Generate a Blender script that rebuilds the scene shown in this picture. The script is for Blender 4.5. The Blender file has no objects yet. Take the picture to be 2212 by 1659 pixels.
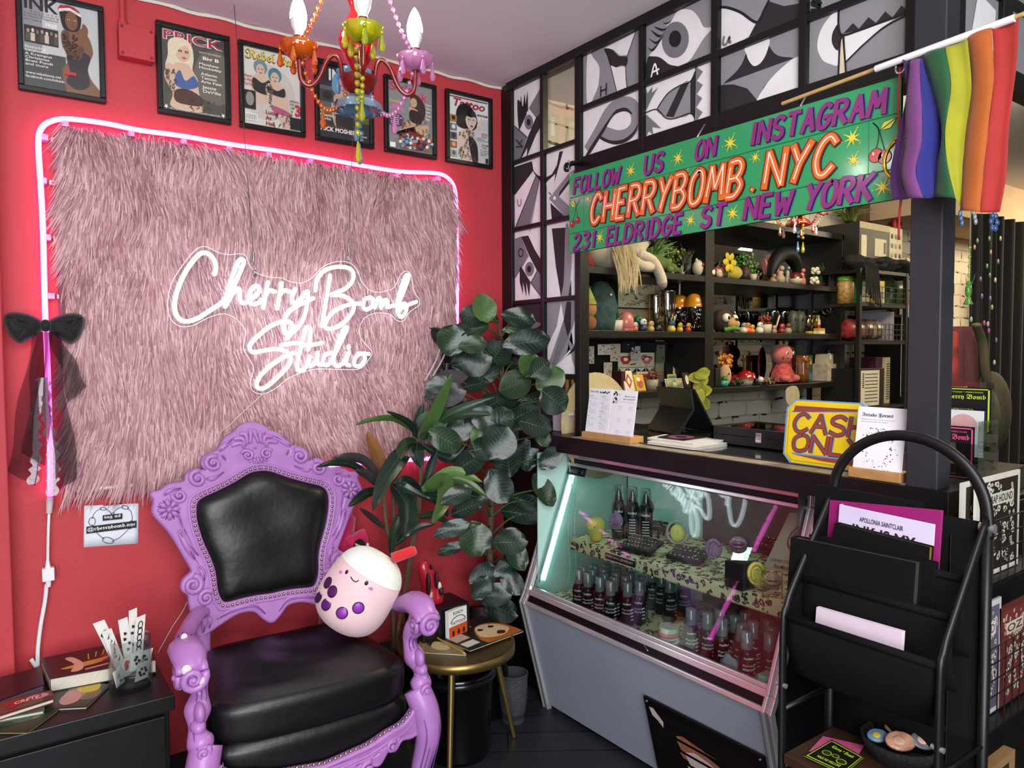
import bpy,bmesh,math,random
from math import sin,cos,pi,sqrt,atan2,radians
from mathutils import Vector as V,Matrix
random.seed(7)
SC=bpy.context.scene
COL=SC.collection
# ---------------------------------------------------------------- camera
CAM=V((-2.02,-2.85,1.55))
FOC=1599.74;CX,CY=1106.0,829.5
_yaw,_pit,_rol=0.62821,-0.045708,-0.005058
FW=V((sin(_yaw)*cos(_pit),cos(_yaw)*cos(_pit),sin(_pit)))
_r=V((cos(_yaw),-sin(_yaw),0));_u=_r.cross(FW)
RT=_r*cos(_rol)+_u*sin(_rol);UP=-_r*sin(_rol)+_u*cos(_rol)
cd=bpy.data.cameras.new('camera');cam=bpy.data.objects.new('camera',cd);COL.objects.link(cam)
cd.sensor_width=36;cd.sensor_fit='HORIZONTAL';cd.lens=FOC/2212*36;cd.clip_start=.05
cam.matrix_world=Matrix(((RT.x,UP.x,-FW.x,CAM.x),(RT.y,UP.y,-FW.y,CAM.y),(RT.z,UP.z,-FW.z,CAM.z),(0,0,0,1)))
SC.camera=cam
# ---------------------------------------------------------------- world, exposure
SC.view_settings.view_transform='Standard';SC.view_settings.look='None'
SC.view_settings.exposure=0.0;SC.view_settings.gamma=1.0;SC.view_settings.use_curve_mapping=False
W=bpy.data.worlds.new('world');SC.world=W;W.use_nodes=True
W.node_tree.nodes['Background'].inputs[0].default_value=(.86,.93,1,1)
W.node_tree.nodes['Background'].inputs[1].default_value=.32
SC.cycles.use_denoising=True
SC.cycles.max_bounces=7;SC.cycles.diffuse_bounces=3;SC.cycles.glossy_bounces=3
SC.cycles.transmission_bounces=4;SC.cycles.transparent_max_bounces=14
SC.cycles.caustics_reflective=False;SC.cycles.caustics_refractive=False
SC.cycles.sample_clamp_indirect=6.0
# ---------------------------------------------------------------- lights
def area(name,loc,target,sx,sy,power,col):
 d=bpy.data.lights.new(name,'AREA');d.shape='RECTANGLE';d.size=sx;d.size_y=sy;d.energy=power;d.color=col
 o=bpy.data.objects.new(name,d);COL.objects.link(o);o.location=loc
 o.rotation_euler=(V(target)-V(loc)).to_track_quat('-Z','Y').to_euler();return o
def point(name,loc,power,col,r=.03):
 d=bpy.data.lights.new(name,'POINT');d.energy=power;d.color=col;d.shadow_soft_size=r
 o=bpy.data.objects.new(name,d);COL.objects.link(o);o.location=loc;return o
area('storefront_daylight',(-2.9,-4.9,1.75),(-1.0,0,1.2),2.6,2.3,215,(.93,.97,1))
area('shop_ceiling_lamp',(-1.7,-3.3,2.72),(-1.5,-2.6,0),1.2,.5,60,(1,.97,.93))
area('studio_ceiling_lamp',(1.3,-1.5,2.7),(1.35,-.5,1.2),1.5,.5,62,(1,.84,.58))
area('studio_track_lamp',(4.9,-1.6,2.66),(4.9,-.9,1),1.4,.6,75,(1,.82,.56))
# ---------------------------------------------------------------- projection helpers (pixel of the 2212x1659 frame -> point on a real plane)
def ray(x,y):return FW+RT*((x-CX)/FOC)-UP*((y-CY)/FOC)
def hy(x,y,Y=0.0):d=ray(x,y);return CAM+d*((Y-CAM.y)/d.y)
def hx(x,y,X=0.0):d=ray(x,y);return CAM+d*((X-CAM.x)/d.x)
def hz(x,y,Z=0.0):d=ray(x,y);return CAM+d*((Z-CAM.z)/d.z)
def hp(x,y,P,N):d=ray(x,y);return CAM+d*((V(P)-CAM).dot(V(N))/d.dot(V(N)))
# ---------------------------------------------------------------- materials
def lin(h,k=1.0):
 if not isinstance(h,str):return(*h,1)
 h=h.lstrip('#');h=''.join(c*2 for c in h)if len(h)==3 else h;o=[]
 for i in(0,2,4):
  c=int(h[i:i+2],16)/255
  o.append(min(1,k*(c/12.92 if c<=.04045 else((c+.055)/1.055)**2.4)))
 return(*o,1)
_MC={}
def mat(hexc,rough=.5,metal=0,em=0,tr=0,ior=1.45,bump=0,bs=60,nv=.07,ns=9,sheen=0,coat=0,sss=0,alpha=1,spec=.5):
 key=(hexc,rough,metal,em,tr,ior,bump,bs,nv,ns,sheen,coat,sss,alpha,spec)
 if key in _MC:return _MC[key]
 m=bpy.data.materials.new('mat_%d'%len(_MC));_MC[key]=m;m.use_nodes=True
 nt=m.node_tree;b=nt.nodes['Principled BSDF'];L=nt.links.new;I=b.inputs
 I['Base Color'].default_value=lin(hexc);I['Roughness'].default_value=rough;I['Metallic'].default_value=metal
 I['IOR'].default_value=ior;I['Transmission Weight'].default_value=tr;I['Specular IOR Level'].default_value=spec
 if alpha<1:I['Alpha'].default_value=alpha
 if sheen:I['Sheen Weight'].default_value=sheen
 if coat:I['Coat Weight'].default_value=coat;I['Coat Roughness'].default_value=.12
 if sss:I['Subsurface Weight'].default_value=sss;I['Subsurface Radius'].default_value=(.01,.006,.004)
 if em:I['Emission Color'].default_value=lin(hexc);I['Emission Strength'].default_value=em
 if nv or bump:
  tc=nt.nodes.new('ShaderNodeTexCoord')
 if nv:
  n=nt.nodes.new('ShaderNodeTexNoise');n.inputs['Scale'].default_value=ns;n.inputs['Detail'].default_value=3
  L(tc.outputs['Object'],n.inputs['Vector'])
  r=nt.nodes.new('ShaderNodeMapRange');r.inputs['From Min'].default_value=.3;r.inputs['From Max'].default_value=.7
  r.inputs['To Min'].default_value=1-nv;r.inputs['To Max'].default_value=1+nv*.6
  L(n.outputs['Fac'],r.inputs['Value'])
  h=nt.nodes.new('ShaderNodeHueSaturation');h.inputs['Color'].default_value=lin(hexc)
  L(r.outputs['Result'],h.inputs['Value']);L(h.outputs['Color'],I['Base Color'])
 if bump:
  n2=nt.nodes.new('ShaderNodeTexNoise');n2.inputs['Scale'].default_value=bs;n2.inputs['Detail'].default_value=4
  L(tc.outputs['Object'],n2.inputs['Vector'])
  bp=nt.nodes.new('ShaderNodeBump');bp.inputs['Strength'].default_value=bump;bp.inputs['Distance'].default_value=.004
  L(n2.outputs['Fac'],bp.inputs['Height']);L(bp.outputs['Normal'],I['Normal'])
 return m
def glassmat(tint='#ffffff',refl=.12,rough=.02,name='pane'):
 key=('glass',tint,refl,rough)
 if key in _MC:return _MC[key]
 m=bpy.data.materials.new('glass_%d'%len(_MC));_MC[key]=m;m.use_nodes=True
 nt=m.node_tree;nt.nodes.clear();L=nt.links.new
 o=nt.nodes.new('ShaderNodeOutputMaterial');t=nt.nodes.new('ShaderNodeBsdfTransparent');g=nt.nodes.new('ShaderNodeBsdfGlossy')
 t.inputs[0].default_value=lin(tint);g.inputs['Roughness'].default_value=rough;g.inputs[0].default_value=(1,1,1,1)
 lw=nt.nodes.new('ShaderNodeLayerWeight');lw.inputs['Blend'].default_value=.25
 mr=nt.nodes.new('ShaderNodeMapRange');mr.inputs['To Min'].default_value=refl;mr.inputs['To Max'].default_value=min(1,refl+.30)
 mx=nt.nodes.new('ShaderNodeMixShader');L(lw.outputs['Fresnel'],mr.inputs['Value']);L(mr.outputs['Result'],mx.inputs[0])
 L(t.outputs[0],mx.inputs[1]);L(g.outputs[0],mx.inputs[2]);L(mx.outputs[0],o.inputs[0]);return m
def gem(tint,rough=.06):
 key=('gem',tint,rough)
 if key in _MC:return _MC[key]
 m=bpy.data.materials.new('gem_%d'%len(_MC));_MC[key]=m;m.use_nodes=True
 nt=m.node_tree;nt.nodes.clear();L=nt.links.new;N=nt.nodes.new
 o=N('ShaderNodeOutputMaterial');t=N('ShaderNodeBsdfTransparent');d=N('ShaderNodeBsdfTranslucent');d2=N('ShaderNodeBsdfDiffuse');g=N('ShaderNodeBsdfGlossy')
 t.inputs[0].default_value=lin(tint);d.inputs[0].default_value=lin(tint);d2.inputs[0].default_value=lin(tint);g.inputs['Roughness'].default_value=rough
 a=N('ShaderNodeMixShader');a.inputs[0].default_value=.5;b=N('ShaderNodeMixShader');b.inputs[0].default_value=.55;c=N('ShaderNodeMixShader');f=N('ShaderNodeLayerWeight');f.inputs['Blend'].default_value=.3
 mr=N('ShaderNodeMapRange');mr.inputs['To Min'].default_value=.08;mr.inputs['To Max'].default_value=.4;L(f.outputs['Fresnel'],mr.inputs['Value'])
 L(d.outputs[0],a.inputs[1]);L(d2.outputs[0],a.inputs[2]);L(t.outputs[0],b.inputs[1]);L(a.outputs[0],b.inputs[2]);L(mr.outputs['Result'],c.inputs[0]);L(b.outputs[0],c.inputs[1]);L(g.outputs[0],c.inputs[2]);L(c.outputs[0],o.inputs[0]);return m
# ---------------------------------------------------------------- objects
ORG={}
def org(o):return ORG.get(o.name,V((0,0,0)))if o else V((0,0,0))
def tag(o,label=None,cat=None,group=None,kind=None):
 if label:o['label']=label
 if cat:o['category']=cat
 if group:o['group']=group
 if kind:o['kind']=kind
 return o
def thing(name,label,cat,loc=(0,0,0),group=None):
 o=bpy.data.objects.new(name,None);COL.objects.link(o);o.location=V(loc);o.empty_display_size=.05
 ORG[o.name]=V(loc);return tag(o,label,cat,group)
def dup(o,loc,rotz=0,parent=None,label=None,group=None,scale=None):
 c=o.copy();COL.objects.link(c)
 if parent:c.parent=parent
 else:
  c.location=V(loc);c.rotation_euler=(0,0,rotz);ORG[c.name]=V(loc)
  if scale:c.scale=scale
  if label:c['label']=label
  if group:c['group']=group
 for ch in list(o.children):dup(ch,None,0,c)
 return c
def crom(pts,n=6,closed=False):
 """Catmull-Rom through the points"""
 P=[V(p)for p in pts];N=len(P);out=[]
 for i in range(N if closed else N-1):
  if closed:a,b,c,d=P[(i-1)%N],P[i],P[(i+1)%N],P[(i+2)%N]
  else:a,b,c,d=P[max(i-1,0)],P[i],P[i+1],P[min(i+2,N-1)]
  for k in range(n):
   t=k/n
   out.append(.5*((2*b)+(c-a)*t+(2*a-5*b+4*c-d)*t*t+(3*b-a-3*c+d)*t**3))
 if not closed:out.append(P[-1])
 return out
class MB:
 def __init__(s):s.v=[];s.f=[];s.m=[];s.s=[]
 def add(s,vs,fs,mi=0,sm=False):
  o=len(s.v);s.v+=[V(p)for p in vs]
  for f in fs:s.f.append([i+o for i in f]);s.m.append(mi);s.s.append(sm)
  return s
 def box(s,a,b,mi=0):
  x0,y0,z0=[min(a[i],b[i])for i in range(3)];x1,y1,z1=[max(a[i],b[i])for i in range(3)]
  return s.hexa([(x0,y0,z0),(x1,y0,z0),(x1,y1,z0),(x0,y1,z0),(x0,y0,z1),(x1,y0,z1),(x1,y1,z1),(x0,y1,z1)],mi)
 def hexa(s,p,mi=0):
  return s.add(p,[(3,2,1,0),(4,5,6,7),(0,1,5,4),(1,2,6,5),(2,3,7,6),(3,0,4,7)],mi)
 def obox(s,c,u,v,w,mi=0):
  """oriented box: centre, three half-extent vectors"""
  c,u,v,w=V(c),V(u),V(v),V(w)
  return s.hexa([c-u-v-w,c+u-v-w,c+u+v-w,c-u+v-w,c-u-v+w,c+u-v+w,c+u+v+w,c-u+v+w],mi)
 def tube(s,pts,r,n=8,closed=False,caps=True,mi=0,sm=True,flat=None,up=None):
  P=[V(p)for p in pts];N=len(P)
  if N<2:return s
  R=r if isinstance(r,(list,tuple))else[r]*N
  T=[]
  for i in range(N):
   a=P[(i-1)%N]if(closed or i)else P[i];b=P[(i+1)%N]if(closed or i<N-1)else P[i]
   t=(b-a);T.append(t.normalized()if t.length>1e-9 else V((0,0,1)))
  nrm=V(up)if up else(V((0,0,1))if abs(T[0].z)<.9 else V((1,0,0)))
  rings=[]
  for i in range(N):
   nrm=nrm-T[i]*nrm.dot(T[i])
   nrm=nrm.normalized()if nrm.length>1e-6 else T[i].orthogonal().normalized()
   bi=T[i].cross(nrm);fa,fb=flat if flat else(1,1)
   rings.append([P[i]+nrm*(cos(2*pi*k/n)*R[i]*fa)+bi*(sin(2*pi*k/n)*R[i]*fb)for k in range(n)])
  vs=[p for q in rings for p in q];fs=[]
  for i in range(N if closed else N-1):
   j=(i+1)%N
   for k in range(n):fs.append((i*n+k,i*n+(k+1)%n,j*n+(k+1)%n,j*n+k))
  if caps and not closed:fs.append(tuple(range(n-1,-1,-1)));fs.append(tuple(range((N-1)*n,N*n)))
  return s.add(vs,fs,mi,sm)
 def cyl(s,a,b,r,r2=None,n=16,mi=0,sm=True,caps=True):
  a,b=V(a),V(b);t=(b-a).normalized();u=t.orthogonal().normalized();w=t.cross(u);r2=r if r2 is None else r2
  vs=[a+u*cos(2*pi*k/n)*r+w*sin(2*pi*k/n)*r for k in range(n)]+[b+u*cos(2*pi*k/n)*r2+w*sin(2*pi*k/n)*r2 for k in range(n)]
  s.add(vs,[(k,(k+1)%n,n+(k+1)%n,n+k)for k in range(n)],mi,sm)
  if caps:s.add(vs,[tuple(range(n-1,-1,-1)),tuple(range(n,2*n))],mi)
  return s
 def lathe(s,prof,c,ax=(0,0,1),n=20,mi=0,sm=True,wav=None):
  c,t=V(c),V(ax).normalized();u=V((1,0,0))if abs(t.z)>.99 else t.orthogonal().normalized();w=t.cross(u);vs=[];fs=[]
  for(r,z)in prof:
   for k in range(n):
    rr=r*(1+(wav[0]*cos(wav[1]*2*pi*k/n)if wav else 0));vs.append(c+t*z+(u*cos(2*pi*k/n)+w*sin(2*pi*k/n))*rr)
  for i in range(len(prof)-1):
   for k in range(n):fs.append((i*n+k,i*n+(k+1)%n,(i+1)*n+(k+1)%n,(i+1)*n+k))
  return s.add(vs,fs,mi,sm)
 def ell(s,c,r,n=14,m=9,rot=None,mi=0,fn=None):
  if not isinstance(r,(list,tuple)):r=(r,r,r)
  vs=[];fs=[]
  for i in range(m+1):
   a=-pi/2+pi*i/m
   for k in range(n):
    b=2*pi*k/n;p=V((cos(a)*cos(b)*r[0],cos(a)*sin(b)*r[1],sin(a)*r[2]))
    if fn:p=fn(p)
    if rot:p=rot@p
    vs.append(V(c)+p)
  for i in range(m):
   for k in range(n):fs.append((i*n+k,i*n+(k+1)%n,(i+1)*n+(k+1)%n,(i+1)*n+k))
  return s.add(vs,fs,mi,True)
 def poly(s,pts,mi=0):return s.add(pts,[tuple(range(len(pts)))],mi)
 def prism(s,pts,vec,mi=0,sm=False,mside=None):
  n=len(pts);P=[V(p)for p in pts];Q=[p+V(vec)for p in P]
  s.add(P+Q,[tuple(range(n-1,-1,-1)),tuple(range(n,2*n))],mi)
  return s.add(P+Q,[(k,(k+1)%n,n+(k+1)%n,n+k)for k in range(n)],mi if mside is None else mside,sm)
 def grid(s,fn,nu,nv,mi=0,sm=True,wrap=False):
  vs=[fn(i/nu,j/nv)for j in range(nv+1)for i in range(nu+1)]
  return s.add(vs,[(j*(nu+1)+i,j*(nu+1)+i+1,(j+1)*(nu+1)+i+1,(j+1)*(nu+1)+i)for j in range(nv)for i in range(nu)],mi,sm)
 def strip(s,pts,nrm,w,mi=0):
  """flat painted stroke of width w (number or list) in the plane with normal nrm"""
  P=[V(p)for p in pts];N=len(P);nn=V(nrm).normalized();vs=[]
  for i in range(N):
   t=(P[min(i+1,N-1)]-P[max(i-1,0)]).normalized();b=nn.cross(t).normalized();ww=w[i]if isinstance(w,(list,tuple))else w
   vs+=[P[i]-b*ww/2,P[i]+b*ww/2]
  return s.add(vs,[(2*i,2*i+1,2*i+3,2*i+2)for i in range(N-1)],mi)
 def build(s,name,mats,parent=None,loc=None,bevel=0,sub=0,solid=0,seg=2):
  o3=V(loc)if loc is not None else org(parent)
  me=bpy.data.meshes.new(name);me.from_pydata([tuple(p-o3)for p in s.v],[],s.f)
  mats=mats if isinstance(mats,(list,tuple))else[mats]
  for m in mats:me.materials.append(m)
  me.polygons.foreach_set('material_index',[min(i,len(mats)-1)for i in s.m]);me.polygons.foreach_set('use_smooth',s.s);me.update()
  o=bpy.data.objects.new(name,me);COL.objects.link(o)
  if parent:o.parent=parent;ORG[o.name]=o3
  else:o.location=o3;ORG[o.name]=o3
  if solid:d=o.modifiers.new('solid','SOLIDIFY');d.thickness=solid;d.offset=0
  if bevel:d=o.modifiers.new('bevel','BEVEL');d.width=bevel;d.segments=seg;d.limit_method='ANGLE'
  if sub:d=o.modifiers.new('sub','SUBSURF');d.levels=sub;d.render_levels=sub
  return o
def struct(name,mb,m,**k):return tag(mb.build(name,m,**k),kind='structure')
# ---------------------------------------------------------------- lettering
def txtmesh(s,size=1.0,bold=0,shear=0,ext=0,space=1.0,align='LEFT',line=1.0):
 cu=bpy.data.curves.new('t','FONT');cu.body=s;cu.size=size;cu.offset=bold;cu.shear=shear;cu.extrude=ext
 cu.space_character=space;cu.align_x=align;cu.space_line=line;cu.resolution_u=3
 ob=bpy.data.objects.new('t',cu);COL.objects.link(ob)
 dg=bpy.context.evaluated_depsgraph_get();me=bpy.data.meshes.new_from_object(ob.evaluated_get(dg))
 vs=[v.co.copy()for v in me.vertices];fs=[list(p.vertices)for p in me.polygons]
 bpy.data.objects.remove(ob);bpy.data.curves.remove(cu);bpy.data.meshes.remove(me);return vs,fs
def text(mb,s,o,u,v,w=None,h=None,mi=0,bold=0,shear=0,off=0.0,space=1.0,align='LEFT',line=1.0):
 """write s with its lower left corner at o; u, v unit directions; fit to width w and/or height h"""
 vs,fs=txtmesh(s,1.0,bold,shear,0,space,align,line)
 if not vs:return
 x0=min(p.x for p in vs);x1=max(p.x for p in vs);y0=min(p.y for p in vs);y1=max(p.y for p in vs)
 kx=w/(x1-x0)if w else h/(y1-y0);ky=h/(y1-y0)if h else kx
 o,u,v=V(o),V(u),V(v);nn=u.cross(v).normalized()
 mb.add([o+u*((p.x-x0)*kx)+v*((p.y-y0)*ky)+nn*off for p in vs],fs,mi)
FRK={}
for i in range(26):
 FRK[chr(65+i)]=chr(0x1D56C+i);FRK[chr(97+i)]=chr(0x1D586+i)
def gothic(s):return ''.join(FRK.get(c,c)for c in s)
SF={
'A':['0,0 .5,1 1,0','.2,.38 .8,.38'],'B':['0,0 0,1','0,1 .6,1 .85,.8 .6,.55 0,.52','.55,.54 .95,.3 .6,.02 0,0'],
'C':['.95,.8 .6,1 .2,.85 0,.45 .2,.08 .55,0 .95,.2'],'D':['0,0 0,1','0,1 .6,.95 1,.5 .6,.05 0,0'],
'E':['.9,1 0,1 0,0 .95,0','0,.53 .75,.53'],'F':['.95,1 0,1 0,0','0,.52 .7,.52'],
'G':['.95,.85 .6,1 .15,.8 0,.4 .2,.05 .6,0 .95,.25 .95,.45 .5,.45'],'H':['0,0 0,1','1,0 1,1','0,.5 1,.5'],
'I':['.5,0 .5,1'],'J':['1,1 .9,.2 .5,0 .1,.15'],'K':['0,0 0,1','1,1 0,.42','.25,.55 1,0'],'L':['0,1 0,0 .9,0'],
'M':['0,0 .15,1 .5,.35 .85,1 1,0'],'N':['0,0 0,1 1,0 1,1'],'O':['.5,1 .1,.8 0,.45 .15,.08 .5,0 .88,.15 1,.55 .85,.9 .5,1'],
'P':['0,0 0,1','0,1 .7,.98 .95,.75 .7,.5 0,.48'],'R':['0,0 0,1','0,1 .65,.98 .9,.77 .65,.54 0,.5','.4,.5 1,0'],
'S':['.95,.85 .55,1 .12,.85 .15,.6 .8,.42 .92,.15 .5,0 0,.15'],'T':['0,1 1,1','.5,1 .5,0'],
'U':['0,1 .05,.25 .45,0 .9,.2 1,1'],'V':['0,1 .5,0 1,1'],'W':['0,1 .2,0 .5,.7 .75,0 1,1'],'X':['0,0 1,1','0,1 1,0'],
'Y':['0,1 .5,.48','1,1 .5,.48 .3,0'],'Z':['0,1 1,1 0,0 1,0'],'.':['.4,.02 .6,.08'],
'2':['.05,.78 .4,1 .85,.85 .8,.55 0,0 1,0'],'3':['.05,.9 .5,1 .9,.8 .5,.55 .95,.3 .6,0 0,.1'],'1':['.2,.75 .6,1 .6,0']}
SFW={'I':.3,'M':1.25,'W':1.25,'.':.28,'1':.5,'L':.8,'E':.82,'F':.8}
def sletters(s,o,u,v,w,h,slant=.2,gap=.28):
 """stroke letters of s laid out along u; returns lists of polylines"""
 tot=sum(SFW.get(c,1)+gap if c!=' ' else .6 for c in s)-gap;k=w/tot;x=0;out=[]
 for c in s:
  if c==' ':x+=.6;continue
  ww=SFW.get(c,1)
  for st in SF[c]:
   q=[tuple(map(float,p.split(',')))for p in st.split()]
   P=[V(o)+V(u)*((x+a*ww)*k)+(V(v)+V(u)*slant)*(b*h)for a,b in q]
   out.append((crom(P,5)if c in 'BCDGJOPRSU23' and len(q)>2 else P))
  x+=ww+gap
 return out
def bstroke(mb,P,n,w,mi,off=0.0,d=(0,0,0)):
 """brush stroke: bar with blunt ends, corners filled with discs"""
 mb.k=getattr(mb,'k',0)+1;nn=V(n);Q=[p+nn*(off+(mb.k%5)*4e-5)+V(d)for p in P]
 if len(Q)>5:
  a,b=(Q[0]-Q[1]).normalized()*w*.2,(Q[-1]-Q[-2]).normalized()*w*.2
  mb.strip([Q[0]+a]+Q[1:-1]+[Q[-1]+b],nn,w,mi);return
 for i in range(len(Q)-1):
  t=(Q[i+1]-Q[i]).normalized();b=nn.cross(t)+nn*(4e-4*(i%2)/w);e=t*(w*.22)
  b=nn.cross(t);z=nn*(2e-5*(i%2));Q[i],Q1=Q[i]+z,Q[i+1]+z
  mb.add([Q[i]-b*w/2-e,Q[i]+b*w/2-e,Q1+b*w/2+e,Q1-b*w/2+e],[(0,1,2,3)],mi);continue
# ================================================================ SHELL
red=mat('#b83c44',.55,bump=.25,bs=90,nv=.06,ns=3,spec=.35)
blk=mat('#0b0b0c',.42,bump=.15,bs=30,nv=.3)
blkwood=mat('#101012',.38,bump=.3,bs=45,nv=.35,ns=14)
ceilm=mat('#e2e0e0',.8,bump=.25,bs=4,nv=.05,ns=2)
def brickmat(name,c1,c2,mort,sc):
 m=bpy.data.materials.new(name);m.use_nodes=True;nt=m.node_tree;b=nt.nodes['Principled BSDF'];L=nt.links.new
 tc=nt.nodes.new('ShaderNodeTexCoord');mp=nt.nodes.new('ShaderNodeMapping');mp.inputs['Rotation'].default_value=(pi/2,0,0)
 br=nt.nodes.new('ShaderNodeTexBrick');br.inputs['Scale'].default_value=sc;br.inputs['Color1'].default_value=lin(c1);br.inputs['Color2'].default_value=lin(c2)
 br.inputs['Mortar'].default_value=lin(mort);br.inputs['Mortar Size'].default_value=.012;br.inputs['Brick Width'].default_value=.5;br.inputs['Row Height'].default_value=.18
 no=nt.nodes.new('ShaderNodeTexNoise');no.inputs['Scale'].default_value=7;no.inputs['Detail'].default_value=6
 ad=nt.nodes.new('ShaderNodeMixRGB');ad.blend_type='LINEAR_LIGHT';ad.inputs[0].default_value=.02
 L(tc.outputs['Object'],ad.inputs[1]);L(no.outputs['Color'],ad.inputs[2]);L(ad.outputs[0],mp.inputs[0]);L(mp.outputs[0],br.inputs['Vector'])
 L(tc.outputs['Object'],no.inputs['Vector'])
 mx=nt.nodes.new('ShaderNodeMixRGB');mx.blend_type='MULTIPLY';mx.inputs[0].default_value=.5;L(br.outputs['Color'],mx.inputs[1]);L(no.outputs['Fac'],mx.inputs[2])
 n3=nt.nodes.new('ShaderNodeTexNoise');n3.inputs['Scale'].default_value=11;n3.inputs['Detail'].default_value=8;L(tc.outputs['Object'],n3.inputs['Vector'])
 gt=nt.nodes.new('ShaderNodeMath');gt.operation='GREATER_THAN';gt.inputs[1].default_value=.56;L(n3.outputs['Fac'],gt.inputs[0])
 mu=nt.nodes.new('ShaderNodeMath');mu.operation='MULTIPLY';L(gt.outputs[0],mu.inputs[0]);L(br.outputs['Fac'],mu.inputs[1])
 m2=nt.nodes.new('ShaderNodeMixRGB');m2.inputs[2].default_value=lin('#2a2420');L(mu.outputs[0],m2.inputs[0]);L(br.outputs['Color'],m2.inputs[1])
 L(m2.outputs[0],b.inputs['Base Color']);b.inputs['Roughness'].default_value=.75
 bp=nt.nodes.new('ShaderNodeBump');bp.inputs['Strength'].default_value=.6;bp.inputs['Distance'].default_value=.01;bp.invert=True
 L(br.outputs['Fac'],bp.inputs['Height']);L(bp.outputs[0],b.inputs['Normal']);return m
brick=brickmat('painted_brick','#d9d2c0','#cfc6b2','#b8ae9a',1.9)
def floormat():
 m=bpy.data.materials.new('dark_planks');m.use_nodes=True;nt=m.node_tree;b=nt.nodes['Principled BSDF'];L=nt.links.new
 tc=nt.nodes.new('ShaderNodeTexCoord');br=nt.nodes.new('ShaderNodeTexBrick');br.inputs['Scale'].default_value=1;br.inputs['Brick Width'].default_value=1.2
 br.inputs['Row Height'].default_value=.14;br.inputs['Mortar Size'].default_value=.003;br.inputs['Color1'].default_value=lin('#1c1d21');br.inputs['Color2'].default_value=lin('#26272c');br.inputs['Mortar'].default_value=lin('#050506')
 mp=nt.nodes.new('ShaderNodeMapping');mp.inputs['Rotation'].default_value=(0,0,.6);L(tc.outputs['Object'],mp.inputs[0]);L(mp.outputs[0],br.inputs['Vector'])
 w=nt.nodes.new('ShaderNodeTexNoise');w.inputs['Scale'].default_value=3;w.inputs['Detail'].default_value=8
 m3=nt.nodes.new('ShaderNodeMapping');m3.inputs['Scale'].default_value=(1,22,1);L(mp.outputs[0],m3.inputs[0]);L(m3.outputs[0],w.inputs['Vector'])
 mx=nt.nodes.new('ShaderNodeMixRGB');mx.blend_type='OVERLAY';mx.inputs[0].default_value=.7;L(br.outputs['Color'],mx.inputs[1]);L(w.outputs['Fac'],mx.inputs[2])
 L(mx.outputs[0],b.inputs['Base Color']);b.inputs['Roughness'].default_value=.45;return m
H=2.765
struct('floor',MB().box((-4.5,-5.6,-.05),(8,.1,0)),floormat())
struct('ceiling',MB().box((-4.5,-5.6,H),(8,.1,H+.05)),ceilm)
struct('wall_left',MB().box((-4.5,0,0),(0,.1,H)),red)
struct('wall_back',MB().box((0,0,0),(8,.1,H)),brick)
struct('wall_pillar',MB().box((-4.5,-.10,0),(-1.945,0,H)),red,bevel=.004)
struct('wall_west',MB().box((-4.55,-5.6,0),(-4.5,.1,H)),mat('#b8b4b4',.8))
struct('wall_east',MB().box((6.45,-5.6,0),(6.5,.1,H)),brick)
w=MB();w.box((-4.5,-5.65,0),(8,-5.6,H));struct('wall_front',w,mat('#a8a6a8',.8))
struct('baseboard_left',MB().box((-1.945,-.015,0),(-.06,0,.09)),mat('#140608',.5))
struct('trim_1',MB().grid(lambda u,t:V((-1.945+1.945*u,-.004-.004*sin(u*40)**2,H-.012+.012*t+.003*sin(u*57))),60,1),mat('#d8cfc6',.8))
struct('trim_2',MB().box((3.2,-.5,2.46),(8,0,H)),mat('#c0a684',.7))
# ---------------------------------------------------------------- painted window partition between the shop and the studio (plane x = 0)
pf=thing('wall_partition','black steel framed window partition painted with grey and white shapes','partition',(0,-.9,1.2));pf['kind']='structure';del pf['label'];del pf['category']
FR=MB()
def ybar(y0,y1,z,t=.02,d=.03):FR.box((-.012,y0,z-t/2),(d-.012,y1,z+t/2))
def zbar(y,z0,z1,t=.02,d=.03):FR.box((-.014,y-t/2,z0),(d-.014,y+t/2,z1))
FR.box((-.005,-.062,0),(.06,0,H))
zbar(-.076,1.19,H,.03);zbar(-.312,1.19,H,.021);zbar(-.546,1.19,H,.034,.05)
FR.box((-.02,-1.9,2.727),(.04,-.06,H))
for z in(2.400,2.098,1.766):ybar(-.56,-.06,z,.018)
ybar(-.56,-.06,1.437,.022,.04)
YV=[-.56,-.898,-1.231,-1.553,-1.870]
zt=2.727
ybar(-1.88,-.53,2.302,.05,.06);ybar(-1.88,-.53,2.262,.035,.09)
for y,t in((-.898,.022),(-1.231,.028),(-1.553,.024),(-1.875,.045)):zbar(y,2.28,H,t)
zm=hx(1391,183).z
ybar(-1.87,-.56,zm,.022)
FR.build('window_frame',blk,pf,bevel=.002)
PANE=[mat('#e6e4e6',.6,nv=.05,ns=20),mat('#8c8c90',.6,nv=.04),mat('#a9a9ac',.6,nv=.04),mat('#26262a',.6,nv=.08),mat('#75757a',.6),mat('#dccdb0',.6),mat('#f4f3f4',.6,nv=.02),mat('#17171b',.6)]
PW,PG,PL,PB,PD,PT,PX,PK=range(8)
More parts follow.
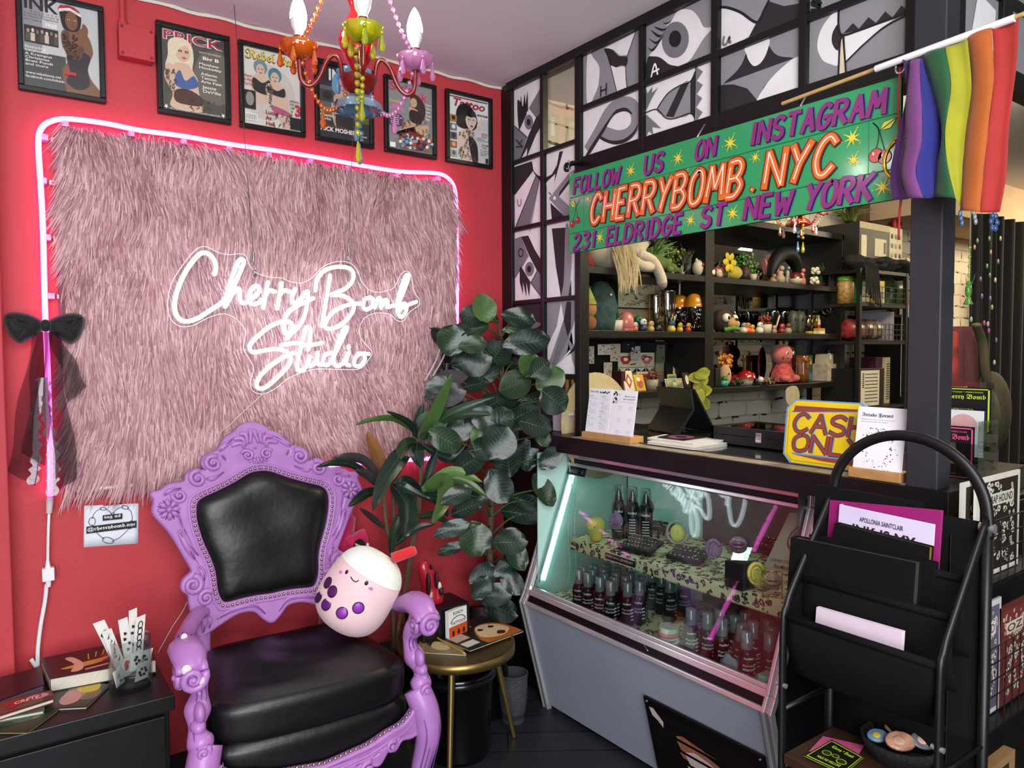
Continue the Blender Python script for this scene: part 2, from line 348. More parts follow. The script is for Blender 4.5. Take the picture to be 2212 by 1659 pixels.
def pane(name,base,shapes,y0,y1,z0,z1):
 mb=MB();mb.box((.004,y0,z0),(.010,y1,z1),base)
 for k,sh in enumerate(shapes):
  c,sc,kind,pts=sh[:4];kx,ox,oy=sc;off=.0035-.0004*k
  q=[hx(ox+a/kx,oy+b/kx,off)for a,b in pts]
  if kind=='s':q=crom(q,6,True)
  if kind=='l':
   q=crom(q,5)if len(q)>2 else q
   mb.strip(q,(1,0,0),sh[4],c);continue
  for p in q:p.y=min(max(p.y,min(y0,y1)),max(y0,y1));p.z=min(max(p.z,z0),z1)
  mb.poly(q,c)
 o=mb.build('painted_pane',PANE,pf);return o
def ov(cx,cy,rx,ry,tilt=0,n=20):
 return[(cx+rx*cos(2*pi*i/n)*cos(tilt)-ry*sin(2*pi*i/n)*sin(tilt),cy+rx*cos(2*pi*i/n)*sin(tilt)+ry*sin(2*pi*i/n)*cos(tilt))for i in range(n)]
A=(6.144,920,150);B=(4.606,1090,320);Cc=(4.147,1060,600);D=(5.925,1250,60);E_=(3.4,1520,0);F_=(5.53,1640,0);G_=(3.16,1060,0)
pane('a',PW,[(PD,A,'p',[(1540,210),(1365,515),(1460,640),(1540,545)]),(PB,A,'p',[(1545,545),(1460,640),(1350,905),(1240,1230),(1260,1235),(1420,900),(1545,690)]),
(PB,A,'p',[(1340,1160),(1240,1240),(1320,1180),(1460,870),(1540,730),(1540,540),(1350,905)]),(PD,A,'p',[(1165,740),(1345,900),(1240,1240),(1165,1260)]),
(PB,A,'s',[(1225,400),(1215,560),(1235,790),(1265,760),(1340,620),(1320,560)]),(PK,A,'p',[(1260,340),(1240,700),(1300,650)]),(PK,A,'p',[(1310,310),(1270,640),(1330,600)]),(PK,A,'p',[(1350,280),(1300,620),(1355,540)]),
(PW,A,'p',[(1370,520),(1460,640),(1350,900),(1245,800)]),(PD,A,'p',ov(1365,700,58,100)),(PK,A,'p',ov(1362,700,26,45)),
(PK,A,'l',[(1192,930),(1285,1030)],.005),(PK,A,'l',[(1195,1028),(1280,1025)],.005),(PK,A,'l',[(1235,1000),(1280,930)],.005),(PK,A,'l',[(1165,740),(1345,900)],.003)],-.30,-.085,2.408,2.735)
pane('b',PW,[(PB,B,'p',[(90,190),(272,130),(285,215),(100,465)]),(PD,B,'p',[(315,262),(350,285),(255,820),(100,845)]),(PK,B,'s',[(272,130),(285,215),(330,270),(380,285),(380,345),(340,310),(285,230)]),
(PK,B,'l',[(285,220),(100,465)],.003),(PK,B,'l',[(315,262),(100,815)],.003),(PK,B,'l',[(350,290),(250,830)],.003),(PD,B,'l',[(127,510),(132,560),(148,575),(163,555),(162,505)],.005)],-.30,-.085,2.108,2.392)
pane('c',PW,[(PD,B,'p',[(105,900),(165,880),(235,1065),(105,1290)]),(PB,B,'p',[(165,880),(235,870),(300,1010),(380,1140),(380,1300),(320,1215),(240,1060)]),(PD,B,'p',[(325,1215),(380,1290),(380,1500),(260,1340)]),
(PB,B,'p',[(150,1190),(165,1180),(255,1340),(245,1480),(215,1330),(218,1480),(180,1330),(185,1460),(150,1330)]),(PD,B,'p',ov(248,1203,44,72)),(PK,B,'p',ov(244,1203,20,34)),
(PK,B,'l',[(105,1290),(240,1068)],.003),(PK,B,'l',[(165,1185),(260,1340),(380,1500)],.003),(PK,B,'l',ov(160,1040,22,38,0,14)+[(182,1040)],.005),(PK,B,'l',[(325,1215),(260,1340)],.003)],-.30,-.085,1.776,2.088)
pane('d',PB,[(PD,Cc,'s',[(225,265),(330,300),(400,390),(465,410),(380,460),(300,470),(220,480)]),(PW,Cc,'p',[(215,650),(235,640),(190,720)])],-.30,-.085,1.449,1.756)
MB().box((.006,-.532,2.41),(.009,-.322,2.727)).build('clear_pane',glassmat(refl=.05),pf)
pane('e',PW,[(PB,B,'p',[(545,35),(582,30),(460,470),(435,440),(500,260),(410,340),(410,290),(470,260),(520,170)]),(PG,B,'p',[(735,190),(640,250),(440,500),(600,745),(735,700),(540,480),(735,250)]),
(PB,B,'p',[(735,200),(735,240),(540,485),(545,440)]),(PB,B,'p',[(455,545),(600,740),(470,790)]),(PW,B,'p',[(505,255),(480,470),(420,420),(415,350)]),(PX,B,'p',ov(497,497,14,20))],-.526,-.325,2.108,2.392)
pane('f',PW,[(PB,B,'p',[(470,800),(610,790),(590,1490),(560,1490),(510,1180)]),(PG,B,'s',[(605,795),(640,790),(665,1050),(660,1250),(630,1490),(565,1490),(590,1300)]),(PB,B,'p',[(662,1300),(665,1490),(635,1490)])],-.526,-.325,1.776,2.088)
pane('g',PG,[(PW,Cc,'p',[(630,225),(655,370),(510,790),(510,610),(590,440)]),(PB,Cc,'p',[(680,215),(720,215),(720,450),(690,530),(655,380)]),(PW,Cc,'p',[(790,300),(790,560),(680,680),(570,800),(515,880),(790,880),(740,620),(725,480)]),
(PG,Cc,'p',[(690,535),(745,620),(795,870),(730,740)]),(PB,Cc,'p',[(795,580),(795,640),(640,730),(570,800),(690,690)]),(PD,Cc,'p',[(690,535),(655,380),(550,780),(580,780)])],-.526,-.325,1.449,1.756)
pane('h',PG,[(PW,D,'s',[(112,340),(200,400),(262,500),(262,650),(230,800),(110,985)]),(PW,D,'p',[(330,262),(725,60),(620,350),(530,355),(440,280)]),(PB,D,'s',[(330,268),(430,280),(510,360),(620,375),(610,480),(540,480),(470,505),(400,470),(370,370)]),
(PW,D,'p',[(410,480),(480,510),(560,490),(605,510),(600,640),(615,780),(490,830)]),(PK,D,'l',[(330,270),(395,440),(490,830)],.003),(PK,D,'l',[(728,55),(620,370),(600,520),(620,775)],.003),
(PK,D,'l',[(283,745),(280,885)],.006),(PK,D,'l',[(355,705),(350,855)],.006),(PK,D,'l',[(283,810),(350,785)],.006)],-.888,-.562,zm+.011,2.735)
pane('i',PG,[(PW,G_,'s',[(1080,385),(1160,280),(1215,150),(1290,70),(1370,70),(1420,120),(1455,185),(1515,190),(1455,260),(1400,350),(1350,420),(1270,465),(1200,440),(1140,390)]),(PB,G_,'s',[(1070,400),(1110,385),(1160,395),(1220,440),(1290,460),(1180,510),(1065,540)]),
(PD,G_,'p',ov(1260,272,92,125,.12)),(PK,G_,'p',ov(1258,265,42,58,.12)),
(PK,G_,'s',[(1175,155),(1215,150),(1260,90),(1215,160)]),(PK,G_,'s',[(1115,180),(1190,195),(1240,130),(1180,210)]),(PK,G_,'s',[(1095,205),(1160,240),(1200,190),(1150,255)]),(PK,G_,'s',[(1080,260),(1130,285),(1180,235),(1135,300)]),(PK,G_,'s',[(1070,315),(1100,335),(1150,290),(1105,350)]),
(PX,G_,'l',[(1095,528),(1120,435),(1140,515)],.007),(PX,G_,'l',[(1102,495),(1150,470)],.007)],-1.219,-.908,zm+.011,2.735)
pane('j',PG,[(PW,E_,'s',[(105,70),(170,65),(260,90),(385,175),(330,270),(105,365),(100,200)]),(PB,E_,'p',[(480,10),(590,45),(705,25),(705,135),(330,275),(385,170)]),(PK,E_,'l',[(105,55),(170,55),(270,90),(390,165),(440,80),(480,0)],.008),
(PD,E_,'l',[(150,265),(142,320),(165,325),(190,270),(188,310),(203,305)],.009)],-1.542,-1.246,zm+.011,2.735)
pane('k',PG,[(PK,F_,'l',[(735,60),(710,20),(650,10),(640,50),(720,80),(690,120),(610,130)],.012)],-1.853,-1.566,zm+.011,2.735)
pane('l',PW,[(PG,D,'l',[(110,1570),(250,1330),(360,1120),(460,1010),(590,970),(690,1010),(735,1120),(715,1260),(620,1370),(480,1400),(300,1340)],.052),(PB,D,'s',[(270,1380),(400,1440),(560,1430),(690,1340),(760,1230),(720,1350),(620,1450),(480,1495),(340,1460),(265,1410)]),
(PB,D,'s',[(420,1120),(520,1035),(620,1030),(690,1110),(600,1070),(500,1090),(420,1160),(300,1370),(110,1655),(105,1600)])],-.888,-.562,2.326,zm-.011)
pane('m',PW,[(PD,D,'p',[(860,770),(880,840),(945,750),(940,830),(1020,760),(940,900),(865,1060)]),(PG,D,'s',[(1000,1045),(1130,850),(1290,740),(1420,700),(1425,1090),(1220,1150),(1100,1130)]),(PB,D,'p',[(1300,745),(1410,705),(1215,1145),(1115,1135)]),
(PB,D,'p',[(1490,570),(1490,1140),(1430,1090),(1430,690)]),(PD,D,'p',[(1510,500),(1590,560),(1510,680),(1590,730),(1510,850),(1580,900),(1505,1020),(1585,1080),(1500,1215)]),(PD,D,'p',[(860,1105),(1055,1285),(940,1270),(955,1370),(900,1320),(860,1400)]),
(PK,D,'l',[(860,1085),(1000,1045),(1110,1150),(1230,1160),(1425,1095),(1490,1165)],.004),(PK,D,'l',[(1500,490),(1485,1230)],.004),(PK,D,'l',[(1000,1045),(1130,850),(1290,740),(1425,690),(1490,560)],.004)],-1.219,-.908,2.326,zm-.011)
pane('n',PB,[(PG,E_,'s',[(105,425),(310,345),(300,420),(260,500),(180,580),(110,625)]),(PG,E_,'s',[(478,280),(710,185),(708,405),(620,420),(540,405),(490,350)]),(PW,E_,'s',[(310,345),(475,280),(465,380),(420,460),(370,485),(335,450),(315,400)]),
(PG,E_,'p',[(110,630),(300,560),(700,415),(560,510),(440,640),(400,760),(380,720),(320,650),(220,620)]),(PW,E_,'s',[(708,420),(708,660),(400,770),(440,650),(560,510)])],-1.542,-1.246,2.326,zm-.011)
pane('o',PG,[(PW,F_,'s',[(940,120),(850,190),(750,330),(700,480),(700,600),(760,720),(850,765),(940,775),(940,600),(870,520),(880,380),(940,290)]),(PB,F_,'s',[(940,290),(885,370),(865,470),(890,560),(940,600),(960,500),(985,430),(950,380)]),(PW,F_,'p',[(1020,435),(1620,225),(1450,340),(1200,560),(1030,745)]),
(PT,F_,'p',[(990,440),(1030,920),(955,945),(965,520)]),(PB,F_,'p',[(1005,400),(1120,275),(1190,345),(1305,205),(1395,275),(1505,135),(1590,210),(1700,65),(1790,140),(1600,220),(1200,360)]),
(PK,F_,'l',[(950,110),(950,330),(1000,420),(1190,365),(1500,250),(1800,140)],.006),(PK,F_,'l',[(1800,160),(1500,320),(1250,530),(1030,745)],.005),(PK,F_,'l',[(1000,430),(965,520),(945,940)],.005),(PK,F_,'l',[(1005,430),(1040,920)],.005)],-1.853,-1.566,2.326,zm-.011)
struct('trim_3',MB().box((-.075,-1.985,1.19),(-.005,-1.905,H)),mat('#2c2c33',.45,bump=.2,bs=25,nv=.12),bevel=.004)
p2=MB();p2.box((0,-1.97,2.27),(2.2,-1.93,2.33));p2.box((0,-1.97,2.30),(.06,-1.93,H));p2.box((.29,-1.97,2.30),(.35,-1.93,H));p2.box((0,-1.965,2.50),(2.2,-1.935,2.53));p2.box((0,-1.97,2.735),(2.2,-1.93,H));p2.box((.9,-1.97,2.3),(.95,-1.93,H))
p2o=struct('wall_partition_side',p2,blk,bevel=.002)
q=MB();q.box((.06,-1.955,2.33),(2.2,-1.95,2.735),PG);q.add([(.12,-1.957,2.36),(.26,-1.957,2.36),(.27,-1.957,2.47),(.16,-1.957,2.49)],[(0,1,2,3)],PW);q.add([(.12,-1.957,2.55),(.26,-1.957,2.55),(.2,-1.957,2.7)],[(0,1,2)],PB)
q.build('painted_pane',PANE,p2o)
h=thing('hook_rod','black steel rod with eye hook sticking out beside the green sign','hook',(0,-.56,2.29))
a=hx(1225,358,-.1);MB().tube([(-.0,-.575,2.30),(-.06,-.57,2.295),a],.010,8).tube([a+V((0,.014*cos(t*pi/6),.014*sin(t*pi/6)-.006))for t in range(12)],.006,6,closed=True).build('rod',blk,h)
# ---------------------------------------------------------------- counter top
ct=thing('counter_top','long black counter top with glass sheet and taped light edge','counter',(.25,-1.0,1.13))
cmb=MB();CT=1.195
cmb.prism([(-.075,.0,1.128),(.55,.0,1.128),(.55,-1.96,1.128),(.02,-2.02,1.128),(-.09,-2.02,1.128)],(0,0,CT-1.128));cmb.build('worktop',blkwood,ct,bevel=.004)
MB().box((-.068,-1.98,CT),(-.005,-.57,CT+.0012)).build('edge_strip',mat('#a79c86',.35,nv=.35,ns=18),ct)
MB().box((.0,-1.86,CT+.0005),(.5,-.57,CT+.005)).build('glass_sheet',mat('#262c28',.04,nv=0,coat=1),ct)
struct('wall_counter',MB().box((.10,-2.0,0),(.52,-1.64,1.126)).box((.44,-1.64,0),(.52,0,1.126)).box((.01,-.39,0),(.03,-.063,1.126)),blk)
# ================================================================ LEFT WALL
import numpy as np
fx0,fx1,fz0,fz1=hy(107,300).x,hy(972,410).x,hy(160,1046).z,hy(500,336).z
fur=thing('fur_wall_hanging','large dusty pink shaggy faux fur panel mounted on the red wall','wall hanging',((fx0+fx1)/2,-.01,(fz0+fz1)/2))
MB().box((fx0+.01,-.03,fz0+.045),(fx1-.01,-.002,fz1-.01)).build('backing_board',mat('#7d4f5a',.9),fur,bevel=.006)
rng=np.random.default_rng(4)
def vnoise(x,z,s,seed):
 r=np.random.default_rng(seed);g=r.uniform(-1,1,(64,64));X=x*s+20;Z=z*s+20
 i=np.floor(X).astype(int)%63;j=np.floor(Z).astype(int)%63;a=X-np.floor(X);b=Z-np.floor(Z);a=a*a*(3-2*a);b=b*b*(3-2*b)
 return(g[i,j]*(1-a)+g[i+1,j]*a)*(1-b)+(g[i,j+1]*(1-a)+g[i+1,j+1]*a)*b
def fur_mesh(n,seg=6):
 x=rng.uniform(fx0+.03,fx1-.02,n);z=rng.uniform(fz0+.075,fz1+.012,n)
 L=rng.uniform(.10,.19,n)*(.85+.3*vnoise(x,z,7,3));L*=np.where(z<fz0+.08,.75,1)
 lean=.50*vnoise(x,z,3,1)+.62*vnoise(x,z,9,2)+rng.normal(0,.09,n)
 lean+=np.where(x<fx0+.07,-.22,0)+np.where(x>fx1-.06,.25,0)
 curl=.30*vnoise(x,z,11,5)+rng.normal(0,.07,n);out=(.016+.014*vnoise(x,z,8,6)+rng.uniform(-.006,.008,n))
 up=np.where(z>fz1-.03,rng.uniform(0,.8,n),0)
 wid=rng.uniform(.0010,.0026,n);ph=3*vnoise(x,z,10,9)+rng.uniform(-.5,.5,n);tw=rng.uniform(-.6,.6,n)
 t=np.linspace(0,1,seg)[None,:]
 ang=lean[:,None]*(.3+.7*t)+curl[:,None]*np.sin(t*2.6+ph[:,None])*.8
 ds=L[:,None]/(seg-1)
 dx=np.sin(ang)*ds;dz=(-np.cos(ang)+1.7*up[:,None]*(1-t)**2)*ds
 px=x[:,None]+np.cumsum(dx,1)-dx;pz=z[:,None]+np.cumsum(dz,1)-dz
 py=-.028-out[:,None]*(np.sin(np.clip(t*1.15,0,1)*pi)**.7)-.006*t
 w=wid[:,None]*np.where(t<.7,1,(1-t)/.3+.08)
 ox=np.cos(ang)*np.cos(tw[:,None])*w;oz=np.sin(ang)*np.cos(tw[:,None])*w;oy=np.sin(tw[:,None])*w
 a=np.stack([px-ox,py-oy,pz-oz],-1);b=np.stack([px+ox,py+oy,pz+oz],-1)
 vs=np.stack([a,b],2).reshape(-1,3)
 base=(np.arange(n)*seg*2)[:,None]+(np.arange(seg-1)*2)[None,:]
 fs=np.stack([base,base+1,base+3,base+2],-1).reshape(-1,4)
 col=np.clip(np.digitize(vnoise(x,z,11,8)*.5+rng.normal(0,.45,n),[-.45,.15,.6]),0,3)
 return vs,fs,np.repeat(col,seg-1)
vs,fs,mi=fur_mesh(66000)
vs=vs-np.array(org(fur))
me=bpy.data.meshes.new('fur');me.vertices.add(len(vs));me.vertices.foreach_set('co',vs.ravel());me.loops.add(len(fs)*4);me.loops.foreach_set('vertex_index',fs.ravel().astype(np.int32))
me.polygons.add(len(fs));me.polygons.foreach_set('loop_start',np.arange(0,len(fs)*4,4,dtype=np.int32));me.polygons.foreach_set('loop_total',np.full(len(fs),4,dtype=np.int32))
for c in('#9d6c75','#bf9095','#d4acad','#ad7e87'):me.materials.append(mat(c,.6,nv=0,sheen=.3))
me.polygons.foreach_set('material_index',mi.astype(np.int32));me.polygons.foreach_set('use_smooth',np.ones(len(fs),bool));me.update();me.validate()
fo=bpy.data.objects.new('fur_pile',me);COL.objects.link(fo);fo.parent=fur;fo['kind']='stuff'
led=thing('led_rope_light','glowing pink LED rope light framing the fur panel, with white power cord','rope light',hy(108,1000))
ledm=mat('#ff66de',.4,em=6.2,nv=0);white=mat('#e8e6ea',.4,nv=.04);clearp=mat('#f3c9dd',.25,nv=.05)
top=[(108,1072),(108,960),(103,800),(97,660),(93,500),(88,400),(83,315),(88,280),(110,262),(150,257),(230,267),(300,281),(395,294),(500,312),(600,326),(696,342),(800,361),(870,371),(940,374),(968,385),(983,412),(986,470),(987,560),(987,680),(985,800),(978,940),(960,982),(920,991),(830,996),(740,1003),(640,1012),(560,1020)]
MB().tube(crom([hy(a,b,-.035)for a,b in top],5),.0085,8).build('lit_tube',ledm,led)
MB().tube(crom([hy(a,b,-.03)for a,b in[(165,1060),(260,1050),(365,1038),(470,1029),(556,1020.5)]],4),.0085,8).build('unlit_tube',mat('#cfc8c6',.3),led)
for a,b,dx,dz in[(140,270,0,1),(282,291,0,1),(395,309,0,1),(493,325,0,1),(578,337,0,1),(668,351,0,1),(748,366,0,1),(857,381,0,1),(943,388,0,1),(96,299,1,0),(93,392,1,0),(102,514,1,0),(978,430,-1,0),(980,500,-1,0),(110,640,1,0)]:
 p=hy(a,b,-.02);m=MB();m.box(p+V((-.009,-.02,-.009)),p+V((.009,.018,.009)))
 q=p+V((dx*.026,0,-dz*.026));m.box(q+V((-.009,.0,-.007)),q+V((.009,.018,.007)),1);m.cyl(q+V((0,-.004,0)),q+V((0,.002,0)),.003,n=8,mi=2)
 m.build('mounting_clip',[mat('#f0a6d6',.3,nv=.04),clearp,mat('#444444',.4)],led)
p=hy(108,1075,-.035);q=hy(106,1108,-.035);r_=hy(104,1240,-.035)
MB().cyl(p,q,.011,.009,n=12).build('end_connector',mat('#cdbfc6',.2),led)
cord=crom([hy(a,b,-.03)for a,b in[(106,1108),(104,1160),(103,1225)]],5)
MB().tube(cord,.0045,8).tube(crom([hy(a,b,-.03)for a,b in[(101,1262),(97,1300),(88,1350),(82,1400),(80,1440)]]+[V((-1.9,-.03,.56))],6),.0065,8).build('power_cord',white,led)
m=MB();m.obox(r_,(.017,0,0),(0,.012,0),(0,0,.021));m.cyl(r_+V((0,0,.02)),r_+V((0,0,.045)),.009,.005,n=10);m.cyl(r_+V((0,0,-.02)),r_+V((0,0,-.042)),.010,.0066,n=10);m.build('inline_plug',white,led,bevel=.002)
NS=3.687
def nz(x,y,Y=-.135):return hy(340+x/NS,500+y/NS,Y)
neon=thing('neon_sign','white script neon sign reading Cherry Bomb Studio hung over the pink fur','neon sign',nz(1050,700))
nl=[['455,340 466,280 445,215 395,172 335,182 255,275 190,390 145,520 138,620 170,690 230,716 320,692 420,628 520,560 600,450 660,320 690,240 668,222 640,250 590,380 548,530 540,598','545,590 590,510 635,455 655,470 658,540 690,572 740,545 795,500 812,458 790,432 752,460 730,520 750,572 800,572 850,535'],
['882,405 862,500 845,608','862,505 895,470 935,478','990,412 975,500 955,612','972,510 1010,470 1055,478'],['1100,460 1072,530 1090,572 1130,550 1190,478','1200,478 1190,600 1150,720 1085,800 1030,812 1010,770 1015,700 1050,640 1130,585 1242,532'],
['1040,852 1070,800 1075,745 1040,715 1000,716 900,755 790,845 735,915 762,962 840,950 940,936 1015,950 1062,995 1052,1055 985,1135 880,1230 820,1252 790,1220 820,1150 900,1072 1000,1005 1092,965'],
['1375,350 1352,500 1330,640 1310,752','1260,470 1270,390 1330,312 1430,282 1520,290 1562,332 1550,400 1490,460 1390,502 1480,512 1552,560 1562,625 1500,712 1420,766 1352,772 1340,732 1390,652 1470,602 1560,576 1622,575'],
['1692,524 1650,545 1640,600 1670,622 1712,590 1716,540 1692,524','1722,545 1728,612 1760,532 1782,545 1778,612 1812,548 1834,555 1832,602 1870,592 1920,570 1980,430 2002,356 1984,350 1950,420 1912,560 1912,645','1912,600 1960,572 1986,592 1974,652 1942,682 1920,645 1960,602 2062,560'],
['1200,940 1222,800 1212,766 1182,772 1150,900 1114,1060 1138,1112 1188,1072 1218,985 1200,1040 1222,1072 1265,1030 1278,952 1274,1045 1310,1062','990,906 1100,888 1200,906 1312,888'],
['1385,965 1332,990 1320,1048 1360,1062 1412,980 1482,840 1512,772 1490,770 1440,880 1404,1020 1430,1072 1475,1050 1525,960 1500,1045 1530,1068'],['1526,915 1522,930'],['1612,970 1575,1010 1570,1060 1610,1072 1652,1022 1642,982 1612,970 1685,976']]
nm=mat('#eefaff',.3,em=5.0,nv=0)
for grp in nl:
 m=MB()
 for st in grp:
  q=[nz(*map(float,p.split(',')))for p in st.split()]
  q=crom(q,5)if len(q)>2 else q
  m.tube(q,.0072,8)
  for e in(q[0],q[-1]):m.ell(e,.0072,8,6)
 m.build('neon_tube',nm,neon)
ol='380,120 300,150 200,270 110,420 80,590 110,700 180,755 280,750 400,690 520,655 620,690 690,770 700,830 685,930 730,1010 765,1090 740,1200 760,1270 840,1295 940,1250 1050,1165 1200,1110 1300,1095 1500,1100 1620,1090 1690,1010 1710,965 1680,920 1620,850 1610,770 1650,690 1740,650 1850,660 1910,710 1960,710 2010,640 2080,590 2085,540 2040,470 2025,360 1990,315 1940,340 1890,440 1820,475 1720,480 1640,420 1590,310 1530,250 1430,240 1320,280 1230,370 1150,410 1060,400 990,370 900,365 800,335 740,280 700,190 640,178 560,185 480,165'
q=crom([nz(*map(float,p.split(',')),-.122)for p in ol.split()],4,True)
MB().poly(q).build('acrylic_back',glassmat('#f6f6f6',.03),neon)
MB().tube(q,.0011,5,closed=True).build('edge_glint',mat('#ffffff',.2,nv=0),neon)  # white outline paints the light caught along the clear acrylic's edge
for(a,b,tx,ty)in((778,350,505,0),(1518,268,768,120)):
 e=nz(a,b,-.122);d=hy(tx,ty,-.13);d2=e+(d-e)*((H-e.z)/(d.z-e.z));u=(d2-e).normalized()
 m=MB();m.tube([e+u*.04,d2],.0012,6);m.build('hanging_wire',mat('#5b5550',.4,.6),neon)
 m=MB();m.cyl(e+u*.05,e+u*.085,.004,n=8);m.tube([e+u*(.028+.012*sin(t))+V((.007*cos(t),0,0))for t in[k*.6 for k in range(10)]],.0016,5);m.tube([e+u*(.008+.012*sin(t))+V((.005*cos(t),.003,0))for t in[k*.62 for k in range(11)]],.0016,5);m.cyl(e+V((0,-.006,0)),e+V((0,.004,0)),.006,n=8);m.build('wire_hook',mat('#8a8a88',.3,.9),neon)
MB().tube(crom([nz(850,1290),nz(800,1330,-.12),hy(500,915,-.10),hy(470,960,-.06),hy(450,1180,-.02),hy(405,1300,-.012),hy(372,1355,-.012),hy(340,1412,-.012)],6),.0018,6).build('power_cord',mat('#cfc3be',.5),neon)
# ---------------------------------------------------------------- six framed magazine covers
SK=['#7a5238','#d9b49a','#d8b8a2','#c9a58c','#d0a78c','#dcc0ac']
fz_a,fz_b=hy(1000,357).z,hy(1000,202).z
def framed(name,x0,x1,bg,label,draw):
 z0,z1=fz_a,fz_b;t=thing(name,label,'framed magazine',((x0+x1)/2,0,z0),'framed magazine covers in a row')
 f=.017;m=MB()
 for a,b in(((x0,z0),(x1,z0+f)),((x0,z1-f),(x1,z1)),((x0,z0+f),(x0+f,z1-f)),((x1-f,z0+f),(x1,z1-f))):m.box((a[0],-.022,a[1]),(b[0],-.001,b[1]))
 m.build('frame',mat('#0c0c0d',.35,nv=.1),t,bevel=.003)
 ux,uz=x1-x0-2*f,z1-z0-2*f;mats=[];mb=MB()
 class P:pass
 g=P();g.k=0
 def ci(c):
  mm=mat(c,.35,nv=.05,ns=30)
  if mm not in mats:mats.append(mm)
  return mats.index(mm)
 def pt(u,v,k):return V((x0+f+u*ux,-.0075-.00012*k,z0+f+v*uz))
 def poly(c,pts,smooth=False):
  g.k+=1;src=[(p.x,p.y)for p in crom([(a,b,0)for a,b in pts],4,True)]if smooth else pts
  q=[pt(min(max(u,0),1),min(max(v,0),1),g.k)for u,v in src]
  mb.poly(q,ci(c))
 def oval(c,cu,cv,ru,rv):poly(c,[(cu+ru*cos(2*pi*i/16),cv+rv*sin(2*pi*i/16))for i in range(16)])
 def tx(c,s,u,v,w,h,bold=0,shear=0):g.k+=1;text(mb,s,pt(u,v,g.k),(1,0,0),(0,0,1),w*ux,h*uz,ci(c),bold,shear)
 def line(c,pts,w):g.k+=1;mb.strip([p for p in crom([pt(u,v,g.k)for u,v in pts],4)],(0,-1,0),w*ux,ci(c))
 g.poly,g.oval,g.tx,g.line=poly,oval,tx,line
 def rect(c,u0,v0,u1,v1):poly(c,[(u0,v0),(u1,v0),(u1,v1),(u0,v1)])
 g.rect=rect;poly(bg,[(0,0),(1,0),(1,1),(0,1)])
 draw(g)
 mb.build('magazine_cover',mats,t)
 MB().box((x0+f,-.0125,z0+f),(x1-f,-.0118,z1-f)).build('glazing',glassmat(refl=.02),t)
def tattoos(g,c,box,n,seed):
 r=random.Random(seed);u0,v0,u1,v1=box
 for _ in range(n):
  u,v=r.uniform(u0,u1),r.uniform(v0,v1);s=r.uniform(.015,.035)
  g.line(c,[(u,v),(u+s*r.uniform(-1,1),v+s),(u+s,v+s*r.uniform(-1,1)),(u-s*.5,v-s)],.012)
def d1(g):
 g.poly('#c3c4c6',[(.3,.1),(1,.05),(1,1),(.35,1),(.25,.5)],True);g.rect('#3d3e42',0,0,.55,.4)
 g.tx('#1b1820','INK',.03,.86,.44,.14,.03);g.tx('#222','A T L A N T A',.1,.825,.36,.02)
 g.tx('#222126','Tattoo Lifestyle &\nCulture Magazine',.02,.765,.46,.055);g.tx('#222','vol.1 issue 6',.02,.735,.22,.02);g.tx('#f2f2f2','FREE',.30,.70,.15,.04,.02)
 g.rect('#1e1c1b',.02,.49,.46,.68)
 for i in range(7):g.oval(['#b99a80','#d8d0c0','#8a6c50'][i%3],.07+i*.06,.62+.01*(i%2),.018,.022);g.rect(['#4b4742','#cdbfae','#2b2926'][i%3],.04+i*.06,.51,.095+i*.06,.60)
 g.tx('#eeeeee','featuring:\nInkaholiks\nA Krampus\nChristmas\nBrett Pundt\nand more',.02,.235,.36,.22,.01);g.tx('#e6e6e6','www.inkatlanta.net\nfacebook.com/inkatlanta',.02,.10,.58,.07,.01)
 s=SK[0]
 g.poly(s,[(.52,.7),(.5,.55),(.58,.38),(.5,.25),(.52,.1),(.6,0),(1,0),(1,.08),(.88,.2),(.84,.35),(.92,.5),(.86,.68),(.74,.74)],True)
 g.poly('#1d1a22',[(.56,.42),(.6,.25),(.55,.12),(.7,.05),(.86,.12),(.84,.3),(.88,.45),(.72,.5)],True)
 g.poly('#15110f',[(.5,.8),(.49,.95),(.62,.99),(.76,.93),(.76,.78),(.7,.71),(.55,.71)],True);g.oval(s,.64,.82,.085,.105)
 g.poly('#b3222c',[(.46,.93),(.5,.98),(.68,.985),(.75,.93),(.73,.9),(.52,.925)]);g.poly('#e9e7e4',[(.48,.9),(.62,.935),(.77,.885),(.77,.92),(.62,.965),(.48,.935)]);g.tx('#3c6a50','HAPPY HOLIDAYS',.51,.915,.22,.018)
 for u in(.60,.69):g.oval('#f3efe8',u,.83,.016,.008);g.oval('#18110e',u,.83,.008,.008)
 g.oval('#8a3a3a',.65,.765,.026,.010)
 g.poly(s,[(.78,.55),(.86,.74),(.8,.82),(.77,.76),(.72,.72),(.74,.66)],True)
 g.poly('#5b3b28',[(.52,.66),(.56,.45),(.72,.38),(.8,.52),(.74,.55),(.68,.47),(.6,.52),(.6,.68)],True);tattoos(g,'#33241b',(.52,.4,.7,.66),22,1);g.rect('#c22332',.52,.20,.68,.235)
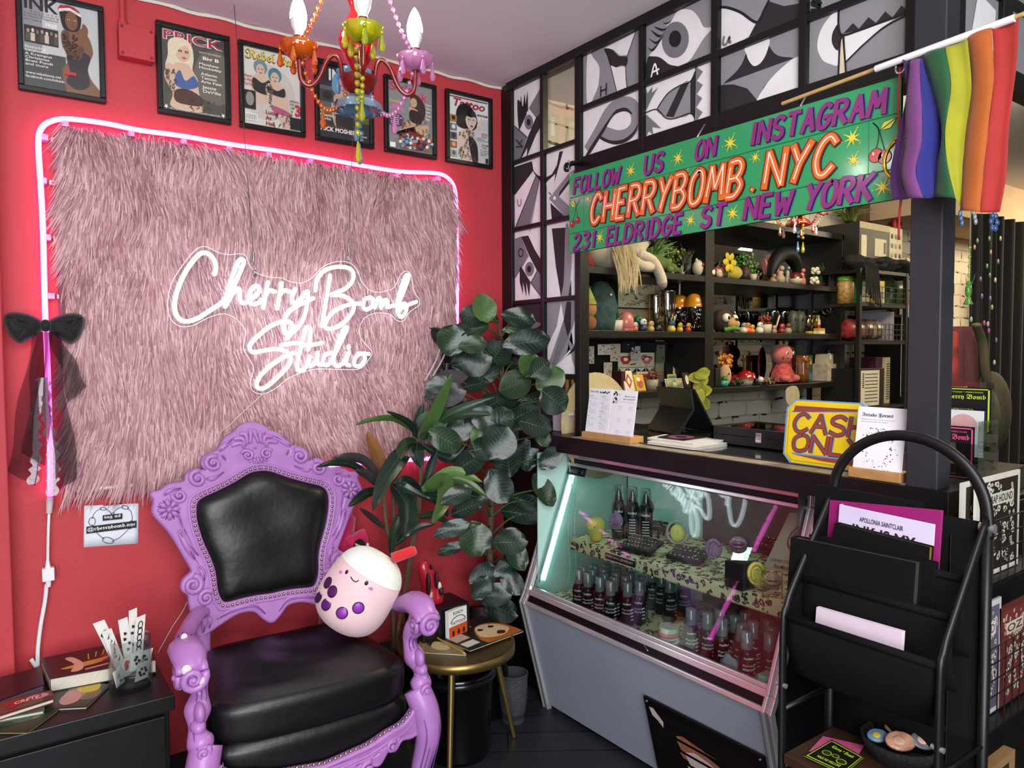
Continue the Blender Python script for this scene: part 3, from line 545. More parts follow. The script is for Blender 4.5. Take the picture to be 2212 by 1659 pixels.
def d2(g):
 g.rect('#4b4a44',0,.05,1,.9);g.poly('#6a655b',[(.5,.3),(1,.2),(1,.8),(.6,.75)],True)
 g.tx('#e9dcdc','PRICK',.03,.862,.94,.125,.05);g.tx('#a8243a','PRICK',.04,.87,.92,.11,.015)
 s=SK[1];g.poly('#e3d6b8',[(.12,.86),(.3,.92),(.46,.86),(.5,.7),(.48,.55),(.56,.42),(.4,.36),(.2,.42),(.06,.52),(.1,.68)],True)
 g.poly(s,[(.08,.56),(.04,.4),(.16,.22),(.14,.05),(.62,.05),(.58,.25),(.54,.42),(.42,.6),(.2,.6)],True);g.oval(s,.33,.74,.115,.115)
 g.poly('#3f5f9a',[(.2,.42),(.28,.52),(.36,.4),(.5,.48),(.56,.36),(.4,.3),(.22,.32)],True);g.poly('#4a2a22',[(.2,.26),(.4,.3),(.62,.22),(.6,.12),(.22,.12)],True)
 g.poly('#e3d6b8',[(.16,.8),(.3,.9),(.42,.86),(.3,.8),(.22,.7),(.2,.58),(.12,.6)],True)
 for u in(.29,.39):g.oval('#2a2422',u,.755,.03,.014);g.oval('#9fc0c8',u,.755,.010,.008)
 g.oval('#b0525a',.35,.675,.035,.012);tattoos(g,'#4a4038',(.06,.25,.2,.5),16,3);tattoos(g,'#55463c',(.4,.06,.8,.2),20,5)
 g.tx('#d8d2c4','SEPTEMBER',.58,.775,.36,.02);g.tx('#f0ece2','Big B',.64,.685,.26,.055,.02);g.tx('#f0ece2','Matthew\nHockaday',.58,.575,.36,.085,.01);g.tx('#f0ece2','Atlanta\nTattoo\nArts Fest',.60,.41,.34,.13,.01);g.tx('#f0ece2','Jessie\nDeVille',.62,.29,.30,.09,.01)
 g.tx('#eeeae0',"THE WORLD'S FIRST FREE TATTOO & PIERCING LIFESTYLE PUBLICATION",.1,.015,.8,.022)
 for u in(.05,.95):g.poly('#eeeae0',[(u+(.04 if i%2 else .015)*cos(i*pi/5+.3),.04+(.035 if i%2 else .012)*sin(i*pi/5+.3))for i in range(10)])
def d3(g):
 g.poly('#cfc7bd',[(.1,.2),(.5,.1),(.9,.3),(.8,.7),(.3,.8)],True);g.tx('#1d1a10',gothic('Rebel Ink'),.04,.845,.92,.135,.02);g.tx('#e5c22c',gothic('Rebel Ink'),.05,.86,.90,.125)
 for(cx_,cy_,hc,sk,dx)in((.3,.75,'#6e8f96',SK[2],-.08),(.55,.68,'#3d7f8a',SK[2],.06)):
  g.oval(hc,cx_,cy_+.02,.12,.1);g.oval(sk,cx_,cy_-.015,.075,.078)
  g.poly(sk,[(cx_-.12,cy_-.1),(cx_-.16,.45),(cx_-.06+dx,.3),(cx_+.16+dx,.3),(cx_+.2,.5),(cx_+.14,cy_-.09)],True)
  g.poly('#1f1e20',[(cx_-.13,cy_-.13),(cx_-.12,.46),(cx_+.16,.43),(cx_+.16,cy_-.13),(cx_+.03,cy_-.18)],True)
  for e in(-.03,.03):g.oval('#1d1a1a',cx_+e,cy_-.005,.013,.007)
  g.oval('#a2434a',cx_,cy_-.055,.022,.009)
 g.poly(SK[2],[(.55,.32),(.8,.28),(.86,.05),(.7,.0),(.6,.15)],True);g.poly('#b0567a',[(.5,.3),(.8,.24),(.8,.18),(.52,.22)],True);tattoos(g,'#5a5a55',(.5,.02,.82,.2),16,2);tattoos(g,'#5a5a55',(.35,.3,.5,.6),14,6)
 g.rect('#2b2a2b',.0,.2,.2,.44);g.oval('#8f8a84',.1,.33,.07,.09);g.rect('#f5f2ee',.02,.05,.22,.14)
 for i in range(12):g.rect('#111',.03+i*.015,.06,.036+i*.015,.13)
 g.rect('#26262a',.8,.02,1,.18);g.tx('#b92b35','Weird\n& Wild\nTat Fest!',.0,.5,.18,.14,.01);g.tx('#8e1f2d','Lucky\nAs\nHell',.36,.02,.24,.2,.02);g.tx('#2a2326','Hillbilly\nInk!',.8,.34,.17,.07);g.tx('#1d1a1c','H\na\nc\nk',.82,.16,.05,.16,.01);g.tx('#c03146','3',.89,.2,.1,.16,.04)
def d4(g):
 g.rect('#17181a',0,.78,1,1);g.rect('#2b2d2e',0,0,1,.3);g.rect('#596028',0,.28,1,.42);g.rect('#5d5f60',0,.42,1,.72);g.tx('#e8e6e2','INKED',.2,.80,.75,.16,.03)
 g.poly('#5ea0c0',[(.3,.88),(.5,.96),(.66,.84),(.62,.62),(.4,.6),(.26,.7)],True);g.oval(SK[3],.47,.74,.11,.1)
 g.poly(SK[3],[(.3,.6),(.24,.4),(.36,.12),(.75,.1),(.8,.4),(.7,.6),(.5,.66)],True);g.poly('#232326',[(.34,.56),(.32,.3),(.4,.08),(.8,.1),(.74,.38),(.72,.56),(.56,.5)],True);tattoos(g,'#3c3632',(.28,.15,.4,.5),18,8)
 for e in(-.04,.04):g.oval('#16181a',.47+e,.75,.016,.009)
 g.oval('#a04048',.47,.69,.026,.01);g.rect('#3a3c3d',.02,.5,.28,.66);g.oval('#1c1d1e',.15,.58,.09,.06)
 g.tx('#cdd26a','Interview',.03,.40,.3,.03);g.tx('#f2f1ee','Ink Explosion',.02,.34,.38,.035,.01);g.tx('#f2f1ee','Peterlee',.02,.29,.26,.035,.01);g.tx('#f2f1ee','Berlin',.02,.24,.2,.035,.01);g.tx('#b55a50',"SPANISH INK AT ITS BEST",.06,.155,.5,.02);g.tx('#f4f2ee','NICK MOSHER',.02,.09,.7,.06,.03);g.tx('#e8e6e0','issue\n21',.8,.03,.14,.08)
def d5(g):
 g.rect('#8d8f8e',0,.1,1,1);g.tx('#c23a63','Skin',.03,.86,.6,.12,.03);g.tx('#d64a75','ink',.55,.78,.36,.13,.04);g.tx('#e0c25a','Yearbook',.03,.69,.34,.05,.01,.2)
 g.poly('#3a2320',[(.5,.86),(.7,.84),(.84,.7),(.8,.5),(.68,.55),(.56,.66)],True);g.oval(SK[4],.58,.74,.075,.07);g.poly('#d779b0',[(.02,.58),(.2,.68),(.38,.56),(.2,.6)],True);g.poly('#6a2f66',[(.02,.36),(.08,.5),(.3,.52),(.3,.36)],True)
 g.poly(SK[4],[(.48,.66),(.5,.5),(.38,.4),(.2,.26),(.08,.22),(.3,.3),(.5,.36),(.9,.44),(.84,.28),(.6,.34),(.7,.6)],True);g.poly('#241d22',[(.5,.62),(.5,.46),(.74,.44),(.72,.6)],True);tattoos(g,'#5b3d3a',(.3,.25,.9,.5),22,9)
 g.poly('#7d2530',[(.3,.24),(.62,.3),(.9,.2),(.7,.04),(.45,.08)],True);r=random.Random(4)
 for _ in range(60):
  u,v=r.uniform(.2,.96),r.uniform(.02,.2);g.poly(r.choice(['#d8c8a0','#34506a','#b0442c','#e5e0d4','#2b2a2c','#7fa0b0']),[(u,v),(u+.06,v+.02),(u+.04,v+.06),(u-.02,v+.04)])
 g.tx('#f0eee8','a year of\nthe best ink\nin colour\nportraits\nof artists',.04,.36,.25,.14,.01);g.rect('#efece6',.02,.02,.14,.09);g.tx('#f0eee8','Artists\nGallery\nNews\nShows\nFlash',.82,.5,.14,.25)
def d6(g):
 g.poly('#c9cacd',[(.2,0),(1,0),(1,.7),(.6,.5)],True);g.tx('#a3282f','Tattoo',.12,.83,.8,.13,.035,.25);g.rect('#8f1f28',.02,.965,.98,.985);g.rect('#1b1b1d',.72,.745,.98,.775);g.tx('#dadada','ENERGY',.76,.75,.18,.018)
 g.poly('#0d0c0e',[(.2,.55),(.19,.75),(.3,.88),(.5,.89),(.68,.76),(.72,.6),(.6,.5),(.4,.5)],True);g.poly(SK[5],[(.44,.72),(.68,.71),(.67,.6),(.56,.5),(.44,.58)],True);g.poly('#0d0c0e',[(.40,.80),(.66,.80),(.70,.735),(.56,.70),(.45,.715),(.41,.66)])
 for u in(.51,.62):g.oval('#16171a',u,.665,.03,.012);g.oval('#dfe6ea',u+.005,.665,.010,.007)
 g.oval('#6e1022',.57,.565,.035,.013)
 g.poly(SK[5],[(.38,.5),(.22,.38),(.24,.15),(.4,0),(.75,0),(.72,.2),(.68,.4),(.58,.5)],True);g.poly(SK[5],[(.7,.6),(.82,.72),(.84,.62),(.74,.5)],True);g.poly('#2a262b',[(.5,.4),(.52,.2),(.6,0),(.72,0),(.7,.3)],True);tattoos(g,'#46504e',(.24,.05,.6,.42),40,11);tattoos(g,'#6a4c5a',(.4,.42,.6,.5),8,12)
 for i,c in enumerate(('#a8703a','#6a6a6c','#4c4f5a','#8a5430','#9a9a9c')):g.rect(c,.02,.04+.135*(4-i),.18,.145+.135*(4-i));g.oval(['#2a1c12','#d0d0d0','#24262c','#caa070','#555'][i],.1,.095+.135*(4-i),.045,.035)
 g.tx('#b0303a','BUCK\nTICK',.8,.41,.16,.07,.01);g.tx('#4a4a4e','MARTINA\nDE ROTTERDAM',.68,.35,.29,.05);g.tx('#b0303a','ADAM\nTURK',.8,.24,.16,.07,.01);g.tx('#4a4a4e','Un artista\ndel colore\nrealistico',.76,.13,.2,.09);g.rect('#222',.9,.01,.96,.09)
FX=[(hy(38.7,191).x,hy(227.8,222).x),(hy(339,242).x,hy(497,269).x),(hy(516,273).x,hy(657,294).x),(hy(679.5,300).x,hy(804.5,320).x),(hy(828,300).x,hy(939.5,320).x),(hy(960,300).x,hy(1059.5,320).x)]
for(x0,x1),bg,lab,dr in zip(FX,('#8f9093','#3b3a37','#ddd8d0','#24282a','#77797a','#dfe0e2'),
('grey framed cover with woman in red holiday hat, leftmost on the wall','dark framed cover with blonde woman in blue top, beside red junction box','framed cover with yellow blackletter title and two women in black tops','framed cover with olive band and white bottom lettering, behind the chandelier','framed cover with pink title and reclining woman over scattered photos, behind the pink droplets','framed white cover with red Tattoo title and black bob haircut, nearest the corner'),
(d1,d2,d3,d4,d5,d6)):framed('framed_magazine',x0,x1,bg,lab,dr)
# ---------------------------------------------------------------- junction box, paper sign, bows
a,b=hy(259,49),hy(333,137);jb=thing('junction_box','red painted electrical junction box with conduit high on the red wall','junction box',((a.x+b.x)/2,0,b.z))
xa,xb,za,zb=hy(257,60,-.05).x,hy(331,75,-.05).x,hy(290,125,-.05).z,hy(290,58,-.05).z
MB().box((xa,-.05,za),(xb,0,zb)).build('box_body',red,jb,bevel=.004)
MB().box((xa-.002,-.056,za-.002),(xb+.002,-.05,zb+.002)).build('cover_plate',red,jb,bevel=.002)
for x,z in((xa+.008,zb-.008),(xb-.008,zb-.008),(xa+.008,za+.008),(xb-.008,za+.008)):MB().cyl((x,-.0585,z),(x,-.054,z),.005,n=10).build('corner_screw',mat('#7d1420',.4),jb)
MB().cyl((xa+.015,-.025,zb-.005),(xa+.015,-.025,zb+.02),.015,n=12).cyl((xa+.015,-.025,zb),(xa+.015,-.025,H),.009,n=12).build('conduit',red,jb)
c=[hy(181.5,1092),hy(299,1087),hy(296.5,1173),hy(180.5,1182)];ts=thing('paper_sign','white taped paper sign with chain heart reading tag us','paper sign',sum(c,V())/4)
pu=(c[1]-c[0]);pv=c[0]-c[3];o0=c[3]+V((0,-.003,0))
def S(u,v,k=1):return o0+pu*u+pv*v+V((0,-.0004*k,0))
MB().grid(lambda u,v:S(u,v,0)+V((0,-.002*sin(u*7)*v,0)),10,4).build('paper',mat('#dfe3ee',.7),ts,solid=.0006)
m=MB();hp_=crom([(.5,.1,0),(.25,.3,0),(.14,.55,0),(.17,.8,0),(.3,.92,0),(.44,.86,0),(.5,.76,0),(.56,.86,0),(.7,.94,0),(.85,.82,0),(.87,.55,0),(.75,.3,0)],4,True)
for i in range(0,len(hp_),2):
 p,q2=hp_[i],hp_[(i+2)%len(hp_)];d=(q2-p);n_=V((-d.y,d.x,0))
 if i%8==0:lk=[p+d*.5+d*(.75*cos(t))+n_*(.45*sin(t))for t in[k*pi/6 for k in range(13)]];m.strip([S(e.x,e.y,14)for e in lk],(0,-1,0),.0018)
 else:m.strip([S(p.x,p.y,14),S(q2.x,q2.y,14)],(0,-1,0),.0016)
m.add([S(.33,.62,16),S(.69,.645,16),S(.69,.78,16),S(.33,.755,16)],[(0,1,2,3)]);m.add([S(.04,.33,16),S(.96,.41,16),S(.96,.58,16),S(.04,.5,16)],[(0,1,2,3)])
uu=(S(.96,.41)-S(.04,.33)).normalized();vv=V((0,-1,0)).cross(uu)*-1;vv=V((0,0,1))
text(m,gothic('tag us'),S(.36,.65,17),uu,vv,pu.length*.3,pv.length*.09,1);text(m,'@'+gothic('cherrybomb.nyc'),S(.06,.365,17),uu,vv,pu.length*.88,pv.length*.11,1)
m.build('print',[mat('#16151a',.6),mat('#f4f3f8',.6)],ts)
m=MB();m.box(S(.34,.97,6),S(.7,1.04,8));m.build('tape',glassmat('#e8d8d8',.02),ts)
tulle=mat('#0b080b',.9,alpha=.60,nv=0);velvet=mat('#0a090b',.75,sheen=.25,nv=.1);lace=mat('#cbbcc6',.8,alpha=.8,nv=.2,ns=120)
def bow(px,py,label,k=1.0,ribbons=False):
 c=hy(px,py,-.06);b=thing('black_bow',label,'bow',c)
 for sx in(-1,1):
  o_=crom([(sx*x,z,0)for x,z in((.008,.014),(.045,.036),(.085,.042),(.106,.030),(.108,.004),(.094,-.034),(.070,-.056),(.042,-.044),(.010,-.016))],4,True);n_=len(o_);c0=sum(o_,V())/n_
  m=MB();m.grid(lambda u,v:c+V((c0.x+(o_[round(u*n_)%n_].x-c0.x)*v,-.014-.034*sqrt(max(0,1-v**2.6))+.004*sin(v*9+u*25)*(1-v),c0.y+(o_[round(u*n_)%n_].y-c0.y)*v))*1.0 if k==1 else c+V((c0.x+(o_[round(u*n_)%n_].x-c0.x)*v,-.014-.034*sqrt(max(0,1-v**2.6)),c0.y+(o_[round(u*n_)%n_].y-c0.y)*v))*k,n_,8)
  m.build('bow_loop',velvet,b)
  m=MB();m.tube([c+V((sx*.012,-.03,.0)),c+V((sx*.06,-.05,.012)),c+V((sx*.10,-.035,.026))],[.003,.004,.002],6);m.build('fold_crease',mat('#050506',.8),b)
 MB().ell(c+V((0,-.028,0)),(.017,.02,.02)).build('bow_knot',velvet,b)
 r=random.Random(int(px))
 for j,(x0,w0,L,dx)in enumerate(((-.045,.055,.46,-.035),(.035,.060,.50,.0),(-.02,.05,.40,-.02),(.055,.04,.20,.03))):
  def tail(u,v,x0=x0,w0=w0,L=L,dx=dx,j=j):
   return c+V((x0*k*(.35+.65*v)+dx*v+(u-.5)*w0*k*(.75+.55*v)+.006*sin(v*9+j),-.022-.014*sin(u*9+v*4+j*2)-.006*j,-.02-L*k*v+.05*v*(u-.5)*(1 if j%2 else-1)))
  MB().grid(tail,14,16).build('tulle_tail',tulle,b)
  if j in(0,1):MB().grid(lambda u,v:tail(.9-.02*u if j==0 else .1+.02*u,.3+.7*v)+V((((u-.5)*.026)*(1+.4*sin(v*60)),-.008,.006*sin(v*22))),3,60).build('lace_trim',lace,b)
 return b
bow(97,704,'black bow with long sheer tails and lace, left of the fur panel')
b2=bow(962,722,'black bow with white ribbon half hidden behind the fiddle leaf plant',.72)
c=hy(962,722,-.09)
for i,e in enumerate(((955,640,945,770,918,822),(975,690,962,760,935,812))):
 MB().strip(crom([hy(960,705,-.1),hy(e[2],e[3],-.1),hy(e[4],e[5],-.1)],6),(0,-1,0),.007).build('ribbon_end',mat('#d8ccd2',.5),b2)
# ================================================================ THRONE CHAIR
lil=mat('#a972b6',.42,bump=.12,bs=120,nv=.10,ns=16,coat=.15);groove=mat('#6d3f86',.55,nv=.1);lea=mat('#0c0c0e',.36,bump=.22,bs=38,nv=.2,ns=6);brass=mat('#b9ae98',.25,1,nv=.1)
CH=thing('throne_chair','ornate carved lilac throne chair with black leather back and seat','chair',(0,0,0))
BE=V((0,.10,.75)).normalized();BN=V((0,-BE.z,BE.y));BP=V((0,0,.56))
def bk(u,v,n=0.0):
 u=u*.972-.011-max(0,v-.45)*.13;v=v-max(0,v-.6)*.12
 return BP+V((u,0,0))+BE*v+BN*n
def curve2d(loops,ext,bev,res=1):
 cu=bpy.data.curves.new('c','CURVE');cu.dimensions='2D';cu.fill_mode='BOTH';cu.extrude=ext;cu.bevel_depth=bev;cu.bevel_resolution=res
 for lp in loops:
  sp=cu.splines.new('POLY');sp.points.add(len(lp)-1);sp.use_cyclic_u=True
  for p,q in zip(sp.points,lp):p.co=(q[0],q[1],0,1)
 ob=bpy.data.objects.new('c',cu);COL.objects.link(ob);dg=bpy.context.evaluated_depsgraph_get()
 me=bpy.data.meshes.new_from_object(ob.evaluated_get(dg));vs=[v.co.copy()for v in me.vertices];fs=[list(p.vertices)for p in me.polygons]
 bpy.data.objects.remove(ob);bpy.data.curves.remove(cu);bpy.data.meshes.remove(me);return vs,fs
def sm2(pts,n=4,closed=True):return[(p.x,p.y)for p in crom([(a,b,0)for a,b in pts],n,closed)]
half=[(-.0,.752),(-.035,.742),(-.062,.716),(-.092,.70),(-.112,.672),(-.132,.648),(-.172,.632),(-.188,.605),(-.176,.578),(-.222,.580),(-.246,.568),(-.258,.545),(-.308,.540),(-.338,.522),(-.366,.518),(-.360,.498),(-.370,.458),(-.356,.432),(-.330,.396),(-.305,.352),(-.286,.312),(-.262,.262),(-.258,.240),(-.286,.218),(-.292,.192),(-.272,.170),(-.270,.145),(-.264,.110),(-.252,.070),(-.246,.028),(-.190,.052),(-.120,.082),(-.060,.080),(-.028,.050),(0,.030)]
def mir(h):return h+[(-a,b)for a,b in reversed(h[1:-1])]
padh=[(0,.578),(-.042,.572),(-.10,.545),(-.165,.520),(-.222,.500),(-.246,.480),(-.254,.445),(-.250,.400),(-.234,.335),(-.210,.270),(-.198,.220),(-.194,.165),(-.182,.125),(-.160,.108),(-.10,.112),(-.045,.114),(0,.112)]
pad=sm2(mir(padh),4)
def oval2(cu,cv,a,b,t=0,n=14):return[(cu+a*cos(2*pi*i/n)*cos(t)-b*sin(2*pi*i/n)*sin(t),cv+a*cos(2*pi*i/n)*sin(t)+b*sin(2*pi*i/n)*cos(t))for i in range(n)]
ph=[(u*.97,(v-.34)*.97+.34)for u,v in pad]
loops=[sm2(mir(half),3),ph,oval2(-.115,.622,.010,.020,.5),oval2(.115,.622,.010,.020,-.5),oval2(-.292,.42,.009,.042,.25),oval2(.292,.42,.009,.042,-.25),oval2(0,.650,.013,.008)]
vs,fs=curve2d(loops,.012,.009,2)
m=MB();m.add([bk(p.x,p.y,p.z)for p in vs],fs,0,True)
def volute(mb,P,cu,cv,r0,turns,sgn,a0,r=.0095,n=.02):
 q=[];N=int(turns*14)
 for i in range(N+1):
  t=i/N;a=a0+sgn*turns*2*pi*t;rr=r0*(1-.86*t);q.append(P(cu+rr*cos(a),cv+rr*sin(a),n+.008*t))
 mb.tube(q,[r*(1.1-.55*i/N)for i in range(N+1)],7);mb.ell(P(cu,cv,n+.010),r*.8,8,6)
 qq=[P(cu+(r0-.012)*(1-.84*i/N)*cos(a0+sgn*turns*2*pi*i/N),cv+(r0-.012)*(1-.84*i/N)*sin(a0+sgn*turns*2*pi*i/N),n+.004)for i in range(N+1)]
 mb.tube(qq,.0018,4,mi=1)
def rosette(mb,P,cu,cv,r,n=.022):
 for k in range(8):
  a=k*pi/4;c=P(cu+r*.62*cos(a),cv+r*.62*sin(a),n);u=(P(cu+cos(a),cv+sin(a),n)-P(cu,cv,n)).normalized();w=(P(cu-sin(a),cv+cos(a),n)-P(cu,cv,n)).normalized();nn=u.cross(w)
  mb.ell(c,(r*.42,r*.25,.008),10,6,Matrix((u,w,nn)).transposed())
  mb.tube([P(cu+r*.4*cos(a+pi/8),cv+r*.4*sin(a+pi/8),n+.006),P(cu+r*cos(a+pi/8),cv+r*sin(a+pi/8),n)],.0016,4,mi=1)
 mb.ell(P(cu,cv,n+.006),r*.28,10,6)
def leafr(mb,P,pts,w,n=.018):
 q=crom([P(a,b,n)for a,b in pts],5);N=len(q);mb.tube(q,[w*(.25+.75*sin(pi*min(1,.12+.88*i/(N-1))))for i in range(N)],8)
 mb.tube([p+BN*(w*.8)for p in q[1:-1]],.0017,4,mi=1)
for s in(-1,1):
 Q=lambda u,v,n=0,s=s:bk(s*u,v,n)
 volute(m,Q,.155,.605,.030,1.6,-1,2.2);volute(m,Q,.216,.556,.028,1.6,-1,2.0);volute(m,Q,.262,.200,.031,1.7,1,1.6,.011);volute(m,Q,.222,.150,.027,1.6,-1,2.6,.009);volute(m,Q,.034,.626,.022,1.5,1 if s>0 else 1,.4,.007,.024)
 volute(m,Q,.285,.505,.024,1.4,-1,.3,.008);rosette(m,Q,.326,.462,.036)
 leafr(m,Q,[(.30,.39),(.275,.33),(.25,.28)],.013);leafr(m,Q,[(.285,.40),(.268,.34),(.236,.29)],.009);leafr(m,Q,[(.243,.262),(.228,.235),(.225,.205)],.011);leafr(m,Q,[(.335,.51),(.31,.525),(.27,.53)],.010);leafr(m,Q,[(.238,.10),(.232,.07),(.238,.035)],.013);leafr(m,Q,[(.215,.095),(.212,.07),(.218,.045)],.010)
 leafr(m,Q,[(.19,.075),(.12,.098),(.06,.096),(.02,.055)],.011);leafr(m,Q,[(.13,.65),(.105,.672),(.07,.70)],.012);leafr(m,Q,[(.19,.555),(.165,.552),(.12,.575)],.010)
 for k in range(4):
  a=.12+k*.40;b=.035+.02*k
  m.tube(crom([Q(.012+.028*sin(a),.652+.022*cos(a),.022),Q(.05*sin(a),.675+.045*cos(a)-.03*sin(a)*.3,.024),Q(.085*sin(a),.672+.072*cos(a)-.02,.016)],4),[.006+.004*t/8 for t in range(9)],7)
 for k in range(9):t=k/8;m.tube([Q(.10+.12*t,.585-.065*t,.020),Q(.108+.12*t,.604-.066*t,.018)],.0016,4,mi=1)
 m.tube([Q(-a,b,.020)for a,b in sm2([(-.30,.38),(-.27,.32),(-.245,.275),(-.235,.24)],5,False)],.002,4,mi=1)
m.tube(crom([bk(u*1.035,(v-.34)*1.035+.34,.019)for u,v in pad[::3]],3,True),.006,7,closed=True)
for k in range(5):m.tube([bk((k-2)*.010,.618-.004*abs(k-2),.022),bk((k-2)*.016,.590+.003*abs(k-2),.022)],.005,6)
m.build('back_frame',[lil,groove],CH)
cu_,cv_=0,.35;m=MB();NR=9;n_=len(pad);vs=[];fs=[]
for i in range(NR+1):
 t=i/NR
 for(u,v)in pad:
  a_,b_=cu_+(u-cu_)*t,cv_+(v-cv_)*t;h=.036*(1-t**7.0)+.0022*sin(a_*26+b_*11)+.0016*sin(a_*9-b_*34)
  vs.append(bk(cu_+(u-cu_)*max(t,.001),cv_+(v-cv_)*max(t,.001),.008+h-.012*(t>.99)))
for i in range(NR):
 for k in range(n_):fs.append((i*n_+k,(i+1)*n_+k,(i+1)*n_+(k+1)%n_,i*n_+(k+1)%n_))
m.add(vs,[f[::-1]for f in fs],0,True).build('leather_back',lea,CH,sub=1)
m=MB();acc=0;per=[V((a*.985,(b-.34)*.985+.34,0))for a,b in pad]
for i in range(len(per)):
 a,b=per[i],per[(i+1)%len(per)];L=(b-a).length
 while acc<L:p=a+(b-a)*(acc/L);m.ell(bk(p.x,p.y,.022),.0055,8,5);acc+=.0165
 acc-=L
m.build('nailhead_trim',brass,CH)
def seat(z0,z1,yf,yb,wf,wb,bulge,name,r):
 def f(u,v):
  a=u*2*pi;ca,sa=cos(a),sin(a);e=.28
  X=(abs(ca)**e)*(1 if ca>0 else-1);Y=(abs(sa)**e)*(1 if sa>0 else-1);t=(Y+1)/2;w_=(wf*(1-t)+wb*t)
  y=(yf*(1-t)+yb*t)-(.030*(1-X*X)if Y<0 else 0);k=1-(abs(2*v-1)**6)*.06
  return V((X*w_*k,(y-(yf+yb)/2)*k+(yf+yb)/2,z0+(z1-z0)*v))
 m=MB();m.grid(f,64,10);N=64;top=[f(i/N,1)for i in range(N)]
 c=V((0,(yf+yb)/2,z1));rings=[]
 for j in range(1,8):
  t=j/8;rings.append([q+V((0,0,bulge*(1-(1-t)**5)+.004*sin(sqrt((q.x-.05)**2+(q.y+.2)**2)*42)*min(1,t*3)+.002*sin(q.x*24+q.y*30)*min(1,t*4)))for q in(p.lerp(c,t)for p in top)])
 vs=[p for q in[top]+rings for p in q]+[c+V((0,0,bulge+.001))];fs=[(j*N+i,j*N+(i+1)%N,(j+1)*N+(i+1)%N,(j+1)*N+i)for j in range(7)for i in range(N)]+[(7*N+i,7*N+(i+1)%N,8*N)for i in range(N)]
 m.add(vs,fs,0,True);return m.build(name,lea,CH)
seat(.425,.545,-.50,-.0,.315,.255,.022,'seat_cushion',.03)
seat(.30,.425,-.495,.0,.325,.265,0,'seat_base',.02)
def AP(u,v,n=0):return V((u,-.515-.030*(1-(u/.33)**2)-n,v))
ah=[(-.33,.455),(-.30,.40),(-.26,.365),(-.20,.352),(-.14,.335),(-.08,.328),(0,.318)];bh=[(-.33,.33),(-.29,.318),(-.25,.322),(-.225,.298),(-.20,.305),(-.17,.272),(-.14,.276),(-.11,.244),(-.07,.25),(-.035,.228),(0,.222)]
top_=sm2(ah,4,False);bot_=sm2(bh,4,False);lp=top_+[(-a,b)for a,b in reversed(top_[:-1])];lb=bot_+[(-a,b)for a,b in reversed(bot_[:-1])]
vs,fs=curve2d([lp+lb[::-1],oval2(-.10,.292,.013,.009),oval2(.10,.292,.013,.009),oval2(-.05,.272,.011,.011),oval2(.05,.272,.011,.011),oval2(0,.285,.016,.008),oval2(-.16,.305,.016,.007,-.3),oval2(.16,.305,.016,.007,.3)],.010,.008,2)
m=MB();m.add([AP(p.x,p.y,p.z)for p in vs],fs,0,True)
for s in(-1,1):
 Q=lambda u,v,n=0,s=s:AP(s*u,v,n)
 volute(m,Q,.128,.270,.024,1.5,1,1,.008,.016);volute(m,Q,.075,.255,.020,1.5,-1,2,.007,.016);volute(m,Q,.212,.312,.018,1.4,1,.5,.007,.014);volute(m,Q,.025,.245,.020,1.4,1,2,.007,.016)
 for k in range(9):t=k/8;u=.31-.2*t;m.tube([Q(u,.40-.055*t if u<.28 else .41,.012),Q(u-.004,.372-.05*t if u<.28 else .385,.012)],.0015,4,mi=1)
 q=[Q(-a,b-.022,.014)for a,b in top_];m.tube(q,.0045,6);m.tube([Q(-a,b+.016,.012)for a,b in bot_],.005,6)
m.build('front_apron',[lil,groove],CH)
m=MB();acc=0
for i in range(len(lp)-1):
 a,b=V((lp[i][0],lp[i][1],0)),V((lp[i+1][0],lp[i+1][1],0));L=(b-a).length
 while acc<L:p=a+(b-a)*(acc/L);m.ell(AP(p.x,p.y+.010,.004),.0055,8,5);acc+=.0165
 acc-=L
m.build('nailhead_trim',brass,CH)
m=MB()
for s in(-1,1):m.tube([V((s*.29,-.44,.34)),V((s*.28,-.2,.33)),V((s*.25,.02,.33))],.028,8,flat=(1.3,.6))
m.tube([V((-.25,.03,.33)),V((.25,.03,.33))],.025,8);m.build('seat_rail',lil,CH)
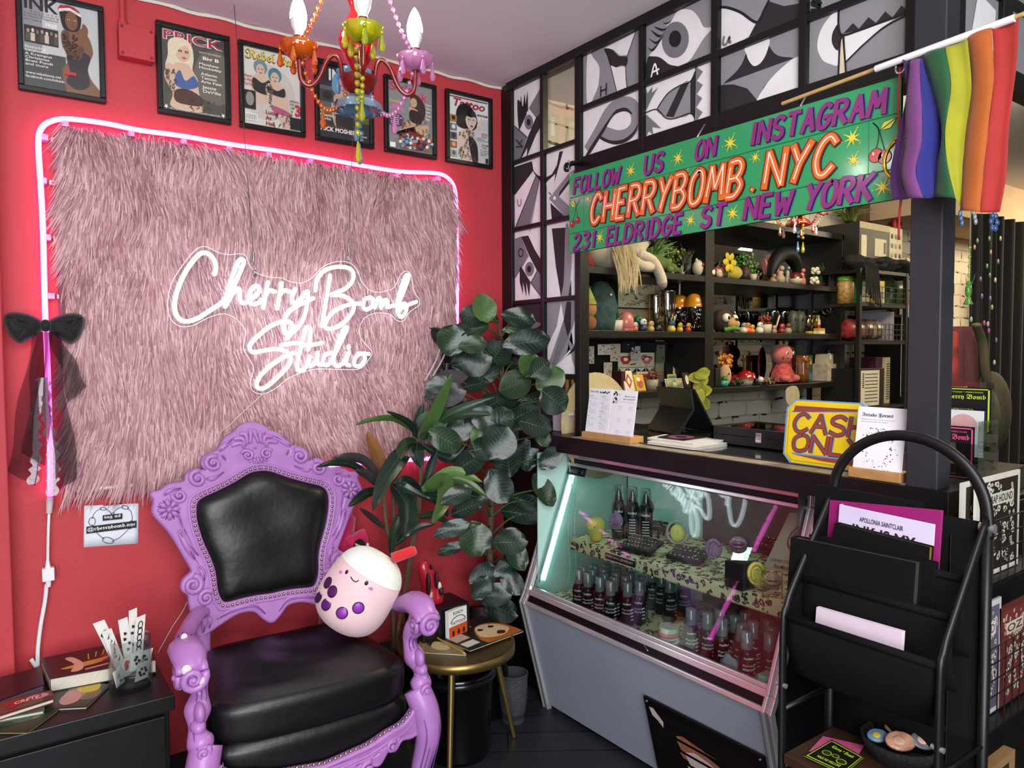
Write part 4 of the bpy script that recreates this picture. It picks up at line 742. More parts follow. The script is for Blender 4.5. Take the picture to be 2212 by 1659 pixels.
for s in(-1,1):
 m=MB();P=[(.235,.02,.66),(.27,-.06,.675),(.325,-.20,.665),(.350,-.32,.675),(.355,-.41,.705),(.355,-.47,.705),(.355,-.515,.675)]
 q=crom([(s*a,b,c)for a,b,c in P],5);R=[.030,.026,.027,.034,.046,.046,.034];N=len(q)
 m.tube(q,[R[min(int(i/5),6)]*(1-(i%5)/5)+R[min(int(i/5)+1,6)]*((i%5)/5)for i in range(N)],12,flat=(.8,1.05))
 for sx in(-1,1):
  def HV(u,v,n=0,s=s,sx=sx):return V((s*.355+sx*(.030+n),-.492-u,.660+v))
  volute(m,HV,0,0,.036,1.7,1,.5,.012,.0)
 def HF(u,v,n=0,s=s):return V((s*.355+u,-.532-n,.662+v))
 volute(m,HF,0,0,.034,1.7,s,.5,.011,.0)
 m.ell((s*.355,-.50,.664),(.034,.036,.036),14,10)
 for k in range(5):m.tube([p+V((s*(k-2)*.012,0,.030-.005*abs(k-2)))for p in q[12:27]],.0018,4,mi=1)
 if s<0:
  for(a,b,c,r)in((-.37,-.528,.69,.015),(-.335,-.538,.655,.013),(-.385,-.50,.64,.013),(-.36,-.43,.747,.010)):m.ell((a,b,c),(r,r*.55,r),8,5,mi=2)
 m.build('arm',[lil,groove,mat('#d8cfd2',.8,nv=.2,ns=60)],CH)
 m=MB();q=crom([(s*a,b,c)for a,b,c in[(.355,-.47,.665),(.325,-.44,.60),(.335,-.46,.54),(.342,-.49,.49),(.33,-.51,.45),(.325,-.51,.42)]],5);m.tube(q,[.028+.007*sin(i*.8)for i in range(len(q))],10,flat=(1,1.1))
 for k in range(3):m.tube([p+V((s*(k-1)*.013,-.030,0))for p in q[3:-3]],.0018,4,mi=1)
 Q=lambda u,v,n=0,s=s:V((s*(.335)+u,-.545-n,v));volute(m,Q,0,.455,.018,1.4,s,1,.008,-.004)
 m.ell((s*.335,-.49,.545),(.016,.03,.03));m.ell((s*.34,-.49,.51),(.022,.034,.022));m.build('arm_support',[lil,groove],CH)
 m=MB();q=crom([(s*a,b,c)for a,b,c in[(.32,-.50,.455),(.338,-.525,.39),(.345,-.535,.31),(.325,-.515,.19),(.312,-.50,.09),(.32,-.515,.035),(.33,-.535,.018)]],5);R=[.044,.046,.041,.031,.025,.030,.022]
 m.tube(q,[R[min(int(i/5),6)]*(1-(i%5)/5)+R[min(int(i/5)+1,6)]*((i%5)/5)for i in range(len(q))],12)
 for k in range(4):m.tube([p+V((s*(k-1.5)*.015,-.036,0))for p in q[4:18]],.0018,4,mi=1)
 m.build('front_leg',[lil,groove],CH)
 m=MB();m.tube(crom([(s*.24,.02,.36),(s*.245,.03,.2),(s*.25,.09,.0)],5),.024,8);m.tube(crom([(s*.24,.0,.34),(s*.245,.0,.5),(s*.238,.015,.68)],4),.030,8,flat=(1,.8));m.build('back_leg',lil,CH)
CH.location=(-1.178,-.235,0);CH.rotation_euler=(0,0,radians(-3.5))
c=hp(738,1082,(-1.178,-.235,.56),(.05,-.99,.13))+V((0,-.04,0));yb=thing('yellow_charm','small yellow rubber charm clipped to the chair frame','charm',c)
MB().tube(crom([c+V(p)*.85 for p in((.02,0,.03),(.028,-.01,.045),(.012,-.01,.052),(.0,0,.03),(.012,0,.0),(.006,0,-.03),(-.012,0,-.05),(-.02,0,-.03))],5),.0065,8).build('band',mat('#d8df3a',.5),yb);MB().ell(c+V((.008,-.008,.022)),.006).build('dark_tip',mat('#1a1a16',.5),yb)
# ---------------------------------------------------------------- boba cup plush
pc=hy(777,1275,-.50);ax=(RT*.60+V((0,0,1))*.80+V((.0,.16,0))).normalized();hh,ww=.148,.127
PL_=thing('boba_cup_plush','pale pink smiling bubble tea cup plush with purple pearls on the throne chair','plush toy',pc-ax*hh)
prof=[(ww*(max(0,1-abs(t)**3.0))**.42*(1.0-.05*t),t*hh)for t in[-1+2*i/28 for i in range(29)]]
cut=.56;pk_=mat('#e8c6cb',.85,bump=.2,bs=250,nv=.05,sheen=.3);wt_=mat('#e6ece6',.85,bump=.2,bs=250,nv=.04,sheen=.3)
lo=[(r,z)for r,z in prof if z<=cut*hh];hi=[(r,z)for r,z in prof if z>=cut*hh-.012]
MB().lathe(lo,pc,ax,36).build('cup_body',pk_,PL_);MB().lathe([(r*1.012,z)for r,z in hi],pc,ax,36).build('cup_lid',wt_,PL_)
st=pc+ax*(hh*.86)+RT*.045;MB().tube([st,st+(RT*.94+UP*.34)*.075,st+(RT*.94+UP*.34)*.085],[.019,.018,.012],12).build('straw',mat('#d21f2a',.85,sheen=.3),PL_)
def onpl(x,y):
 d=ray(x,y);d.normalize();t=(pc-CAM).length-.3
 for i in range(600):
  p=CAM+d*t;a=(p-pc).dot(ax);r=((p-pc)-ax*a).length
  if abs(a)<hh and r<=ww*(max(0,1-abs(a/hh)**3.0))**.42*(1-.05*a/hh):break
  t+=.001
 e=(p-pc)-ax*a;return p,e.normalized()
def patch(x,y,rx,ry,c,nm,tilt=0,thick=.003,rim=None):
 p,n=onpl(x,y);u=(RT-n*RT.dot(n)).normalized();w=n.cross(u);R_=Matrix((u*cos(tilt)+w*sin(tilt),w*cos(tilt)-u*sin(tilt),n)).transposed();m=MB();m.ell(p,(rx,ry,thick),18,6,R_)
 if rim:m.tube([p+(R_@V((rx*cos(t),ry*sin(t),.001)))for t in[k*pi/10 for k in range(20)]],.0018,5,closed=True,mi=1)
 m.build(nm,[c]+([rim]if rim else[]),PL_)
pur=[mat('#4a1a4e',.35),mat('#5a1c66',.35),mat('#3f1a3c',.35),mat('#5d1d70',.35),mat('#8a2aa8',.35),mat('#8d2fae',.35)];rimm=mat('#241028',.6)
for(x,y),c in zip(((708.5,1259),(718,1278),(689,1290),(705,1306),(739,1324),(774,1313)),pur):patch(x,y,.0185,.0185,c,'pearl',0,.004,rimm)
bk_=mat('#141214',.4);bl_=mat('#c77ab0',.8)
for x,y in((749,1236),(791.5,1260)):patch(x,y,.006,.008,bk_,'eye',-.5)
for x,y in((736,1236),(801,1272)):patch(x,y,.008,.006,bl_,'cheek',-.4,.002)
MB().tube(crom([onpl(x,y)[0]+onpl(x,y)[1]*.001 for x,y in((758,1246),(763,1254),(770,1256.5),(775,1253))],4),.0018,6).build('smile',bk_,PL_)
# ---------------------------------------------------------------- side cabinet, books, glass
CZ=.55
cb=thing('side_cabinet','low black cabinet under the pink fur panel, left of the throne chair','cabinet',(-2.1,-.29,0))
cbk=mat('#0d0e11',.4,bump=.12,bs=40,nv=.2)
MB().box((-2.75,-.52,.04),(-1.585,-.105,CZ-.045)).build('carcass',cbk,cb,bevel=.003);MB().box((-2.76,-.555,CZ-.045),(-1.575,-.102,CZ)).build('top_board',cbk,cb,bevel=.003)
for x0,x1 in((-2.74,-2.19),(-2.18,-1.60)):MB().box((x0,-.542,.06),(x1,-.520,CZ-.062)).build('door',cbk,cb,bevel=.002)
MB().box((-2.72,-.50,0),(-1.6,-.12,.04)).build('plinth',cbk,cb)
def slab(name,label,cat,px,z0,th,cover,pages,art=None,group=None):
 """book or magazine lying flat: corners from the photo on its own top plane; px = front-left, front-right, back-right, back-left"""
 q=[hz(x,y,z0+th)for x,y in px];c=sum(q,V())/4;t=thing(name,label,cat,(c.x,c.y,z0),group);dn=V((0,0,-1))
 cv=min(.003,th*.3);m=MB();m.prism([p for p in q],dn*cv,0)
 if th>.006:m.prism([p+dn*(th-cv)for p in q],dn*cv,0)
 m.build('cover',cover,t,bevel=.0006)
 ins=[p+(c-p).normalized()*.004+dn*cv for p in q];MB().prism(ins,dn*(th-2*cv if th>.006 else th-cv)).build('pages',pages,t)
 if art:
  mb=MB();mats=[]
  def P(u,v,k=1):return(q[0]*(1-u)+q[1]*u)*(1-v)+(q[3]*(1-u)+q[2]*u)*v+V((0,0,.0004+.00015*k))
  art(mb,mats,P);mb.build('cover_print',mats,t)
 return t
def mi_(mats,c):
 mm=mat(c,.35,nv=.05,ns=30)
 if mm not in mats:mats.append(mm)
 return mats.index(mm)
def apoly(mb,mats,P,c,pts,k=1,s=True):
 src=[(p.x,p.y)for p in crom([(a,b,0)for a,b in pts],3,True)]if s else pts
 mb.poly([P(min(max(u,0),1),min(max(v,0),1),k)for u,v in src],mi_(mats,c))
def atext(mb,mats,P,c,s,u,v,w,h,k=3,bold=.01):
 U=P(u+w,v,k)-P(u,v,k);Vv=P(u,v+h,k)-P(u,v,k);text(mb,s,P(u,v,k),U.normalized(),Vv.normalized(),U.length,Vv.length,mi_(mats,c),bold)
paper=mat('#c9c2b4',.8,nv=.12,ns=200)
def art_dragon(mb,mats,P):
 apoly(mb,mats,P,'#c98f3e',[(.12,.3),(.3,.42),(.55,.5),(.75,.75),(.88,.85),(.82,.6),(.6,.38),(.35,.25)],1);apoly(mb,mats,P,'#a8301c',[(.5,.35),(.75,.4),(.92,.7),(.9,.9),(.75,.62)],2)
 apoly(mb,mats,P,'#d8a08a',[(.2,.12),(.26,.4),(.2,.72),(.27,.74),(.34,.4),(.3,.12)],3);apoly(mb,mats,P,'#7a2616',[(.5,.55),(.6,.7),(.68,.62),(.6,.5)],3);apoly(mb,mats,P,'#c98f88',[(.33,.08),(.6,.16),(.6,.22),(.33,.14)],3,False)
 for k in range(6):mb.strip([P(.4+.07*k,.5+.05*k,4),P(.42+.08*k,.75+.03*k,4)],(0,0,1),.004,mi_(mats,'#c98f3e'))
def art_photo(cols):
 def f(mb,mats,P):
  r=random.Random(len(cols)+ord(cols[0][1]));apoly(mb,mats,P,cols[0],[(.02,.03),(.98,.03),(.98,.97),(.02,.97)],1,False)
  for k,c in enumerate(cols[1:]):
   u,v=r.uniform(.2,.8),r.uniform(.2,.8);apoly(mb,mats,P,c,[(u-.2,v-.12),(u,v-.25),(u+.22,v-.1),(u+.15,v+.2),(u-.1,v+.22)],2+k)
 return f
dkred=mat('#2c0d12',.3,nv=.1)
slab('magazine','black magazine with yellow lower edge lying under the thick dragon book','magazine',[(95,1532),(187,1527),(238,1478),(130,1462)],CZ,.006,mat('#2e2c26',.3),paper,art_photo(['#33352f','#7a5a44','#8c8172','#c9b21f','#c48a84']))
slab('thick_book','thick dark red book with dragon artwork beside the glass of paper strips','book',[(107,1466),(338,1424),(312,1376),(87,1422)],CZ+.007,.042,dkred,paper,art_dragon)
slab('photo_album','dark maroon album at the left edge of the black cabinet','book',[(0,1512),(96,1478),(88,1440),(-60,1478)],CZ,.034,mat('#241017',.3),mat('#5b4658',.6),None)
slab('magazine','green edged magazine lying lowest at the cabinet front corner','magazine',[(-30,1582),(60,1582),(128,1532),(20,1532)],CZ,.005,mat('#3a3a20',.3),mat('#8f9a5a',.7),art_photo(['#2a2a1c','#8a7a30','#5a4a2a']))
slab('magazine','blue and green comic magazine, middle of the cabinet front pile','magazine',[(-40,1560),(96,1534),(96,1508),(-20,1530)],CZ+.006,.012,mat('#3c5a4a',.3),paper,art_photo(['#2f4a40','#6a3040','#3a4a90','#8a6a4a']))
def art_cret(mb,mats,P):
 art_photo(['#6a4036','#8a2a28','#3a2a24','#c88a98','#5a5040'])(mb,mats,P);apoly(mb,mats,P,'#a32226',[(.3,.25),(.8,.55),(.8,.85),(.3,.6)],8,False);atext(mb,mats,P,'#e8dfd2','CRETE',.36,.48,.4,.22,10)
slab('magazine','red bannered magazine lettered CRETE on top of the cabinet front pile','magazine',[(-30,1555),(118,1508),(112,1490),(-10,1520)],CZ+.0185,.014,mat('#5a2f2a',.3),paper,art_cret)
g0=hz(283,1484,CZ);gr=.0585;gh=.152;gl=thing('glass_jar','clear straight glass holding paper tattoo strips on the black cabinet','glass jar',g0)
MB().lathe([(.0,.0),(gr-.004,0),(gr,.004),(gr,gh)],g0,n=36).lathe([(gr-.004,gh),(gr-.004,.016),(0,.014)],g0,n=36).lathe([(gr,gh),(gr-.002,gh+.002),(gr-.004,gh)],g0,n=36).build('glass_wall',glassmat('#eef2f2',.10),gl)
swm=mat('#e8e6e2',.7,nv=.03);ink=mat('#17161a',.6)
r=random.Random(5)
def strip(dx,dy,z0,lean,w,h,yaw,lab,kind):
 c=g0+V((dx,dy,z0));u=V((cos(yaw),sin(yaw),0));up=(V((0,0,1))+u*lean+V((0,.12,0))).normalized();n=u.cross(up).normalized();n=n if n.dot(FW)<0 else-n
 t=thing('tattoo_strip' if h>.1 else 'tattoo_card',lab,'tattoo strip' if h>.1 else 'card',c,'paper tattoo strips in the glass' if h>.1 else 'small tattoo cards in the glass');m=MB();m.obox(c+up*h/2,u*w/2,n*.0004,up*h/2);m.build('paper',swm,t);m=MB();f=n*.001
 if kind=='tribal':
  for k in range(9):
   a=c+up*(h*(.12+.085*k))+u*(w*.16*sin(k*1.3))+f;m.add([a-u*w*.18,a+up*h*.05+u*w*.05,a+up*h*.13-u*w*(.25 if k%2 else-.25),a+u*w*.10+up*h*.02],[(0,1,2,3)],0)
 elif kind=='chain':
  for k in range(7):m.tube([c+up*(h*(.14+.115*k)+.011*sin(q))+u*(.008*cos(q))+f for q in[j*pi/5 for j in range(10)]],.0016,4,closed=True)
 elif kind=='knot':m.tube([c+up*(h*.72+.016*sin(q)*cos(q*.5))+u*(.013*cos(q))+f for q in[j*.4 for j in range(30)]],.0022,4)
 elif kind=='star':
  for k in range(6):q=k*pi/3;m.ell(c+up*(h*.45+.010*sin(q))+u*(.010*cos(q))+f,.0042,8,5)
 elif kind=='red':m.ell(c+up*h*.55+f,(.008,.002,.013),10,6,mi=1);m.ell(c+up*h*.75+u*.004+f,(.009,.002,.006),10,6,mi=1)
 else:
  for k in range(4):m.ell(c+up*h*(.3+.12*k)+u*(.008*sin(k*2))+f,(.006,.001,.005),8,5)
 m.build('ink_print',[ink,mat('#a82430',.5)],t)
strip(-.022,.018,.06,-.42,.036,.165,.5,'paper strip with round tribal knot, leaning leftmost and tallest in the glass','knot')
strip(.012,.026,.07,.05,.030,.150,.6,'plain pale strip standing furthest back in the glass','dots');strip(.0,.014,.07,-.12,.032,.135,.55,'pale strip with small dark mark between the two patterned strips','dots')
strip(-.02,-.008,.05,-.36,.034,.15,.6,'paper strip with thorny vine pattern leaning left over the glass rim','tribal');strip(.016,-.006,.05,.16,.036,.155,.6,'paper strip with linked chain pattern standing upright in the glass','chain')
for dx,dy,z0,le,yw,lab,kd in((-.03,-.020,.022,-.3,.9,'small card showing a dark edge low at the left of the glass','dots'),(.024,-.026,.025,.25,.4,'small card with black flower, lowest in front of the glass','star'),(.012,-.012,.055,.15,.5,'small card with blue violets at the middle of the glass','dots'),(-.014,-.022,.045,-.1,.7,'small card with red rose in the glass','red'),(.03,.0,.05,.3,.2,'small blank card against the right of the glass','none')):strip(dx,dy,z0,le,.042,.052,yw,lab,kd)
# ---------------------------------------------------------------- gold side table
tc_=V((-.563,-.475,0));TZ=.43;gold=mat('#8c7446',.35,.85,nv=.1);tb=thing('side_table','round gold metal tray table with three slim legs by the display case','table',tc_)
MB().lathe([(0,TZ-.006),(.214,TZ-.006),(.219,TZ-.022),(.223,TZ-.022),(.223,TZ+.010),(.218,TZ+.010),(.214,TZ),(0,TZ)],tc_,n=48).build('tray_top',gold,tb)
for f in((-.317,-.509),(-.661,-.254),(-.715,-.665)):
 p=V((f[0],f[1],0));a=tc_+(p-tc_)*.62;MB().cyl(p,V((a.x,a.y,TZ-.02)),.009,.013,n=12).cyl(p,p+V((0,0,.006)),.010,n=12,mi=1).build('leg',[gold,blk],tb)
def art_tribal(mb,mats,P):
 apoly(mb,mats,P,'#191716',[(0,0),(1,0),(1,1),(0,1)],1,False);apoly(mb,mats,P,'#b5651f',[(.35,.02),(.98,.02),(.98,.5),(.75,.7),(.5,.55)],2);apoly(mb,mats,P,'#e0c096',[(.42,.3),(.6,.65),(.85,.6),(.95,.3),(.75,.12),(.55,.14)],3)
 apoly(mb,mats,P,'#5a1a20',[(.66,.2),(.75,.3),(.82,.22),(.74,.14)],4);apoly(mb,mats,P,'#b7a99a',[(.04,.35),(.3,.38),(.3,.62),(.04,.58)],4,False);apoly(mb,mats,P,'#d8d0c4',[(.04,.1),(.28,.12),(.28,.3),(.04,.28)],4,False)
 for u in(.58,.78):apoly(mb,mats,P,'#1a1210',[(u-.05,.5),(u,.56),(u+.05,.5),(u,.46)],5)
 atext(mb,mats,P,'#f4efe6','Tattoo',.04,.84,.62,.13,6,.02);atext(mb,mats,P,'#f4efe6','TRIBAL',.12,.72,.46,.09,6,.02)
slab('magazine','tattoo magazine with orange lion face cover on the gold side table','magazine',[(1015,1405),(1132,1362),(1040,1330),(925,1368)],TZ+.007,.006,mat('#1c1a19',.25),paper,art_tribal)
slab('magazine','tan pictured magazine under the lion cover on the gold side table','magazine',[(905,1408),(1008,1414),(985,1380),(905,1368)],TZ+.0005,.006,mat('#8a7a54',.3),paper,art_photo(['#8d7c56','#4a4030','#2c2620','#c9b58a']))
a,b=hz(945,1378,TZ+.018),hz(1002,1411,TZ+.018);pe=thing('gold_pencil','thin gold pencil lying across the tan magazine','pencil',a);MB().cyl(a,b,.0035,n=8).build('pencil_body',mat('#c9a33c',.35,.4),pe);MB().cyl(b,b+(b-a).normalized()*.012,.0034,.0005,n=8).build('pencil_tip',mat('#d8c09a',.6),pe)
bx=V((-.60,-.36,TZ+.0005));cs=thing('black_case','flat black case at the back of the gold side table','case',bx);MB().box(bx+V((-.07,-.05,0)),bx+V((.14,.10,.125))).build('case_body',mat('#121214',.3),cs,bevel=.004);MB().box(bx+V((-.071,-.051,.07)),bx+V((.141,.101,.074))).build('lid_line',mat('#050505',.5),cs)
c0=bx+V((.07,-.062,0));bt=thing('card_box','orange and white ROACH TATTOO card box leaning on the black case','box',c0);u=V((.96,.28,0)).normalized();n=V((.28,-.96,0));z=V((0,.02,1)).normalized()
MB().obox(c0+z*.058,u*.052,n*.010,z*.058).build('box_body',mat('#e2e0dc',.5),bt,bevel=.001)
m=MB();f0=c0+n*.0106;m.add([f0-u*.052+z*.004,f0+u*.052+z*.004,f0+u*.052+z*.055,f0-u*.052+z*.055],[(0,1,2,3)],0);text(m,'ROACH',f0-u*.028+z*.098+n*.0004,u,z,.056,.012,1,.01);text(m,'TATTOOS',f0-u*.04+z*.06+n*.0004,u,z,.08,.012,1,.01)
m.tube([f0+u*(.042*cos(t))+z*(.068+.022*sin(t))for t in[k*pi/8 for k in range(9)]],.0016,4,mi=1)
for k in range(3):m.ell(f0+u*(-.03+.03*k)+z*.028+n*.0005,(.007,.0015,.012),8,5,mi=1)
m.build('box_print',[mat('#c24a22',.5),ink],bt)
sk=bx+V((.01,.03,.126));skl=thing('skull_figure','glossy red animal skull figurine behind the throne chair arm','figurine',sk);rd=mat('#a8182c',.3,nv=.15,coat=.4)
m=MB();up=V((-.10,.0,1)).normalized();q=crom([sk,sk+up*.05+V((.012,0,0)),sk+up*.10,sk+up*.15+V((-.012,0,0)),sk+up*.172],5);m.tube(q,[.044,.05,.052,.05,.047,.045,.043,.041,.040,.038,.036,.035,.034,.032,.03,.028,.025,.022,.017,.013,.004],16,flat=(1,.8));m.build('skull',rd,skl)
for dx,dz,rx,rz in((-.022,.09,.009,.045),(.014,.10,.008,.036),(.03,.05,.010,.018),(-.004,.155,.004,.010)):MB().ell(sk+up*dz+V((dx,-.036,0)),(rx,.012,rz),10,8).build('eye_socket' if rz>.02 else 'cavity',mat('#2a0810',.6),skl)
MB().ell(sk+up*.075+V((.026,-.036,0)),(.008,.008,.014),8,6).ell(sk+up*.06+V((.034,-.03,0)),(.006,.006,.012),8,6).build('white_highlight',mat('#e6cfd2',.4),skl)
dp=V((-.90,-.07,0));dr=thing('dragon_plush','hot pink fuzzy dragon plush with toothy mouth behind the throne chair','plush toy',dp);pk2=mat('#c21a5a',.9,bump=.8,bs=160,nv=.2,ns=60,sheen=.4)
e=hy(775,1180,-.13);m=MB();m.tube(crom([dp+V((0,0,.02)),dp+V((.02,0,.35)),hy(735,1230,-.07),hy(738,1160,-.07),hy(742,1110,-.07),hy(745,1085,-.07)],6),[.075]*10+[.06]*8+[.05]*6+[.035]*6+[.02],12);m.tube(crom([hy(735,1240,-.08),hy(765,1215,-.10),e+V((0,0,.02)),hy(792,1160,-.14)],5),[.05]*5+[.045]*5+[.035]*5+[.018],12)
m.ell(hy(760,1172,-.12),(.035,.03,.03),12,8);m.build('plush_body',pk2,dr)
mo=[hy(x,y,-.185)for x,y in((765,1192),(770,1172),(782,1165),(790,1178),(782,1194),(772,1198))];MB().prism(crom(mo,3,True),(0,.012,0)).build('mouth',mat('#1a0c12',.6),dr)
m=MB()
for k in range(7):
 a=hy(768+2.2*k,1174+3.2*k*.3,-.192);m.cyl(a,a+V((.002,0,-.014)),.003,.0003,n=6);a=hy(769+2*k,1196-.8*k,-.192);m.cyl(a,a+V((.002,0,.012)),.003,.0003,n=6)
m.build('teeth',mat('#e8e2d8',.4),dr);MB().ell(hy(794,1178,-.175),(.006,.006,.010)).build('eye',mat('#f0ece8',.3),dr)
# ================================================================ PLANTS
LG=[mat('#182820',.30,nv=.25,ns=30,bump=.15,bs=40),mat('#20351f',.30,nv=.2,ns=30),mat('#3f5c2a',.33,nv=.15,ns=30),mat('#3f5a46',.4,nv=.1),mat('#3a3438',.4,nv=.2),mat('#8a5a34',.4,nv=.3),mat('#587a36',.4,nv=.15)]
def oleaf(mb,c,rx,ry,ang,mi,tilt=0,yaw=0,fold=.12):
 """round leaf: real half length rx, half width ry, long axis at ang in its own plane"""
 n=(-FW+RT*yaw+UP*tilt).normalized();u0=(RT-n*RT.dot(n)).normalized();v0=n.cross(u0);u=u0*cos(ang)+v0*sin(ang);v=n.cross(u);N=10;M_=6
 def f(a,b):
  t=a;w=ry*(sin(pi*min(1,t*.985+.012))**.52)*(1+.22*(t-.45));s=(b*2-1)
  return c+u*(rx*(2*t-1))+v*(w*s)+n*(fold*ry*abs(s)**1.3-.30*rx*(t-.4)**2+.010*sin(t*9+s*4)*rx*4)
 mb.grid(f,N,M_,mi)
 vm=3
 q=[f(k/10,.5)+n*.0014 for k in range(11)];mb.strip(q,n,[.0032*(1-k/12)for k in range(11)],vm)
 for k in range(2,8):
  for s in(-1,1):a=f(k/10,.5)+n*.0012;b=f(min(1,k/10+.13),.5+s*.36)+n*.0012;m_=f(k/10+.07,.5+s*.18)+n*.0014;mb.strip([a,m_,b],n,[.0016,.0012,.0005],vm)
fg=hy(1062,1330,-.20);fg.z=0;PT_=V((-.300,-.20,0))
fi=thing('fiddle_leaf_plant','tall dark green fiddle leaf plant in the corner beside the glass case','plant',PT_)
ply=MB();R4=random.Random(11);leafpts=[]
Z4=lambda x,y:(650+x/2.765,600+y/2.765)
Z5=lambda x,y:(650+x/2.723,1050+y/2.723)
fl=[(1095,180,78,62,-75,2),(1035,230,78,58,170,0),(1300,240,92,52,-8,0),(1290,305,78,24,5,2),(900,375,82,80,80,1),(1028,400,72,48,10,1),(1020,500,108,82,12,0),(1170,455,82,76,60,0),(1350,385,128,66,12,0),(1040,310,78,46,30,1),(1365,520,68,62,70,2),(1280,640,88,78,20,1),(1490,610,84,66,30,2),(1430,545,66,60,40,0),(1420,720,112,36,8,0),(1510,730,84,74,-40,0),(1330,815,94,52,25,0),(1400,880,92,62,-20,0),(1035,640,84,38,12,0),(1270,510,54,32,-20,0),(880,600,104,42,0,4),(860,700,112,62,10,4),(1120,585,66,34,35,0),(1180,985,96,92,60,0),(1062,962,74,42,95,2),(860,965,96,62,-30,1),(950,905,84,62,30,0),(1010,1100,104,62,30,0),(1235,1085,92,74,100,0),(1180,1245,96,72,-60,0),(900,1500,96,42,20,0),(1350,1060,84,62,95,0),(1490,1080,74,52,40,0),(1450,1265,98,52,-60,1),(1330,1330,112,42,-12,0),(1330,1410,122,52,-10,0),(1250,1580,92,62,0,0),(1130,760,90,60,20,0),(1180,860,96,66,40,0),(1100,840,84,62,150,0),(960,800,92,60,20,0),(1300,950,90,60,60,0),(1090,1020,80,60,10,0),(930,1300,90,46,30,0),(980,1380,84,44,20,0),(1070,1300,80,50,60,0),(960,310,60,40,30,0),(820,640,70,44,20,0),(1250,720,84,52,20,0),(1440,950,60,40,-60,1)]
for(x,y,a,b,an,mi)in fl:
 px,py=Z4(x,y);Y=-.22-.20*R4.random()-(.05 if mi==2 else 0)-(.10 if py>880 else 0)
 k=(hy(px,py,Y)-CAM).dot(FW)/FOC/2.765
 c=hy(px,py,Y)if px<1105 else hx(px,py,-.07-.13*R4.random());k=(c-CAM).dot(FW)/FOC/2.765;leafpts.append(c);oleaf(ply,c,a*k*1.16,b*k*1.2,radians(an),mi,R4.uniform(-.15,.55),R4.uniform(-.45,.3))
for(x,y,a,b,an,mi)in[(1025,310,92,84,-70,1),(1265,400,92,54,-60,1),(1075,525,82,58,30,0),(1140,640,96,56,10,0),(1175,725,96,62,-20,0),(1205,480,74,46,40,0),(1225,320,82,60,20,0),(1060,600,70,50,60,0),(880,370,70,30,20,0),(1240,560,84,50,-50,0)]:
 px,py=Z5(x,y);Y=-.26-.06*R4.random();c=hy(px,py,Y)if px<1090 else hx(px,py,-.14-.08*R4.random());k=(c-CAM).dot(FW)/FOC/2.723;leafpts.append(c);oleaf(ply,c,a*k*1.15,b*k*1.2,radians(an),mi,R4.uniform(-.1,.5),R4.uniform(-.4,.3))
ply.build('foliage',LG,fi)
tm=MB();trunk=crom([PT_+V((0,0,.30)),hy(1062,1300,-.20),hy(1058,1180,-.20),hy(1065,1050,-.20),hy(1080,900,-.20),hy(1085,760,-.2),hy(1075,690,-.22)],6);tm.tube(trunk,[.020-.014*i/(len(trunk)-1)for i in range(len(trunk))],10)
for c in leafpts:
 b=min(trunk,key=lambda p:(p-c-V((0,0,-.10))).length);tm.tube(crom([b,b.lerp(c,.5)+V((0,0,.02)),c+V((0,.006,0))],4),[.005]*4+[.0035]*4+[.0025],6,mi=1)
tm.build('trunk',[mat('#5a4a38',.8,bump=.8,bs=90,nv=.25,ns=30),mat('#3f5a2c',.6)],fi)
gp=mat('#0a0a0b',.22,nv=.1,coat=.3);soil=mat('#120e0b',.9,bump=.8,bs=120)
pm=MB();pm.lathe([(.15,0),(.165,.36),(.172,.36),(.172,.385),(.158,.385),(.150,.30),(0,.30)],PT_,n=40);pm.build('pot',gp,fi);MB().lathe([(.0,.302),(.148,.302)],PT_,n=30).build('soil',soil,fi)
CP=V((-.67,-.16,0));co=thing('cordyline_plant','spiky long leaved green cordyline plant behind the plush cup','plant',CP);lm=MB()
def blade(pts,w,mi,ya,yb):
 n=len(pts);q=crom([hy(*Z4(*p),ya+(yb-ya)*i/(n-1))for i,p in enumerate(pts)],6);N=len(q);k=(q[0]-CAM).dot(FW)/FOC/2.765;w=w*k
 T=[(q[min(i+1,N-1)]-q[max(i-1,0)]).normalized()for i in range(N)];vs=[]
 for i in range(N):
  t=i/(N-1);b=T[i].cross(-FW).normalized();nn=b.cross(T[i]);ww=w*(sin(pi*min(1,.10+.90*t))**.8)*(1.0)
  for s in(-1,-.5,0,.5,1):vs.append(q[i]+b*(ww*s*.5)+nn*(-.10*w*abs(s)))
 lm.add(vs,[(i*5+j,i*5+j+1,i*5+j+6,i*5+j+5)for i in range(N-1)for j in range(4)],mi,True)
 lm.strip([p-FW*.0025 for p in q[:-1]],-FW,[.0022*(1-i/N)for i in range(N-1)],3)
